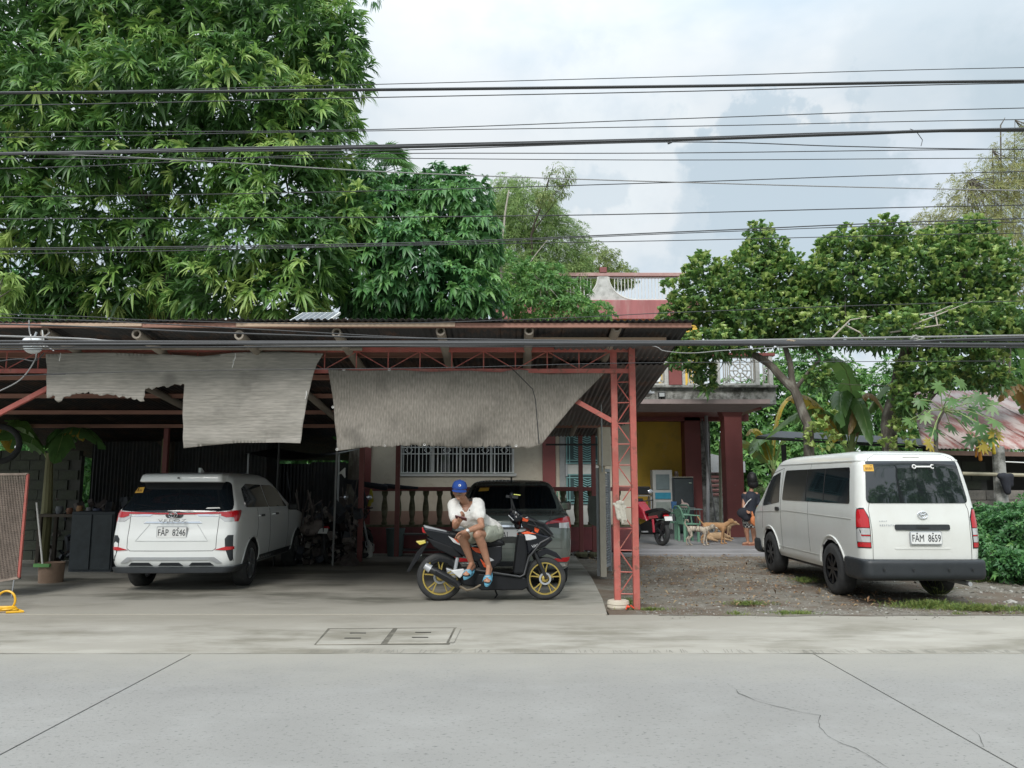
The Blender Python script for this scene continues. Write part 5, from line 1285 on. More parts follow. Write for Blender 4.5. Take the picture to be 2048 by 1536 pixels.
for y_ in (-.11, .11):
    STB([(1052, 1046, y_), (1085, 1056, y_), (1100, 1076, y_), (1090, 1086, y_)], .009, 'basket_rod', black_m)
    STB([(1050, 1056, y_), (1080, 1064, y_), (1102, 1082, y_)], .009, 'basket_rod', black_m)
STB([(1060, 1108), (1082, 1165, .07), (1085, 1162, .07)], .022, 'fork_leg', black_m, y=.07); STB([(1062, 1106), (1088, 1162, -.07)], .022, 'fork_leg', black_m, y=-.07)
SP([(1066, 1110), (1085, 1102), (1108, 1112), (1120, 1126), (1108, 1122), (1088, 1114), (1074, 1122)], .12, 'front_mudguard', blk_m, bevel=.01)
# handlebar group
blb = blob('handlebar_cover', [('e', (S(1030, 1045)[0], 0, S(1030, 1045)[1]), (.10, .13, .085)), ('e', (S(1025, 1035)[0], 0, S(1025, 1035)[1]), (.07, .10, .05)), ('c', (S(1028, 1035)[0], 0, S(1028, 1035)[1]), .03, (S(1032, 1060)[0], 0, S(1032, 1060)[1]), .05)], blk_m, sco, voxel=.014)
STB([(1024, 1032, -.34), (1032, 1038, -.1), (1032, 1038, .1), (1024, 1032, .34)], .013, 'handlebar', steel_m)
for s_ in (-1, 1): MB().tube([(S(1020, 1030)[0], s_*.36, S(1020, 1030)[1]), (S(1027, 1035)[0], s_*.24, S(1027, 1035)[1])], .018, 10).build('grip', rubber_m, sco)
STB([(1026, 1030, -.22), (1018, 1008, -.26)], .006, 'mirror_stem', black_m); MB().sphere((S(1016, 1000)[0], -.27, S(1016, 1000)[1]), (.02, .055, .045)).build('mirror', blk_m, sco, smooth=True)
STB([(1026, 1030, .22), (1022, 1008, .26)], .006, 'mirror_stem', black_m); MB().sphere((S(1022, 1000)[0], .27, S(1022, 1000)[1]), (.02, .055, .045)).build('mirror', blk_m, sco, smooth=True)
STB([(1020, 1032, -.05), (1018, 1003, -.05)], .007, 'phone_mount', black_m); MB().box((S(1020, 1003)[0], -.05, S(1020, 1003)[1]), (.16, .05, .035), rot=(0, .1, 0)).build('phone_holder', black_m, sco); MB().box((S(1030, 1002)[0], -.055, S(1030, 1002)[1]+.02), (.09, .03, .012), rot=(0, .1, 0)).build('holder_clip', M('lime_clip', (.6, .62, .15), .5), sco)
STB([(1035, 1040, -.1), (1060, 1050, -.2), (1078, 1070, -.15), (1085, 1078, -.1)], .006, 'brake_cable', black_m); STB([(1100, 1030, .0), (1095, 1055, .05), (1085, 1075, .02)], .005, 'cable', black_m)
STB([(1012, 1038, -.18), (1022, 1048, -.2)], .006, 'brake_lever', steel_m)
STB([(985, 1178, .1), (992, 1196, .14), (988, 1202, .18)], .012, 'side_stand', black_m)

# ---- red motorcycle on the porch
rm = thing('motorcycle', 'red and black motorcycle parked on the porch before the yellow wall', 'motorcycle', (at(1325, 1090, 18.2).x, 18.25, .1), R(112))
redp_m = M('red_paint', (.34, .012, .03), .25, coat=.6)
spoked(rm, 0, .30, .11, rubber_m, M('dark_rim', (.05, .05, .055), .4, metal=.5)); spoked(rm, 1.25, .29, .09, rubber_m, M('dark_rim', (.05, .05, .055), .4, metal=.5))
def RP(poly, w, name, m, y=0, bevel=.02): return MB().prism(poly, y-w/2, y+w/2).build(name, m, rm, bevel=bevel)
RP([(-.25, .78), (-.1, .62), (.35, .58), (.4, .72), (.0, .82)], .24, 'tail_fairing', blk_m); RP([(-.05, .64), (.34, .60), (.38, .66), (.0, .70)], .26, 'side_flash', redp_m, bevel=.004); RP([(-.15, .80), (.05, .77), (.5, .72), (.55, .78), (.1, .86)], .25, 'seat', mat_m)
RP([(-.22, .72), (-.12, .70), (-.16, .66), (-.24, .68)], .14, 'tail_light', redlamp_m); RP([(-.3, .60), (-.24, .66), (-.05, .35), (-.12, .33)], .14, 'rear_mudguard', black_m)
RP([(.2, .25), (.75, .22), (.8, .45), (.4, .58), (.2, .5)], .22, 'engine', mat_m); RP([(.45, .55), (.95, .62), (1.05, .95), (.9, 1.0), (.6, .78)], .26, 'fairing', redp_m)
RP([(.9, .95), (1.1, .80), (1.15, .95), (1.0, 1.08)], .24, 'headlamp_cowl', blk_m); RP([(1.0, .62), (1.25, .62), (1.45, .52), (1.25, .58)], .12, 'front_mudguard', redp_m)
MB().tube([(.98, .05, .98), (1.25, .07, .29)], .022).build('fork_leg', steel_m, rm); MB().tube([(.98, -.05, .98), (1.25, -.07, .29)], .022).build('fork_leg', steel_m, rm)
MB().tube([(.9, -.36, 1.03), (.97, -.1, 1.0), (.97, .1, 1.0), (.9, .36, 1.03)], .014).build('handlebar', black_m, rm)
for s_ in (-1, 1): MB().tube([(.93, s_*.2, 1.02), (.9, s_*.27, 1.2)], .007).build('mirror_stem', black_m, rm); MB().sphere((.9, s_*.28, 1.24), (.02, .07, .05)).build('mirror', M('mirror_bright', (.7, .74, .8), .1, metal=.6), rm, smooth=True)
MB().tube([(-.15, -.17, .33), (.35, -.17, .3), (.6, -.1, .25)], [.055, .05, .02], 12).build('muffler', black_m, rm, smooth=True)
MB().box((-.29, 0, .63), (.01, .2, .1), rot=(0, R(20), 0)).build('number_plate', plate_m, rm)
MB().tube([(.1, .15, .3), (.15, .14, .6)], .03).build('shock_absorber', redp_m, rm); MB().box((.45, 0, .30), (.08, .5, .03)).build('foot_rest', steel_m, rm)
# ------------------------------------------------------------------ people
skin_m = M('skin_tan', (.37, .19, .12), .45, var=.12, scale=14, dirt=(.20, .08, .05), dscale=6, damt=.4)
A = at
def OFF(o, d): return Vector(o)+Vector(d)
hand_r = []
def hand(wrist, dirn, palm_up, side, curl=.5, s=1.0):
    """palm, four unequal bent fingers and a thumb leaving the side of the palm"""
    d = Vector(dirn).normalized(); n = Vector(palm_up).normalized(); x = d.cross(n).normalized()*side; n = x.cross(d).normalized()*side; P = []
    w_ = Vector(wrist); c = w_+d*.045*s
    P.append(('c', w_, .024*s, c, .028*s))
    for k, (o_, L_) in enumerate(((-.030, .070), (-.010, .080), (.010, .075), (.029, .060))):
        b0 = w_+d*.045*s+x*o_*.6*s; b1 = w_+d*.085*s+x*o_*s; P.append(('c', b0, .013*s, b1, .0105*s))
        a1 = curl*.6; e1 = b1+(d*math.cos(a1)+n*math.sin(a1))*L_*.5*s; a2 = curl*1.5; e2 = e1+(d*math.cos(a2)+n*math.sin(a2))*L_*.5*s
        P += [('c', b1, .0095*s, e1, .0085*s), ('c', e1, .0085*s, e2, .0075*s)]
    t0 = w_+d*.02*s-x*.02*s; t1 = t0+(d*.7-x*.7+n*.3).normalized()*.04*s; t2 = t1+(d*.9-x*.1+n*.5).normalized()*.03*s
    P += [('c', t0, .013*s, t1, .011*s), ('c', t1, .0105*s, t2, .009*s)]
    return P
pel = A(976, 1070, 10.32); man = thing('person', 'man in blue cap, white V-neck shirt and pale shorts sitting sideways on the scooter', 'person', (pel.x, pel.y, 0))
MO = Vector((pel.x, pel.y, 0))
def B(px, py, Y): return A(px, py, Y)-MO
hd = B(919, 983, 9.93); ch = B(934, 1024, 10.08); ab = B(962, 1050, 10.26); hp = B(976, 1066, 10.34)
nk = B(931, 1004, 10.02); rsh = B(908, 1010, 10.06); lsh = B(956, 1009, 10.10)
rel = B(911, 1052, 9.90); rwr = B(918, 1044, 9.76); lel = B(963, 1052, 9.88); lwr = B(931, 1063, 9.76)
rkn = B(922, 1073, 9.86); lkn = B(955, 1069, 9.86); ran = B(943, 1126, 10.06); lan = B(977, 1131, 10.00)
rhp = B(960, 1070, 10.34); lhp = B(990, 1066, 10.30)
sk = [('c', hp, .135, ab, .125), ('c', ab, .125, ch, .14), ('c', ch+Vector((-.07, 0, .03)), .10, ch+Vector((.07, 0, .04)), .10), ('c', nk+Vector((.01, .02, -.03)), .056, hd+Vector((.015, .02, -.05)), .050),
      ('e', hd+Vector((0, .012, .012)), (.082, .10, .104)), ('e', hd+Vector((0, -.028, -.040)), (.060, .064, .062)), ('c', hd+Vector((-.004, -.085, .012)), .010, hd+Vector((-.006, -.107, -.018)), .014),
      ('c', hd+Vector((-.03, -.072, .025)), .012, hd+Vector((.025, -.074, .025)), .012), ('e', hd+Vector((-.004, -.080, -.088)), (.030, .022, .020)), ('c', hd+Vector((-.020, -.085, -.045)), .007, hd+Vector((.014, -.085, -.045)), .007),
      ('e', hd+Vector((-.036, -.060, -.018)), (.022, .022, .02)), ('e', hd+Vector((.032, -.060, -.018)), (.022, .022, .02)),
      ('e', hd+Vector((.078, .012, -.008)), (.010, .020, .032)), ('e', hd+Vector((-.076, .012, -.008)), (.010, .020, .032)),
      ('c', rsh, .060, (rsh+rel)/2, .050), ('c', (rsh+rel)/2, .048, rel, .040), ('c', rel, .042, (rel*2+rwr)/3, .040), ('c', (rel*2+rwr)/3, .040, rwr, .026),
      ('c', lsh, .060, (lsh+lel)/2, .050), ('c', (lsh+lel)/2, .048, lel, .040), ('c', lel, .043, (lel*2+lwr)/3, .042), ('c', (lel*2+lwr)/3, .042, lwr, .027),
      ('c', rhp, .105, rkn, .062), ('c', lhp, .105, lkn, .062), ('e', rkn, (.060, .060, .062)), ('e', lkn, (.060, .060, .062)),
      ('c', rkn, .056, rkn.lerp(ran, .35)+Vector((.01, .03, 0)), .058), ('c', rkn.lerp(ran, .35)+Vector((.01, .03, 0)), .056, ran, .034),
      ('c', lkn, .056, lkn.lerp(lan, .35)+Vector((.012, .03, 0)), .058), ('c', lkn.lerp(lan, .35)+Vector((.012, .03, 0)), .056, lan, .034)]
for an, tp in ((ran, B(932, 1148, 9.86)), (lan, B(974, 1161, 9.78))):
    hl = an+Vector((.02, .05, -.05)); sk += [('c', an, .034, hl, .032), ('c', hl, .030, tp, .030), ('c', an, .030, tp.lerp(an, .35)+Vector((0, 0, -.01)), .028)]
    fd = (tp-hl).normalized(); sx_ = fd.cross(Vector((0, 0, 1))).normalized()
    for k in range(5): o_ = (k-2)*.017; b0 = tp+sx_*o_; sk.append(('c', b0-fd*.02, .012, b0+fd*(.035-.005*abs(k-1)), .010-.001*abs(k-1)))
sk += hand(rwr, (.35, -.25, .45), (.2, -.2, .9), -1, .9)
sk += hand(lwr, (-.8, -.25, -.28), (.1, -.4, -.8), 1, .45)
blob('body', sk, skin_m, man, voxel=.0065, smooth=2)
shirt_m = M('white_shirt', (.70, .69, .66), .85, var=.03, bump=.35, bscale=14)
sh_ = [('c', hp+Vector((.0, 0, .02)), .158, ab, .150), ('c', ab, .150, ch, .165), ('c', ch+Vector((-.10, 0, .04)), .108, ch+Vector((.10, 0, .045)), .112), ('e', nk+Vector((.01, .05, -.02)), (.085, .06, .04)),
       ('c', rsh+Vector((0, 0, .0)), .085, rsh.lerp(rel, .55), .078), ('c', lsh, .085, lsh.lerp(lel, .52), .080), ('c', ab+Vector((.06, .02, 0)), .12, hp+Vector((.08, 0, .04)), .12), ('c', rsh+Vector((.04, .02, 0)), .09, lsh+Vector((-.04, .02, 0)), .09), ('c', hp+Vector((-.08, -.1, .03)), .07, hp+Vector((.1, -.08, .03)), .08), ('c', ch+Vector((-.02, -.02, -.08)), .12, hp+Vector((-.06, -.06, .05)), .08)]
def folds(o, size, st):
    tx = bpy.data.textures.new('folds', 'CLOUDS'); tx.noise_scale = size; d = o.modifiers.new('folds', 'DISPLACE'); d.texture = tx; d.strength = st; d.mid_level = .5
so = blob('shirt', sh_, shirt_m, man, voxel=.011, smooth=3)
folds(so, .07, .025)
# open the V of the neckline by pulling those faces out
me = so.data; bm = bmesh.new(); bm.from_mesh(me); kill = []
v0 = B(931, 1016, 9.9); 
for f in bm.faces:
    c = f.calc_center_median()
    dz = c.z-v0.z; dx = c.x-v0.x
    if c.y < nk.y+.12 and dz > -.045 and abs(dx) < .02+.62*(dz+.045) and abs(dx) < .085: kill.append(f)
bmesh.ops.delete(bm, geom=kill, context='FACES'); bm.to_mesh(me); bm.free()
MB().prism([(0, .02), (-.008, .0), (0, -.008), (.008, .0)], -.002, .002).build('chest_logo', cloth_dark_m, so, loc=tuple(B(939, 1021, 9.88)))
short_m = M('pale_shorts', (.36, .385, .32), .85, var=.06, bump=.4, bscale=12)
blob('shorts', [('c', hp+Vector((-.03, .02, -.0)), .140, hp+Vector((.04, .02, .01)), .140), ('c', rhp, .118, rhp.lerp(rkn, .68), .092), ('c', lhp, .118, lhp.lerp(lkn, .66), .096)], short_m, man, voxel=.012, smooth=3); folds(bpy.data.objects['shorts'], .06, .03)
# cap
cap_m = M('blue_cap', (.012, .055, .26), .8, var=.1, bump=.2, bscale=60)
cpb = MB(); cc = hd+Vector((.0, .006, .048)); cap = bpy.data.objects.new('cap', None); link(cap, man); cap.location = cc; cap.rotation_euler = (R(3), R(3), R(4)); cap.scale = (1.08, 1.08, 1.0)
cpb.lathe([(.093, -.012), (.095, .01), (.091, .04), (.075, .072), (.045, .092), (.010, .099), (.0, .099)], n=24); cpb.lathe([(.008, .097), (.008, .104), (0, .105)], n=8)
cro = cpb.build('cap_crown', cap_m, cap, smooth=True, ang=70); cro.scale = (.93, 1.1, 1)
b = MB(); n = 12; vs = []
for j, rr_ in enumerate((.088, .120, .152, .165)):
    for i in range(n+1):
        a = R(-158+136*i/n-0); k_ = math.sin(PI*i/n); r_ = .090+(rr_-.088)*k_; vs.append((math.cos(a)*r_*.93, math.sin(a)*r_*1.08, -.012-.05*(r_-.09)/.07*.6-.012*abs(math.cos(a))*1.0))
for j in range(3):
    for i in range(n): q = j*(n+1)+i; b.f.append((q, q+1, q+n+2, q+n+1)); b.mi.append(0)
b.v = vs; o = b.build('cap_brim', cap_m, cap, smooth=True); s_ = o.modifiers.new('s', 'SOLIDIFY'); s_.thickness = .005
b = MB(); b.lathe([(.010, 0), (.016, 0)], (.0, -.104, .035), 12, axis='y'); b.lathe([(.0, -.001), (.007, -.001)], (.004, -.104, .037), 8, axis='y'); b.build('cap_emblem', white_m, cap)
# face details, watch, slippers
eye_m = M('eye_dark', (.02, .012, .01), .3); grey_m = M('grey_stubble', (.34, .31, .29), .9)
for s_ in (-1, 1): MB().sphere((hd.x+s_*.030, hd.y-.076, hd.z+.006), (.011, .006, .005), 8, 6).build('eye', eye_m, man); MB().tube([(hd.x+s_*.014, hd.y-.084, hd.z+.022), (hd.x+s_*.044, hd.y-.073, hd.z+.022)], .0035, 5).build('eyebrow', eye_m, man)
MB().tube([(hd.x-.026, hd.y-.086, hd.z-.048), (hd.x, hd.y-.096, hd.z-.046), (hd.x+.02, hd.y-.088, hd.z-.048)], .003, 5).build('mouth', M('lips', (.10, .04, .03), .6), man)
MB().tube([(hd.x-.030, hd.y-.086, hd.z-.036), (hd.x, hd.y-.100, hd.z-.030), (hd.x+.026, hd.y-.087, hd.z-.036)], .005, 5).build('moustache', grey_m, man); MB().sphere((hd.x+.069, hd.y-.0, hd.z+.012), (.010, .04, .025), 8, 6).build('grey_hair', grey_m, man); MB().sphere((hd.x-.067, hd.y+.0, hd.z+.012), (.010, .04, .025), 8, 6).build('grey_hair', grey_m, man)
wd = (lel-lwr).normalized(); wc = lwr+wd*.03
MB().tube([wc-wd*.010, wc+wd*.010], .034, 14).build('watch_band', chrome_m, man, smooth=True); MB().tube([wc+Vector((-.0, -.028, .01)), wc+Vector((-.0, -.040, .012))], .017, 12).build('watch_face', white_m, man)
slip_m = M('blue_slipper', (.10, .30, .42), .6, var=.08, dirt=(.2, .25, .28), damt=.3)
for an, tp in ((ran, B(932, 1148, 9.86)), (lan, B(974, 1161, 9.78))):
    hl = an+Vector((.02, .06, -.05)); fd = (tp-hl).normalized(); sx_ = fd.cross(Vector((0, 0, 1))).normalized(); up_ = sx_.cross(fd)
    sl = bpy.data.objects.new('slipper', None); link(sl, man)
    b = MB(); pts = []; Lf = (tp-hl).length+.06
    for k in range(20):
        a = 2*PI*k/20; u = math.cos(a); v = math.sin(a); pts.append((v*.050*(1-.18*(u < 0)*abs(u)), u*Lf*.52))
    top = [hl+fd*(Lf*.5+p[1])+sx_*p[0]-up_*.030 for p in pts]; bot = [p-up_*.022 for p in top]; N_ = 20
    b.add(top+bot, [tuple(range(N_)), tuple(range(N_, 2*N_))[::-1]]+[(i, (i+1) % N_, N_+(i+1) % N_, N_+i) for i in range(N_)]); b.build('sole', slip_m, sl)
    b = MB(); c_ = tp-fd*.045; vs = []
    for j in (-1, -.33, .33, 1):
        for i in range(9): a = PI*i/8; vs.append(c_+fd*(j*.038)-sx_*math.cos(a)*.053+up_*(math.sin(a)*.048*(1-.15*j)-.022))
    b.add(vs, [(j*9+i, j*9+i+1, (j+1)*9+i+1, (j+1)*9+i) for j in range(3) for i in range(8)]); o = b.build('strap', slip_m, sl, smooth=True); q = o.modifiers.new('s', 'SOLIDIFY'); q.thickness = .007; q.offset = 1
    MB().bar(c_+up_*.034-sx_*.03, c_+up_*.034+sx_*.03, .008, .004).build('strap_stripe', white_m, sl)
pw = B(922, 1036, 9.70); ph = thing('phone', 'dark mobile phone held in the seated man\'s raised hand', 'phone', MO+pw+Vector((0, 0, .0)), 0, rot=(R(-32), R(12), R(-14)))
MB().prism(roundpoly([(-.075, -.037), (.075, -.037), (.075, .037), (-.075, .037)], .01), -.005, .005, axis='z').build('case', M('phone_case', (.10, .02, .025), .4), ph); MB().box((0, 0, .0056), (.135, .066, .001)).build('screen', glass_m, ph)

# standing person behind the van
PY = 18.35; g0 = A(1500, 1000, PY); per = thing('person', 'person with black hair, black top and checked shorts seen from behind beside the column', 'person', (g0.x, PY, .1))
P0 = Vector((g0.x, PY, .1))
def W(px, py, dY=0): return A(px, py, PY+dY)-P0
fz = .02
prm = [('c', W(1498, 1040), .13, W(1499, 1018), .125), ('c', W(1499, 1018), .125, W(1501, 995), .15), ('c', W(1490, 990), .07, W(1512, 990), .07), ('c', W(1502, 985), .05, W(1504, 970), .048), ('e', W(1504, 958, -.02), (.085, .10, .12)),
       ('c', W(1488, 992), .05, W(1487, 1015, -.1), .04), ('c', W(1487, 1015, -.1), .038, W(1493, 1022, -.25), .03), ('c', W(1514, 992), .05, W(1518, 1020, -.05), .04), ('c', W(1518, 1020, -.05), .036, W(1516, 1038, -.2), .028),
       ('c', W(1494, 1042), .095, W(1493, 1062, .02), .062), ('c', W(1493, 1062, .02), .06, Vector((W(1497, 1080).x, .05, .09)), .034), ('c', W(1506, 1042), .095, W(1507, 1062, 0), .062), ('c', W(1507, 1062), .06, Vector((W(1508, 1080).x, .0, .09)), .034)]
for xx_, yy_ in ((W(1497, 1080).x, .05), (W(1508, 1080).x, 0)): prm.append(('c', Vector((xx_+.03, yy_, .05)), .035, Vector((xx_-.13, yy_-.06, .04)), .026))
prm += hand(W(1493, 1022, -.25), (.3, -.5, -.4), (0, -.4, .8), 1, .8, 1.0)+hand(W(1516, 1038, -.2), (0, -.3, -.9), (.4, -.6, 0), 1, .6, 1.0)
blob('body', prm, skin_m, per, voxel=.012, smooth=2)
blob('top', [('c', W(1499, 1030), .155, W(1499, 1015), .15), ('c', W(1499, 1015), .15, W(1501, 996), .168), ('c', W(1489, 992), .08, W(1514, 992), .08), ('c', W(1489, 994), .068, W(1488, 1005, -.04), .062), ('c', W(1514, 994), .068, W(1516, 1006, -.04), .062)], M('black_top', (.018, .022, .035), .8), per, voxel=.018)
o = blob('hair', [('e', W(1504, 957, -.03), (.12, .13, .16)), ('e', W(1506, 968, -.03), (.13, .11, .11))], M('black_hair', (.008, .008, .009), .5, bump=.6, bscale=60), per, voxel=.016)
chk = M('checked_cloth', (.5, .5, .5), .8); t = chk.node_tree; cn = t.nodes.new('ShaderNodeTexChecker'); cn.inputs['Scale'].default_value = 22; cn.inputs[1].default_value = (.55, .55, .52, 1); cn.inputs[2].default_value = (.02, .022, .025, 1)
tn = t.nodes.new('ShaderNodeTexCoord'); t.links.new(tn.outputs['Object'], cn.inputs[0]); t.links.new(cn.outputs[0], t.nodes['Principled BSDF'].inputs['Base Color'])
blob('shorts', [('c', W(1494, 1038), .12, W(1494, 1050, .01), .10), ('c', W(1506, 1038), .12, W(1507, 1050), .10)], chk, per, voxel=.018)
for xx_, yy_ in ((W(1497, 1080).x, .05), (W(1508, 1080).x, 0)): MB().prism(roundpoly([(xx_-.17, yy_-.11), (xx_-.14, yy_), (xx_+.09, yy_+.06), (xx_+.08, yy_-.05)], .03), .0, .022, axis='z').build('sandal', M('sandal', (.28, .12, .08), .7), per)
bgp = blob('shoulder_bag', [('e', A(1488, 1026, PY-.2), (.17, .09, .13)), ('e', A(1493, 1034, PY-.2), (.12, .08, .10))], cloth_dark_m, voxel=.02)
tag(bgp, 'black shoulder bag hanging at the hip of the standing person', 'bag')
MB().tube([A(1484, 1020, PY-.2), A(1496, 1003, PY-.22), A(1512, 990, PY-.05)], .009, 6).build('strap', white_m, bgp)
ob_ = blob('orange_bag', [('e', A(1507, 1041, PY-.35), (.075, .05, .11)), ('e', A(1510, 1047, PY-.35), (.06, .05, .07)), ('c', A(1505, 1030, PY-.35), .03, A(1504, 1024, PY-.33), .02)], M('orange_plastic', (.50, .17, .06), .6, bump=.8, bscale=25), voxel=.016); tag(ob_, 'orange carrier bag in the hand of the standing person', 'bag')

# ------------------------------------------------------------------ dogs
def dog(label, x, y, z, face, s, mat, pose='stand', tail='up', headup=.0, name='dog'):
    t = thing(name, label, 'dog', (x, y, z), face)
    Vv = lambda *a: Vector(a)*s
    if pose == 'stand':
        p = [('c', Vv(.16, 0, .42), .085*s, Vv(-.02, 0, .44), .078*s), ('c', Vv(-.02, 0, .44), .075*s, Vv(-.22, 0, .45), .072*s), ('e', Vv(.17, 0, .39), Vv(.09, .075, .11)), ('e', Vv(-.23, 0, .43), Vv(.08, .07, .085)),
             ('c', Vv(.22, 0, .45), .065*s, Vv(.33, 0, .54+headup), .050*s)]
        h = Vv(.37, 0, .57+headup)
        p += [('e', h, Vv(.078, .062, .066)), ('c', h+Vv(.04, 0, -.015), .034*s, h+Vv(.13, 0, -.045), .020*s), ('c', h+Vv(-.01, .04, .03), .018*s, h+Vv(-.03, .07, .055), .008*s), ('c', h+Vv(-.01, -.04, .03), .018*s, h+Vv(-.03, -.07, .055), .008*s)]
        for sy, fx in ((.05, .04), (-.05, -.05)):
            p += [('c', Vv(.18, sy, .38), .045*s, Vv(.17+fx*.4, sy, .20), .024*s), ('c', Vv(.17+fx*.4, sy, .20), .022*s, Vv(.17+fx, sy, .04), .017*s), ('c', Vv(.17+fx, sy, .025), .02*s, Vv(.22+fx, sy, .018), .017*s)]
        for sy, fx in ((.05, -.06), (-.05, .05)):
            p += [('c', Vv(-.24, sy, .41), .065*s, Vv(-.20+fx*.3, sy, .27), .040*s), ('c', Vv(-.20+fx*.3, sy, .27), .034*s, Vv(-.30+fx*.6, sy, .16), .020*s), ('c', Vv(-.30+fx*.6, sy, .16), .018*s, Vv(-.27+fx, sy, .03), .016*s), ('c', Vv(-.27+fx, sy, .022), .018*s, Vv(-.22+fx, sy, .016), .015*s)]
        if tail == 'curl': q = [(-.29, .48), (-.36, .58), (-.34, .68), (-.27, .68), (-.26, .62)]
        elif tail == 'up': q = [(-.29, .48), (-.36, .56), (-.42, .66)]
        else: q = [(-.29, .46), (-.36, .40), (-.38, .30)]
        for a, c in zip(q, q[1:]): p.append(('c', Vv(a[0], 0, a[1]), .020*s, Vv(c[0], 0, c[1]), .016*s))
    else:
        p = [('c', Vv(.15, 0, .13), .10*s, Vv(-.2, 0, .12), .095*s), ('e', Vv(-.22, .03, .10), Vv(.11, .10, .09)), ('c', Vv(.2, 0, .16), .06*s, Vv(.30, .02, .12), .05*s), ('e', Vv(.35, .02, .10), Vv(.06, .05, .05)), ('c', Vv(.38, .02, .09), .032*s, Vv(.46, .02, .06), .02*s),
             ('c', Vv(.15, -.07, .08), .035*s, Vv(.36, -.1, .025), .02*s), ('c', Vv(.12, .09, .08), .035*s, Vv(.34, .12, .025), .02*s), ('c', Vv(-.2, -.1, .08), .045*s, Vv(-.02, -.15, .025), .02*s), ('c', Vv(-.3, 0, .07), .022*s, Vv(-.42, .1, .025), .014*s), ('c', Vv(.34, -.02, .13), .015*s, Vv(.33, -.06, .11), .01*s)]
        h = Vv(.35, .02, .10)
    blob('body', p, mat, t, voxel=.011*s, smooth=2)
    MB().sphere(h+(Vv(.135, 0, -.040) if pose == 'stand' else Vv(.115, 0, -.035)), .014*s, 8, 6).build('nose', black_m, t)
    for s_ in (-1, 1): MB().sphere(h+Vv(.045, s_*.032, .012), .008*s, 6, 5).build('eye', eye_m, t)
    return t
brin_m = M('brindle_fur', (.44, .38, .30), .9, var=.2, scale=8, bump=.5, bscale=50, dirt=(.10, .075, .06), dscale=11, damt=.85, drange=(.47, .58), stretch=(2.2, 1, .6), dirt2=(.5, .45, .38), d2=(5, .6, (.5, .65)))
tan_m = M('tan_fur', (.36, .20, .095), .9, var=.2, scale=6, bump=.5, bscale=50, dirt=(.45, .30, .17), dscale=5, damt=.6)
tan2_m = M('pale_tan_fur', (.46, .31, .18), .9, var=.2, scale=6, bump=.5, bscale=50, dirt=(.3, .17, .09), dscale=5, damt=.6)
def dz(px, py, z=.1): g_ = gnd(px, py, z); return g_.x, g_.y
x_, y_ = dz(1398, 1091); dog('brindle dog with a curled tail standing on the porch edge', x_, y_, .1, R(-16), .86, brin_m, tail='curl', headup=-.06)
x_, y_ = dz(1432, 1088); dog('tan dog standing with raised head between the brindle dog and the column', x_, y_, .1, R(-10), .98, tan_m, tail='up', headup=-.02)
x_, y_ = dz(1447, 1079); dog('small light brown dog half hidden behind the standing tan dog', x_, y_, .1, R(-30), .84, tan2_m, tail='down', headup=-.06)
x_, y_ = dz(1432, 1083); dog('pale tan dog lying on the porch floor behind the others', x_, y_, .1, R(8), 1.0, tan2_m, pose='lie')

# ------------------------------------------------------------------ porch furniture
PF = .1
bk = dz(1465, 1072); o = thing('bucket', 'small blue plastic bucket on the porch by the column foot', 'bucket', (bk[0], bk[1], .1))
MB().lathe([(.001, 0), (.10, 0), (.125, .26), (.13, .26), (.13, .275), (.118, .275), (.095, .01)], n=18).build('tub', M('blue_plastic', (.03, .16, .55), .4), o, smooth=True); MB().tube([(-.125, 0, .26), (-.08, 0, .33), (.08, 0, .33), (.125, 0, .26)], .004).build('handle', steel_m, o)
def plastic_chair(label, x, y, z, rz):
    t = thing('plastic_chair', label, 'chair', (x, y, z), rz, 'green plastic chairs')
    MB().prism(roundpoly([(-.23, -.22), (.23, -.22), (.21, .22), (-.21, .22)], .06), .42, .445, axis='z').build('seat', greenplastic_m, t, bevel=.006)
    for sx in (-1, 1):
        for sy in (-1, 1): MB().prism([(sx*.19-.02, sy*.18-.02), (sx*.19+.03, sy*.18-.02), (sx*.19+.03, sy*.18+.03), (sx*.19-.02, sy*.18+.03)], 0, .43, axis='z').build('leg', greenplastic_m, t).rotation_euler = (0, 0, 0)
        MB().tube([(sx*.24, -.2, .42), (sx*.27, -.18, .64), (sx*.27, .1, .66), (sx*.22, .22, .66)], .018).build('armrest', greenplastic_m, t, smooth=True)
    b = MB()
    for k in range(5): b = MB().bar((-.16+k*.08, .21, .44), (-.17+k*.085, .29, .80), .04, .012, up=(0, 1, 0)); b.build('back_slat', greenplastic_m, t)
    MB().tube([(-.24, .22, .6), (-.23, .29, .80), (-.12, .30, .87), (.12, .30, .87), (.23, .29, .80), (.24, .22, .6)], .022).build('backrest_rim', greenplastic_m, t, smooth=True)
    return t
a = dz(1352, 1078); plastic_chair('green plastic chair behind the rear wheel of the red motorcycle', a[0], a[1], .1, R(-60))
a = dz(1376, 1082); plastic_chair('green plastic chair at the front edge of the cluttered porch table', a[0], a[1]-.1, .1, R(100))
plastic_chair('green plastic chair whose back shows above the maroon rail by the door', at(1106, 968, 17.9).x, 17.9, .55, R(10))
a = dz(1372, 1070); tb = thing('table', 'small metal-legged table with plates and bags in front of the dark fridge', 'table', (a[0], a[1], .1))
MB().box((0, 0, .72), (.85, .55, .03)).build('tabletop', M('table_top', (.33, .40, .38), .4), tb, bevel=.006)
for sx in (-1, 1):
    for sy in (-1, 1): MB().tube([(sx*.38, sy*.22, 0), (sx*.36, sy*.2, .71)], .012).build('leg', steel_m, tb)
tt = Vector((a[0], a[1], .1+.736))
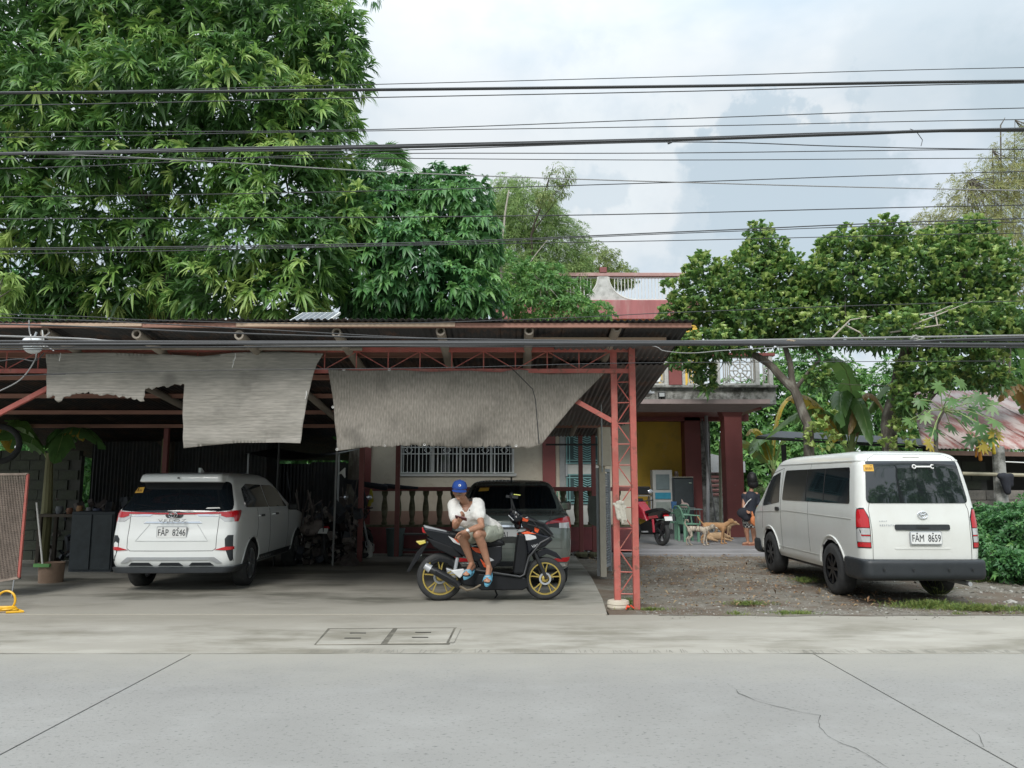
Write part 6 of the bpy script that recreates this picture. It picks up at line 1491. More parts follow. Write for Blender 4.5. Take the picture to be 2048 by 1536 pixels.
o = thing('plate', 'white plate with a dark rim at the front of the porch table', 'plate', tt+Vector((.12, -.15, 0))); MB().lathe([(.0, .0), (.10, .0), (.14, .025), (.10, .008), (0, .008)], n=20).build('dish', white_m, o, smooth=True)
o = blob('plastic_bag', [('e', tt+Vector((-.02, -.02, .08)), (.13, .09, .09)), ('c', tt+Vector((-.05, 0, .1)), .05, tt+Vector((-.09, .02, .26)), .012), ('c', tt+Vector((-.1, 0, .06)), .04, tt+Vector((-.2, .0, .05)), .02)], M('pinkish_bag', (.55, .42, .38), .5), voxel=.014); tag(o, 'crumpled white and pink plastic bag on the porch table', 'bag')
o = MB().lathe([(0, 0), (.07, 0), (.085, .2), (.08, .2), (.066, .01)], tuple(tt+Vector((-.34, -.1, -.0))), 16).build('jug', M('jug_blue', (.08, .20, .42), .4)); tag(o, 'blue plastic jug at the left end of the porch table', 'jug')
# cabinet and fridge
cx = at(1326, 1000, 23.0); cb = thing('cabinet', 'white glass-fronted cupboard with a blue band before the yellow wall', 'cabinet', (cx.x, 23.0, .1)); h1 = at(1326, 940, 23.0).z-.1
MB().box((0, .2, h1/2), (.58, .4, h1)).build('carcass', M('cabinet_white', (.42, .43, .42), .5, dirt=(.3, .28, .25), damt=.4), cb, bevel=.01)
MB().box((0, -.012, h1*.81), (.40, .02, h1*.24)).build('glass_door', M('cab_glass', (.14, .18, .19), .2), cb); MB().box((0, -.014, h1*.59), (.46, .02, h1*.10)).build('drawer', M('blue_band', (.03, .24, .36), .5), cb); MB().box((0, -.012, h1*.28), (.42, .02, h1*.42)).build('lower_door', M('cab_grey', (.26, .30, .28), .4), cb)
cx = at(1367, 1000, 22.9); fg = thing('fridge', 'dark grey fridge next to the white cupboard', 'fridge', (cx.x, 22.9, .1)); h1 = at(1367, 955, 22.9).z-.1
MB().box((0, .25, h1/2), (.62, .5, h1)).build('body', M('fridge_grey', (.055, .062, .07), .35, metal=.3), fg, bevel=.02); MB().box((0, -.02, h1*.5), (.54, .04, h1*.94)).build('door', M('fridge_door', (.06, .07, .078), .3, metal=.3), fg, bevel=.012); MB().box((0, .2, h1+.012), (.6, .5, .02)).build('top_cloth', M('cloth_cream', (.4, .38, .32), .9), fg)
MB().box((.2, -.05, h1*.9), (.08, .02, .03)).build('badge', chrome_m, fg)
o = MB().lathe([(0, 0), (.06, 0), (.065, .1), (.05, .16), (0, .17)], (cx.x-.16, 23.05, .1+h1+.024), 12).build('jar', M('jar_dark', (.08, .06, .05), .4)); tag(o, 'small dark jar on top of the fridge', 'jar')
cx = at(1284, 1000, 22.9); st_ = thing('stove_table', 'low stand with a black box on top, left of the white cupboard', 'stand', (cx.x, 22.9, .1)); h1 = at(1284, 990, 22.9).z-.1
MB().box((0, .2, h1-.02), (.6, .4, .04)).build('top', M('stand_white', (.35, .34, .31), .6), st_)
for sx in (-1, 1): MB().box((sx*.27, .02, h1/2), (.04, .04, h1)).build('leg', steel_m, st_); MB().box((sx*.27, .38, h1/2), (.04, .04, h1)).build('leg', steel_m, st_)
MB().box((0, .2, h1+.13), (.5, .36, .24)).build('black_box', black_m, st_, bevel=.02); MB().box((0, .2, h1*.45), (.5, .34, .03)).build('shelf', M('stand_shelf', (.3, .28, .26), .6), st_)
# bicycle leaning by the column
bx = dz(1438, 1065); bi = thing('bicycle', 'old bicycle with dark frame leaning behind the dogs', 'bicycle', (bx[0]+.35, 22.2, .1), R(62))
for x0_ in (-.5, .5):
    wh = bpy.data.objects.new('wheel', None); link(wh, bi); wh.location = (x0_, 0, .33); MB().lathe([(.33+.018*math.cos(k*PI/4), .018*math.sin(k*PI/4)) for k in range(9)], n=32, axis='y').build('tyre', rubber_m, wh, smooth=True)
    b = MB()
    for k in range(14): a_ = 2*PI*k/14; b.tube([(0, 0, 0), (math.cos(a_)*.32, 0, math.sin(a_)*.32)], .003, 3)
    stuff(b.build('spokes', steel_m, wh))
for nm, pts in (('frame_tube', [(-.5, 0, .33), (-.12, 0, .30)]), ('frame_tube', [(-.12, 0, .3), (-.2, 0, .78)]), ('frame_tube', [(-.18, 0, .72), (.36, 0, .76)]), ('frame_tube', [(-.12, 0, .3), (.37, 0, .66)]), ('frame_tube', [(-.5, 0, .33), (-.19, 0, .7)]), ('fork', [(.36, 0, .85), (.5, 0, .33)]), ('handlebar', [(.3, -.25, .92), (.36, 0, .88), (.3, .25, .92)])):
    MB().tube(pts, .016, 8).build(nm, M('bike_frame', (.05, .055, .06), .4) if nm == 'frame_tube' else black_m, bi)
MB().box((-.2, 0, .82), (.25, .13, .05)).build('saddle', black_m, bi, bevel=.02)
# ------------------------------------------------------------------ trees and plants
LT = .32
mango_m = M('mango_leaf', (.06, .12, .03), .42, tint=[(0.05, 0.12, 0.035), (0.095, 0.215, 0.055), (0.16, 0.31, 0.07), (0.27, 0.44, 0.11), (0.42, 0.55, 0.16)], transl=0.4)
dark_leaf_m = M('dark_leaf', (.05, .11, .035), .4, tint=[(0.04, 0.12, 0.045), (0.07, 0.19, 0.065), (0.12, 0.29, 0.085), (0.22, 0.42, 0.12)], transl=0.35)
jack_m = M('jackfruit_leaf', (.07, .12, .04), .42, tint=[(0.06, 0.13, 0.045), (0.11, 0.22, 0.065), (0.2, 0.34, 0.09), (0.38, 0.5, 0.14), (0.52, 0.6, 0.24)], transl=0.4)
pale_leaf_m = M('pale_leaf', (.14, .2, .06), .6, tint=[(0.092, 0.149, 0.046), (0.161, 0.23, 0.069), (0.253, 0.322, 0.103), (0.345, 0.391, 0.161)], transl=.35)
back_leaf_m = M('back_leaf', (.06, .14, .04), .5, tint=[(0.05, 0.14, 0.045), (0.09, 0.22, 0.06), (0.16, 0.33, 0.085), (0.28, 0.47, 0.12)], transl=0.4)
banana_m = M('banana_leaf', (.09, .19, .06), .4, tint=[(.06, .14, .045), (.10, .21, .06), (.17, .29, .08), (.45, .33, .05), (.30, .19, .09)], transl=.4)
dry_m = M('dry_frond', (.30, .22, .13), .8, var=.3, scale=8)
def tree(name, label, cat, base, trunk_r, forks, blobs, n, k, leaf, mat, seed, Lf=(.14, .22), Wf=.2, droop=.5, spread=1.0, upw=.2, outw=.8, tintf=None, seg=3, fill=0, bark=None, group=None, rmin=.55, rmax=1.06, core=.72, nlimb=10, lean=None, rows3=((.33, .9), (.7, .8)), clump=0):
    rg = np.random.default_rng(seed); rr_ = random.Random(seed); t = thing(name, label, cat, tuple(base), 0, group)
    B0 = Vector(base)
    P, Nn = crown_points(blobs, n, rg, rmin, rmax, core)
    Q, D_, U_ = rosettes(P, Nn, k, rg, spread, outw, upw); N = len(Q)
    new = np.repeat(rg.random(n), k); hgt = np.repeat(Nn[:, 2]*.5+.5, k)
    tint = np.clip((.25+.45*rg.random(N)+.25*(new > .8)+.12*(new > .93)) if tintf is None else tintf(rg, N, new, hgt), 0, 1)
    if clump: tint = np.clip(tint+np.repeat([clump*noise.noise(Vector(p)*.9) for p in P], k), 0, 1)
    L_ = rg.uniform(*Lf, N)*np.repeat(rg.uniform(.75, 1.2, n), k); stuff(leaves('crown', Q-np.array(B0), D_, U_, L_, L_*Wf, droop*rg.uniform(.6, 1.4, N), tint, mat, t, seg=seg, rows3=rows3))
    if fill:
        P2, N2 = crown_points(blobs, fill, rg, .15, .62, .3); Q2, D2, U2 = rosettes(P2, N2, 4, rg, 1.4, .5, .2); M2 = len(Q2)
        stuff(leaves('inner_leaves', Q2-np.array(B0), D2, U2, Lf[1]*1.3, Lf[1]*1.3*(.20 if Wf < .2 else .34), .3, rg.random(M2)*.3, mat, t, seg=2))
    b = MB(); bk = bark or bark_m
    if forks:
        for path, r0, r1 in forks:
            pts = [Vector(p)-B0 for p in path]; fine = []
            for i in range(len(pts)-1):
                for j in range(5):
                    u = j/5; p = pts[i].lerp(pts[i+1], u); fine.append(p+Vector((noise.noise(p*1.7), noise.noise(p*1.7+Vector((9, 0, 0))), 0))*.06)
            fine.append(pts[-1]); m_ = len(fine); b.tube(fine, [r0+(r1-r0)*i/(m_-1) for i in range(m_)], 10)
        b.build('trunk', bk, t, smooth=True); b = MB()
        src = [Vector(f[0][-1])-B0 for f in forks]; idx = rg.choice(n, min(nlimb, n), replace=False)
        for i in idx:
            p = Vector(P[i])-B0; s0 = min(src, key=lambda q: (q-p).length); limbs(b, s0, [s0.lerp(p, .97)], max(.015, min(f[2] for f in forks)*.5), rr_)
        stuff(b.build('limbs', bk, t, smooth=True))
    return t, P
def BL(lst): return [(tuple(at(px, py, Y)), (rx, ry, rz)) for px, py, Y, rx, ry, rz in lst]
# --- big mango tree on the left
mb_ = BL([(60, 60, 15.5, 1.5, 1.6, 1.3), (230, 40, 15.2, 1.5, 1.4, 1.2), (400, 40, 15, 1.5, 1.4, 1.2), (560, 60, 15, 1.3, 1.4, 1.2), (655, 140, 15.2, .85, 1, 1.1), (-80, 180, 15, 1.5, 1.6, 1.6),
          (110, 190, 14.4, 1.2, 1.2, .9), (300, 170, 14.2, 1.2, 1.2, .95), (480, 190, 14.2, 1.2, 1.2, .9), (620, 260, 14.8, .95, 1, .9), (20, 330, 14.6, 1.0, 1, .75), (210, 300, 14.4, 1.1, 1, .65), (400, 330, 14.6, 1.1, 1, .75),
          (560, 370, 14.4, 1.05, 1, .85), (130, 440, 14.6, 1.1, 1.0, .65), (330, 460, 15.2, .9, 1, .6), (500, 480, 14.2, 1.05, 1, .75), (620, 500, 14.2, .62, .8, .85), (430, 575, 14.4, .8, .8, .55), (560, 590, 14.2, .75, .7, .5), (60, 540, 15.4, 1.0, 1, .6), (260, -60, 16, 2.0, 1.6, 1.2), (500, -70, 16, 1.7, 1.5, 1.2), (640, 560, 14.6, .45, .5, .5), (-160, 420, 15, 1.6, 1.2, 1.6), (250, 570, 15.4, .9, .8, .6), (160, 590, 15.6, .8, .8, .5), (340, 560, 15.8, .8, .8, .6), (700, 430, 15.0, .4, .5, .6), (60, 620, 16, 1, .8, .5), (690, 60, 15.4, .4, .6, .6)])
mbase = Vector((at(330, 900, 17).x, 17.6, 0))
tree('mango_tree', 'huge mango tree with long drooping leaves rising behind the left of the carport', 'tree', mbase, .4,
     [([mbase, mbase+Vector((0, 0, 2.6)), at(300, 420, 16.8)], .34, .24), ([at(300, 420, 16.8), at(150, 250, 16.4), at(60, 120, 16.2)], .22, .09), ([at(300, 420, 16.8), at(380, 270, 16.2), at(430, 120, 16)], .2, .08), ([mbase+Vector((0, 0, 2.6)), at(430, 470, 16.2), at(560, 320, 15.8)], .2, .07), ([mbase+Vector((0, 0, 2.2)), at(120, 560, 16), at(20, 460, 15.6)], .24, .1)],
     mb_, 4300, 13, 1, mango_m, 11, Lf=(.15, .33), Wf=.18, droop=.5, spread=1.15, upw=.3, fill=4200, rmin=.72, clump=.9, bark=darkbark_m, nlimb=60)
# a bright low sprig in front at the far left edge, and the hanging sprig at the top
for lab, px, py, Y, n, rr_ in (('bright yellow-green mango sapling at the left edge above the carport roof', -8, 590, 11.4, 26, (.28, .25, .42)),):
    tree('mango_sapling', lab, 'sapling', (at(px, py, Y).x, Y, zr(Y)-.3), .03, [([(at(px, py, Y).x, Y, zr(Y)-.4), at(px, py+10, Y)], .02, .012)], [(tuple(at(px, py, Y)), rr_)], n, 13, 1, mango_m, 31, Lf=(.16, .26), Wf=.17, droop=.7, tintf=lambda rg, N, a, h: .75+.25*rg.random(N), nlimb=8)
tp = at(742, -12, 9.0)
tree('hanging_branch', 'small leafy branch tip hanging into the top of the view', 'branch', (tp.x, 9.0, tp.z+.6), .01, [([(tp.x-.3, 9.0, tp.z+1.4), (tp.x, 9.0, tp.z+.1)], .02, .006)], [(tuple(tp+Vector((0, 0, .02))), (.10, .10, .13))], 16, 12, 1, dark_leaf_m, 33, Lf=(.05, .09), Wf=.2, droop=.9, nlimb=6)
# --- dark broad-leaved trees in the middle
mid = BL([(760, 440, 16, .95, 1, .8), (905, 420, 16, .8, 1, .75), (940, 480, 15.8, .65, .9, .8), (820, 520, 15.4, 1.0, 1, .75), (720, 530, 15.4, .6, .8, .9), (900, 580, 15.2, .8, .8, .55), (770, 600, 15.4, .9, .8, .4), (960, 590, 15.6, .5, .7, .5), (880, 370, 16.4, .5, .6, .35), (720, 380, 16.6, .6, .8, .5), (805, 380, 16.4, .35, .5, .35)])
mbs = Vector((at(702, 900, 17.6).x, 17.6, 0))
tree('avocado_tree', 'dense dark green broad-leaved tree behind the carport right of the mango', 'tree', mbs, .2, [([mbs, mbs+Vector((.1, 0, 2.6)), at(800, 520, 16.6)], .16, .08), ([mbs+Vector((.1, 0, 2.6)), at(860, 590, 16.8), at(925, 470, 16.2)], .1, .05)],
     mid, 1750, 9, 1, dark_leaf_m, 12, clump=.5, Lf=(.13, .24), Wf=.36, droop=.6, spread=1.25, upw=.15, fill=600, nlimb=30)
bsh = BL([(1060, 600, 19.6, .95, .7, .55), (1140, 592, 20, .5, .5, .4), (1010, 560, 19.5, .55, .5, .75), (1120, 622, 19.4, 1.0, .6, .3), (1200, 622, 20.2, .4, .4, .18), (1095, 565, 19.8, .5, .5, .45), (1060, 555, 19.6, .5, .5, .4)])
sb_ = Vector((at(1060, 900, 17).x, 18.0, 0))
tree('shrub_tree', 'loose light green shrubby tree spreading in front of the upper deck railing', 'tree', (at(1000, 900, 20).x, 20.2, 0), .08, [([(at(1000, 900, 20).x, 20.2, 0), at(1002, 640, 19.8), at(1005, 470, 19.8), at(1018, 380, 19.9)], .05, .02), ([at(1002, 640, 19.8), at(1080, 560, 19.4)], .03, .015), ([at(1002, 600, 19.8), at(1095, 480, 20)], .025, .01)],
     bsh, 1000, 7, 1, back_leaf_m, 13, Lf=(.10, .18), Wf=.33, droop=.3, spread=1.2, upw=.4, nlimb=25, bark=M('pale_bark', (.36, .33, .28), .9, var=.2))
# --- feathery pale trees further back
fe = BL([(1060, 430, 24, 1.1, 1, 1.1), (1110, 500, 24, 1.1, 1, 1.1), (1070, 560, 23.5, 1.2, 1, .8), (990, 450, 24.5, .7, .8, .8), (1020, 500, 24, 1.0, 1, 1.2), (1150, 560, 24, .7, .8, .7), (1010, 390, 25, .5, .6, .6)])
fb0 = Vector((at(1060, 900, 24.5).x, 25, 0))
tree('bamboo_clump', 'feathery pale green bamboo clump behind the middle trees', 'bamboo', fb0, .1, [([fb0, at(1050, 420, 24.5)], .06, .02), ([fb0, at(1010, 380, 25)], .05, .015), ([fb0, at(1110, 440, 24.5)], .05, .015)], fe, 6000, 8, 1, M('fresh_pale_leaf', (.14, .22, .07), .6, tint=[(.09, .17, .055), (.16, .27, .08), (.26, .38, .12), (.36, .46, .18)], transl=.4), 14, Lf=(.12, .22), Wf=.13, droop=.5, spread=1.3, upw=.3, nlimb=40, seg=2, rmin=.3)
fe2 = BL([(1120, 350, 22, .45, .3, .35), (1105, 385, 22, .55, .3, .2), (1090, 395, 22, .3, .3, .25)])
fb1 = Vector((at(1100, 900, 22.5).x, 26.5, 0))
tree('slender_tree', 'sparse slender tree with tiny leaves against the sky right of centre', 'tree', fb1, .06, [([fb1, at(1062, 470, 23), at(1100, 350, 22.3)], .05, .015), ([at(1062, 470, 23), at(1135, 365, 22.2)], .02, .008)], fe2, 260, 6, 1, pale_leaf_m, 15, Lf=(.06, .11), Wf=.3, droop=.8, spread=1.4, upw=0, nlimb=20, seg=2, rmin=.2, bark=darkbark_m)
fe3 = BL([(1195, 525, 34, 1.2, 1, .9), (1175, 560, 34, 1.0, 1, .8), (1240, 555, 34, .8, 1, .5)])
fb2 = Vector((at(1195, 900, 34).x, 34, 0))
tree('light_tree', 'light airy tree seen above the roof deck railing', 'tree', fb2, .1, [([fb2, at(1195, 560, 34)], .1, .05)], fe3, 1300, 7, 1, pale_leaf_m, 16, Lf=(.10, .18), Wf=.3, droop=.5, spread=1.3, nlimb=20, seg=2, rmin=.2)
fe4 = BL([(1990, 400, 26, 1.6, 1.5, 1.4), (2060, 330, 26, 1.3, 1.4, 1.4), (1940, 430, 26, 1.1, 1, .9), (2000, 540, 25, 1.6, 1.2, 1.4), (1860, 445, 26, .6, .7, .35), (2040, 480, 24, 1.2, 1, 1.2)])
fb3 = Vector((at(2000, 900, 26).x, 26, 0))
tree('bamboo_clump', 'hazy yellow-green bamboo clump at the right edge behind the round trees', 'bamboo', fb3, .1, [([fb3, at(1985, 300, 26)], .07, .015), ([fb3, at(2030, 240, 26)], .06, .01), ([fb3, at(1940, 360, 26)], .05, .01), ([fb3, at(2000, 250, 26), at(2010, 235, 26)], .04, .008)], fe4, 3000, 8, 1, M('yellowish_leaf', (.2, .22, .08), .7, tint=[(.14, .17, .06), (.24, .27, .09), (.36, .36, .15), (.40, .36, .2)], transl=.35), 17, Lf=(.14, .26), Wf=.12, droop=.4, spread=1.3, nlimb=60, seg=2, rmin=.2)
# --- two jackfruit trees on the right
j1 = BL([(1420, 600, 17.2, .95, .9, .8), (1490, 570, 17.2, .75, .9, .75), (1530, 510, 17.4, .55, .6, .5), (1515, 470, 17.4, .24, .35, .3), (1350, 640, 17, .4, .6, .45), (1410, 545, 17.2, .35, .4, .4), (1545, 640, 17, .7, .9, .7), (1440, 690, 16.6, .9, .8, .3), (1375, 720, 16.8, .45, .4, .35), (1410, 760, 17, .24, .25, .35), (1350, 690, 16.8, .3, .4, .3), (1570, 560, 17, .45, .6, .6), (1480, 640, 16.8, .8, .8, .6), (1590, 600, 17, .4, .5, .6)])
jb1 = gnd(1612, 1085); jb1 = Vector((at(1618, 900, 16.6).x, 16.6, 0))
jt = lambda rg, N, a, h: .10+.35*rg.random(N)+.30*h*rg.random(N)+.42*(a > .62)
tree('jackfruit_tree', 'round jackfruit tree whose crown overhangs the balcony, its trunk bending left', 'tree', jb1, .14, [([jb1, at(1615, 850, 16.6), at(1590, 780, 16.7), at(1545, 735, 16.9), at(1480, 690, 17)], .12, .07), ([at(1590, 780, 16.7), at(1560, 650, 17), at(1530, 520, 17.3)], .07, .03), ([at(1590, 780, 16.7), at(1640, 720, 16.6)], .05, .03)],
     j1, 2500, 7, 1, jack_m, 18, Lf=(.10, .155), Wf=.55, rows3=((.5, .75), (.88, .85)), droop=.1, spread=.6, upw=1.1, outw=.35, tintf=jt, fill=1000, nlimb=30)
j2 = BL([(1720, 570, 17, 1.3, 1.2, 1.0), (1690, 500, 17, .6, .8, .4), (1760, 480, 17, .6, .8, .35), (1830, 560, 17, 1.1, 1.1, 1.0), (1880, 490, 17.2, .6, .8, .35), (1930, 560, 17, .95, 1, .95), (1950, 470, 17.2, .35, .5, .4), (1990, 540, 17, .5, .8, .7), (1640, 570, 17, .5, .7, .5), (1630, 660, 16.6, .8, .9, .5), (1760, 670, 16, 1.1, .9, .35), (1900, 660, 16.2, 1.1, 1, .6), (2010, 650, 16.2, .7, .9, .6),
         (1640, 760, 16.4, .28, .3, .25), (1850, 745, 16, .55, .6, .45), (1960, 740, 16.4, .5, .7, .4), (1820, 800, 16, .35, .4, .35), (1990, 770, 16.2, .3, .4, .2)])
jb2 = Vector((at(1790, 900, 16.8).x, 16.8, 0))
tree('jackfruit_tree', 'wider jackfruit tree with yellow-green tips and a thick mottled trunk behind the van', 'tree', jb2, .2, [([jb2, at(1775, 850, 16.8), at(1800, 760, 16.8), at(1820, 680, 16.9)], .17, .13), ([at(1820, 680, 16.9), at(1730, 600, 17), at(1700, 540, 17)], .08, .03), ([at(1820, 680, 16.9), at(1900, 620, 17), at(1930, 540, 17)], .08, .03), ([at(1800, 740, 16.8), at(1880, 690, 16.2), at(1960, 650, 16.3)], .05, .02), ([at(1780, 850, 16.8), at(1840, 815, 16.5), at(1870, 790, 16.3)], .05, .02)],
     j2, 4200, 7, 1, jack_m, 19, Lf=(.10, .16), Wf=.55, rows3=((.5, .75), (.88, .85)), droop=.1, spread=.6, upw=1.1, outw=.35, tintf=jt, fill=1700, nlimb=50)
# leafy shoots at both trunk feet
for i, (px, py, lab) in enumerate(((1640, 880, 'leafy shoots with a yellow leaf round the left jackfruit trunk'), (1795, 880, 'leafy shoots low on the right jackfruit trunk behind the van'))):
    tree('trunk_shoots', lab, 'shoots', (at(px, py, 16.4).x, 16.4, 2.0), .02, None, BL([(px, py, 16.3, .35, .25, .3), (px+15, py-45, 16.3, .2, .2, .25)]), 60, 7, 1, jack_m, 40+i, Lf=(.09, .15), Wf=.5, droop=.1, spread=.7, upw=.8, outw=.5, tintf=lambda rg, N, a, h: .55+.45*rg.random(N))
# hanging dead sticks caught in the right crown
b = MB(); rr_ = random.Random(9)
for (a, c, d_) in (((1800, 660), (1850, 640), (1950, 600)), ((1780, 665), (1880, 650), (1930, 640)), ((1660, 680), (1700, 640), (1745, 632)), ((1690, 650), (1720, 665), (1740, 690)), ((1840, 630), (1870, 625), (1900, 612)), ((1870, 625), (1875, 650), (1880, 668))): b.tube([at(*a, 15.4), at(*c, 15.3), at(*d_, 15.5)], [.018, .014, .006], 5)
o = stuff(b.build('dead_sticks', M('grey_stick', (.38, .34, .29), .9), None)); o['label'] = 'bare grey dead sticks caught among the right jackfruit leaves'; o['category'] = 'sticks'
# --- banana plants
def blade(parent, p0, p1, p2, wd, tint, tear=.0, seed=0, name='leaf'):
    """a banana leaf: broad blade of many side strips along a curved midrib"""
    rg = random.Random(seed); b = MB(); n = 16; p0, p1, p2 = Vector(p0), Vector(p1), Vector(p2); V = []; Fs = []; tn = []
    def P(u): return p0*(1-u)**2+p1*2*u*(1-u)+p2*u*u
    side0 = (p2-p0).cross(Vector((0, 0, 1))); side0 = side0.normalized() if side0.length > .01 else Vector((1, 0, 0))
    for s_ in (-1, 1):
        for i in range(n):
            u0 = .12+.88*i/n; u1 = .12+.88*(i+1)/n; g = rg.random() < tear; w0 = wd*math.sin(PI*min(1, u0*.93+.07))**.5; w1 = wd*math.sin(PI*min(1, u1*.93+.07-(0)))**.5 if i < n-1 else 0
            a, c = P(u0), P(u1); dr = .25 + (.3*rg.random() if g else 0); sh = (c-a)*(.5 if g else .0)*rg.random()
            q0 = a+side0*s_*w0*.5+Vector((0, 0, -w0*dr))+sh+(c-a)*.6; q1 = c+side0*s_*w1*.5+Vector((0, 0, -w1*dr))+sh+(c-a)*.6
            h0 = a+side0*s_*w0*.25+Vector((0, 0, .02)); h1 = c+side0*s_*w1*.25+Vector((0, 0, .02))
            b.add([a, c, h1, h0, q1, q0], [(0, 1, 2, 3), (3, 2, 4, 5)]); tn += [min(1, max(0, tint+rg.uniform(-.06, .06)))]*2
    me = b.mesh(name, True, 80, fix=False); a_ = me.attributes.new('tint', 'FLOAT', 'FACE'); a_.data.foreach_set('value', tn); o = obj(name, me, banana_m, parent)
    rib = MB().tube([P(u/8) for u in range(9)], [.022*(1-u/10) for u in range(9)], 5).build('midrib', M('midrib', (.25, .33, .12), .5) if 'midrib' not in bpy.data.materials else bpy.data.materials['midrib'], o, smooth=True)
    return o
def banana(label, px, Y, h, lv, seed, r=.12):
    x = at(px, 900, Y).x; t = thing('banana_plant', label, 'banana plant', (x, Y, 0), 0, 'banana plants'); rg = random.Random(seed)
    MB().tube([(0, 0, 0), (.03, 0, h*.5), (0, 0, h)], [r, r*.8, r*.5], 10).build('stem', M('banana_stem', (.20, .19, .09), .7, var=.3, scale=4, stretch=(1, 1, .2)) if 'banana_stem' not in bpy.data.materials else bpy.data.materials['banana_stem'], t, smooth=True)
    o = Vector((x, Y, 0))
    for k, (a, c, d_, wd, tint, tear) in enumerate(lv):
        p0 = Vector((0, 0, h*.92)); blade(t, p0, at(*a)-o if len(a) == 3 else a, at(*c)-o, wd, tint, tear, seed*31+k)
    return t
banana('broad banana plant with torn leaves between the two jackfruit trunks', 1700, 18.2, 2.3, [((1660, 750, 18), (1540, 870, 17.8), 0, .42, .35, .3), ((1720, 700, 18), (1650, 720, 17.4), 0, .5, .45, .2), ((1760, 720, 18), (1840, 760, 17.8), 0, .5, .35, .3), ((1680, 700, 18.5), (1680, 840, 17.2), 0, .55, .25, .2), ((1620, 760, 18), (1575, 800, 17.4), 0, .40, .78, .6), ((1700, 700, 18), (1740, 880, 17.2), 0, .5, .3, .3), ((1740, 720, 18), (1700, 860, 17.6), 0, .3, .98, .8), ((1720, 700, 18), (1780, 850, 17.6), 0, .3, .95, .8)], 1)
banana('banana plant behind the column with one long pale arching leaf', 1545, 24, 2.0, [((1490, 850, 23.5), (1440, 895, 23), 0, .45, .55, .2), ((1560, 830, 24), (1620, 880, 23.5), 0, .5, .5, .2), ((1530, 830, 24.5), (1500, 905, 22.6), 0, .5, .35, .2), ((1540, 800, 24), (1590, 790, 24), 0, .4, .8, .5), ((1520, 830, 24), (1494, 868, 23.4), 0, .3, .74, .7)], 2)
banana('banana plant at the right edge with leaves hanging over the pink roof', 2075, 17.5, 3.0, [((2030, 700, 17.2), (1960, 770, 16.8), 0, .5, .35, .4), ((2060, 560, 17.4), (2000, 640, 17), 0, .5, .3, .4), ((2090, 600, 17.4), (2140, 740, 17), 0, .6, .4, .4), ((2040, 720, 17), (2000, 800, 16.6), 0, .35, .95, .9)], 3)
banana('banana plant behind the roof left of the solar panel, with one orange leaf', 330, 17.0, 3.1, [((345, 560, 16.8), (400, 640, 16.2), 0, .5, .45, .2), ((290, 570, 16.9), (225, 640, 16.2), 0, .5, .3, .2), ((310, 575, 16.6), (285, 640, 16.0), 0, .42, .78, .7), ((380, 590, 16.9), (470, 632, 16.4), 0, .45, .5, .3), ((340, 540, 17), (370, 500, 17.4), 0, .4, .3, .3)], 4)
banana('banana plant in the dark yard left of the white car under the red brace', 100, 14.6, 2.1, [((60, 830, 14.4), (-60, 890, 13.8), 0, .55, .25, .2), ((150, 800, 14.6), (110, 920, 13.8), 0, .5, .2, .2), ((40, 800, 14.8), (0, 870, 14), 0, .45, .4, .3), ((140, 810, 14.2), (205, 890, 13.6), 0, .4, .15, .2), ((150, 820, 14.2), (165, 880, 13.8), 0, .2, .78, .7)], 5)
banana('banana plant at the left edge of the yard with pale hanging leaves', -20, 15.6, 2.4, [((0, 780, 15.4), (60, 860, 14.8), 0, .5, .35, .3), ((-60, 780, 15.4), (-120, 880, 15), 0, .5, .35, .3), ((10, 800, 15.6), (20, 900, 15), 0, .4, .75, .6)], 6)
# --- papaya in front of the pink roof
pp = Vector((at(1862, 900, 15).x, 15.0, 0)); pt = thing('papaya_plant', 'papaya plant with lobed leaves leaning over the pink corrugated roof', 'papaya', tuple(pp))
MB().tube([(0, 0, 0), (.02, 0, 1.2), Vector(at(1872, 850, 15))-pp, Vector(at(1890, 815, 15))-pp], [.06, .05, .04, .03], 8).build('stem', bark_m, pt, smooth=True)
rg = np.random.default_rng(77); rr_ = random.Random(77)
for k in range(20):
    px, py = [(1840, 800), (1880, 770), (1920, 760), (1960, 790), (1985, 810), (1990, 840), (1960, 850), (1925, 830), (1900, 850), (1870, 860), (1850, 830), (1950, 820), (1975, 870), (1945, 875), (1900, 800), (1935, 795), (1860, 885), (1820, 840), (1990, 865), (1965, 888)][k]
    c = at(px, py, 14.7+rr_.uniform(-.3, .5))-pp; s0 = Vector(at(1885, 820, 15))-pp
    MB().tube([s0, (s0+c)/2+Vector((0, 0, .08)), c], .008, 4).build('leaf_stalk', bpy.data.materials['midrib'], pt)
    nrm = Vector((rr_.uniform(-.4, .4), -.75, rr_.uniform(.2, .8))).normalized(); u = nrm.cross(Vector((0, 0, 1))).normalized(); v = nrm.cross(u)
    a0 = rr_.uniform(0, 6); pts = [c]; m_ = 9; R0 = rr_.uniform(.17, .25)
    for j in range(m_*4):
        a = a0+5.6*j/(m_*4); r_ = R0*(1, .78, .50, .78)[j % 4]*(1-.25*abs(j/(m_*4)-.5)); pts.append(c+u*math.cos(a)*r_+v*math.sin(a)*r_-Vector((0, 0, r_*.35)))
    b = MB().add(pts, [(0, j, j+1) for j in range(1, len(pts)-1)]); me = b.mesh('leaf', fix=False); at_ = me.attributes.new('tint', 'FLOAT', 'FACE'); yl = k in (16, 19, 18)
    at_.data.foreach_set('value', [(.72 if yl else .05+rr_.uniform(0, .38))]*len(me.polygons)); obj('leaf', me, banana_m, pt)
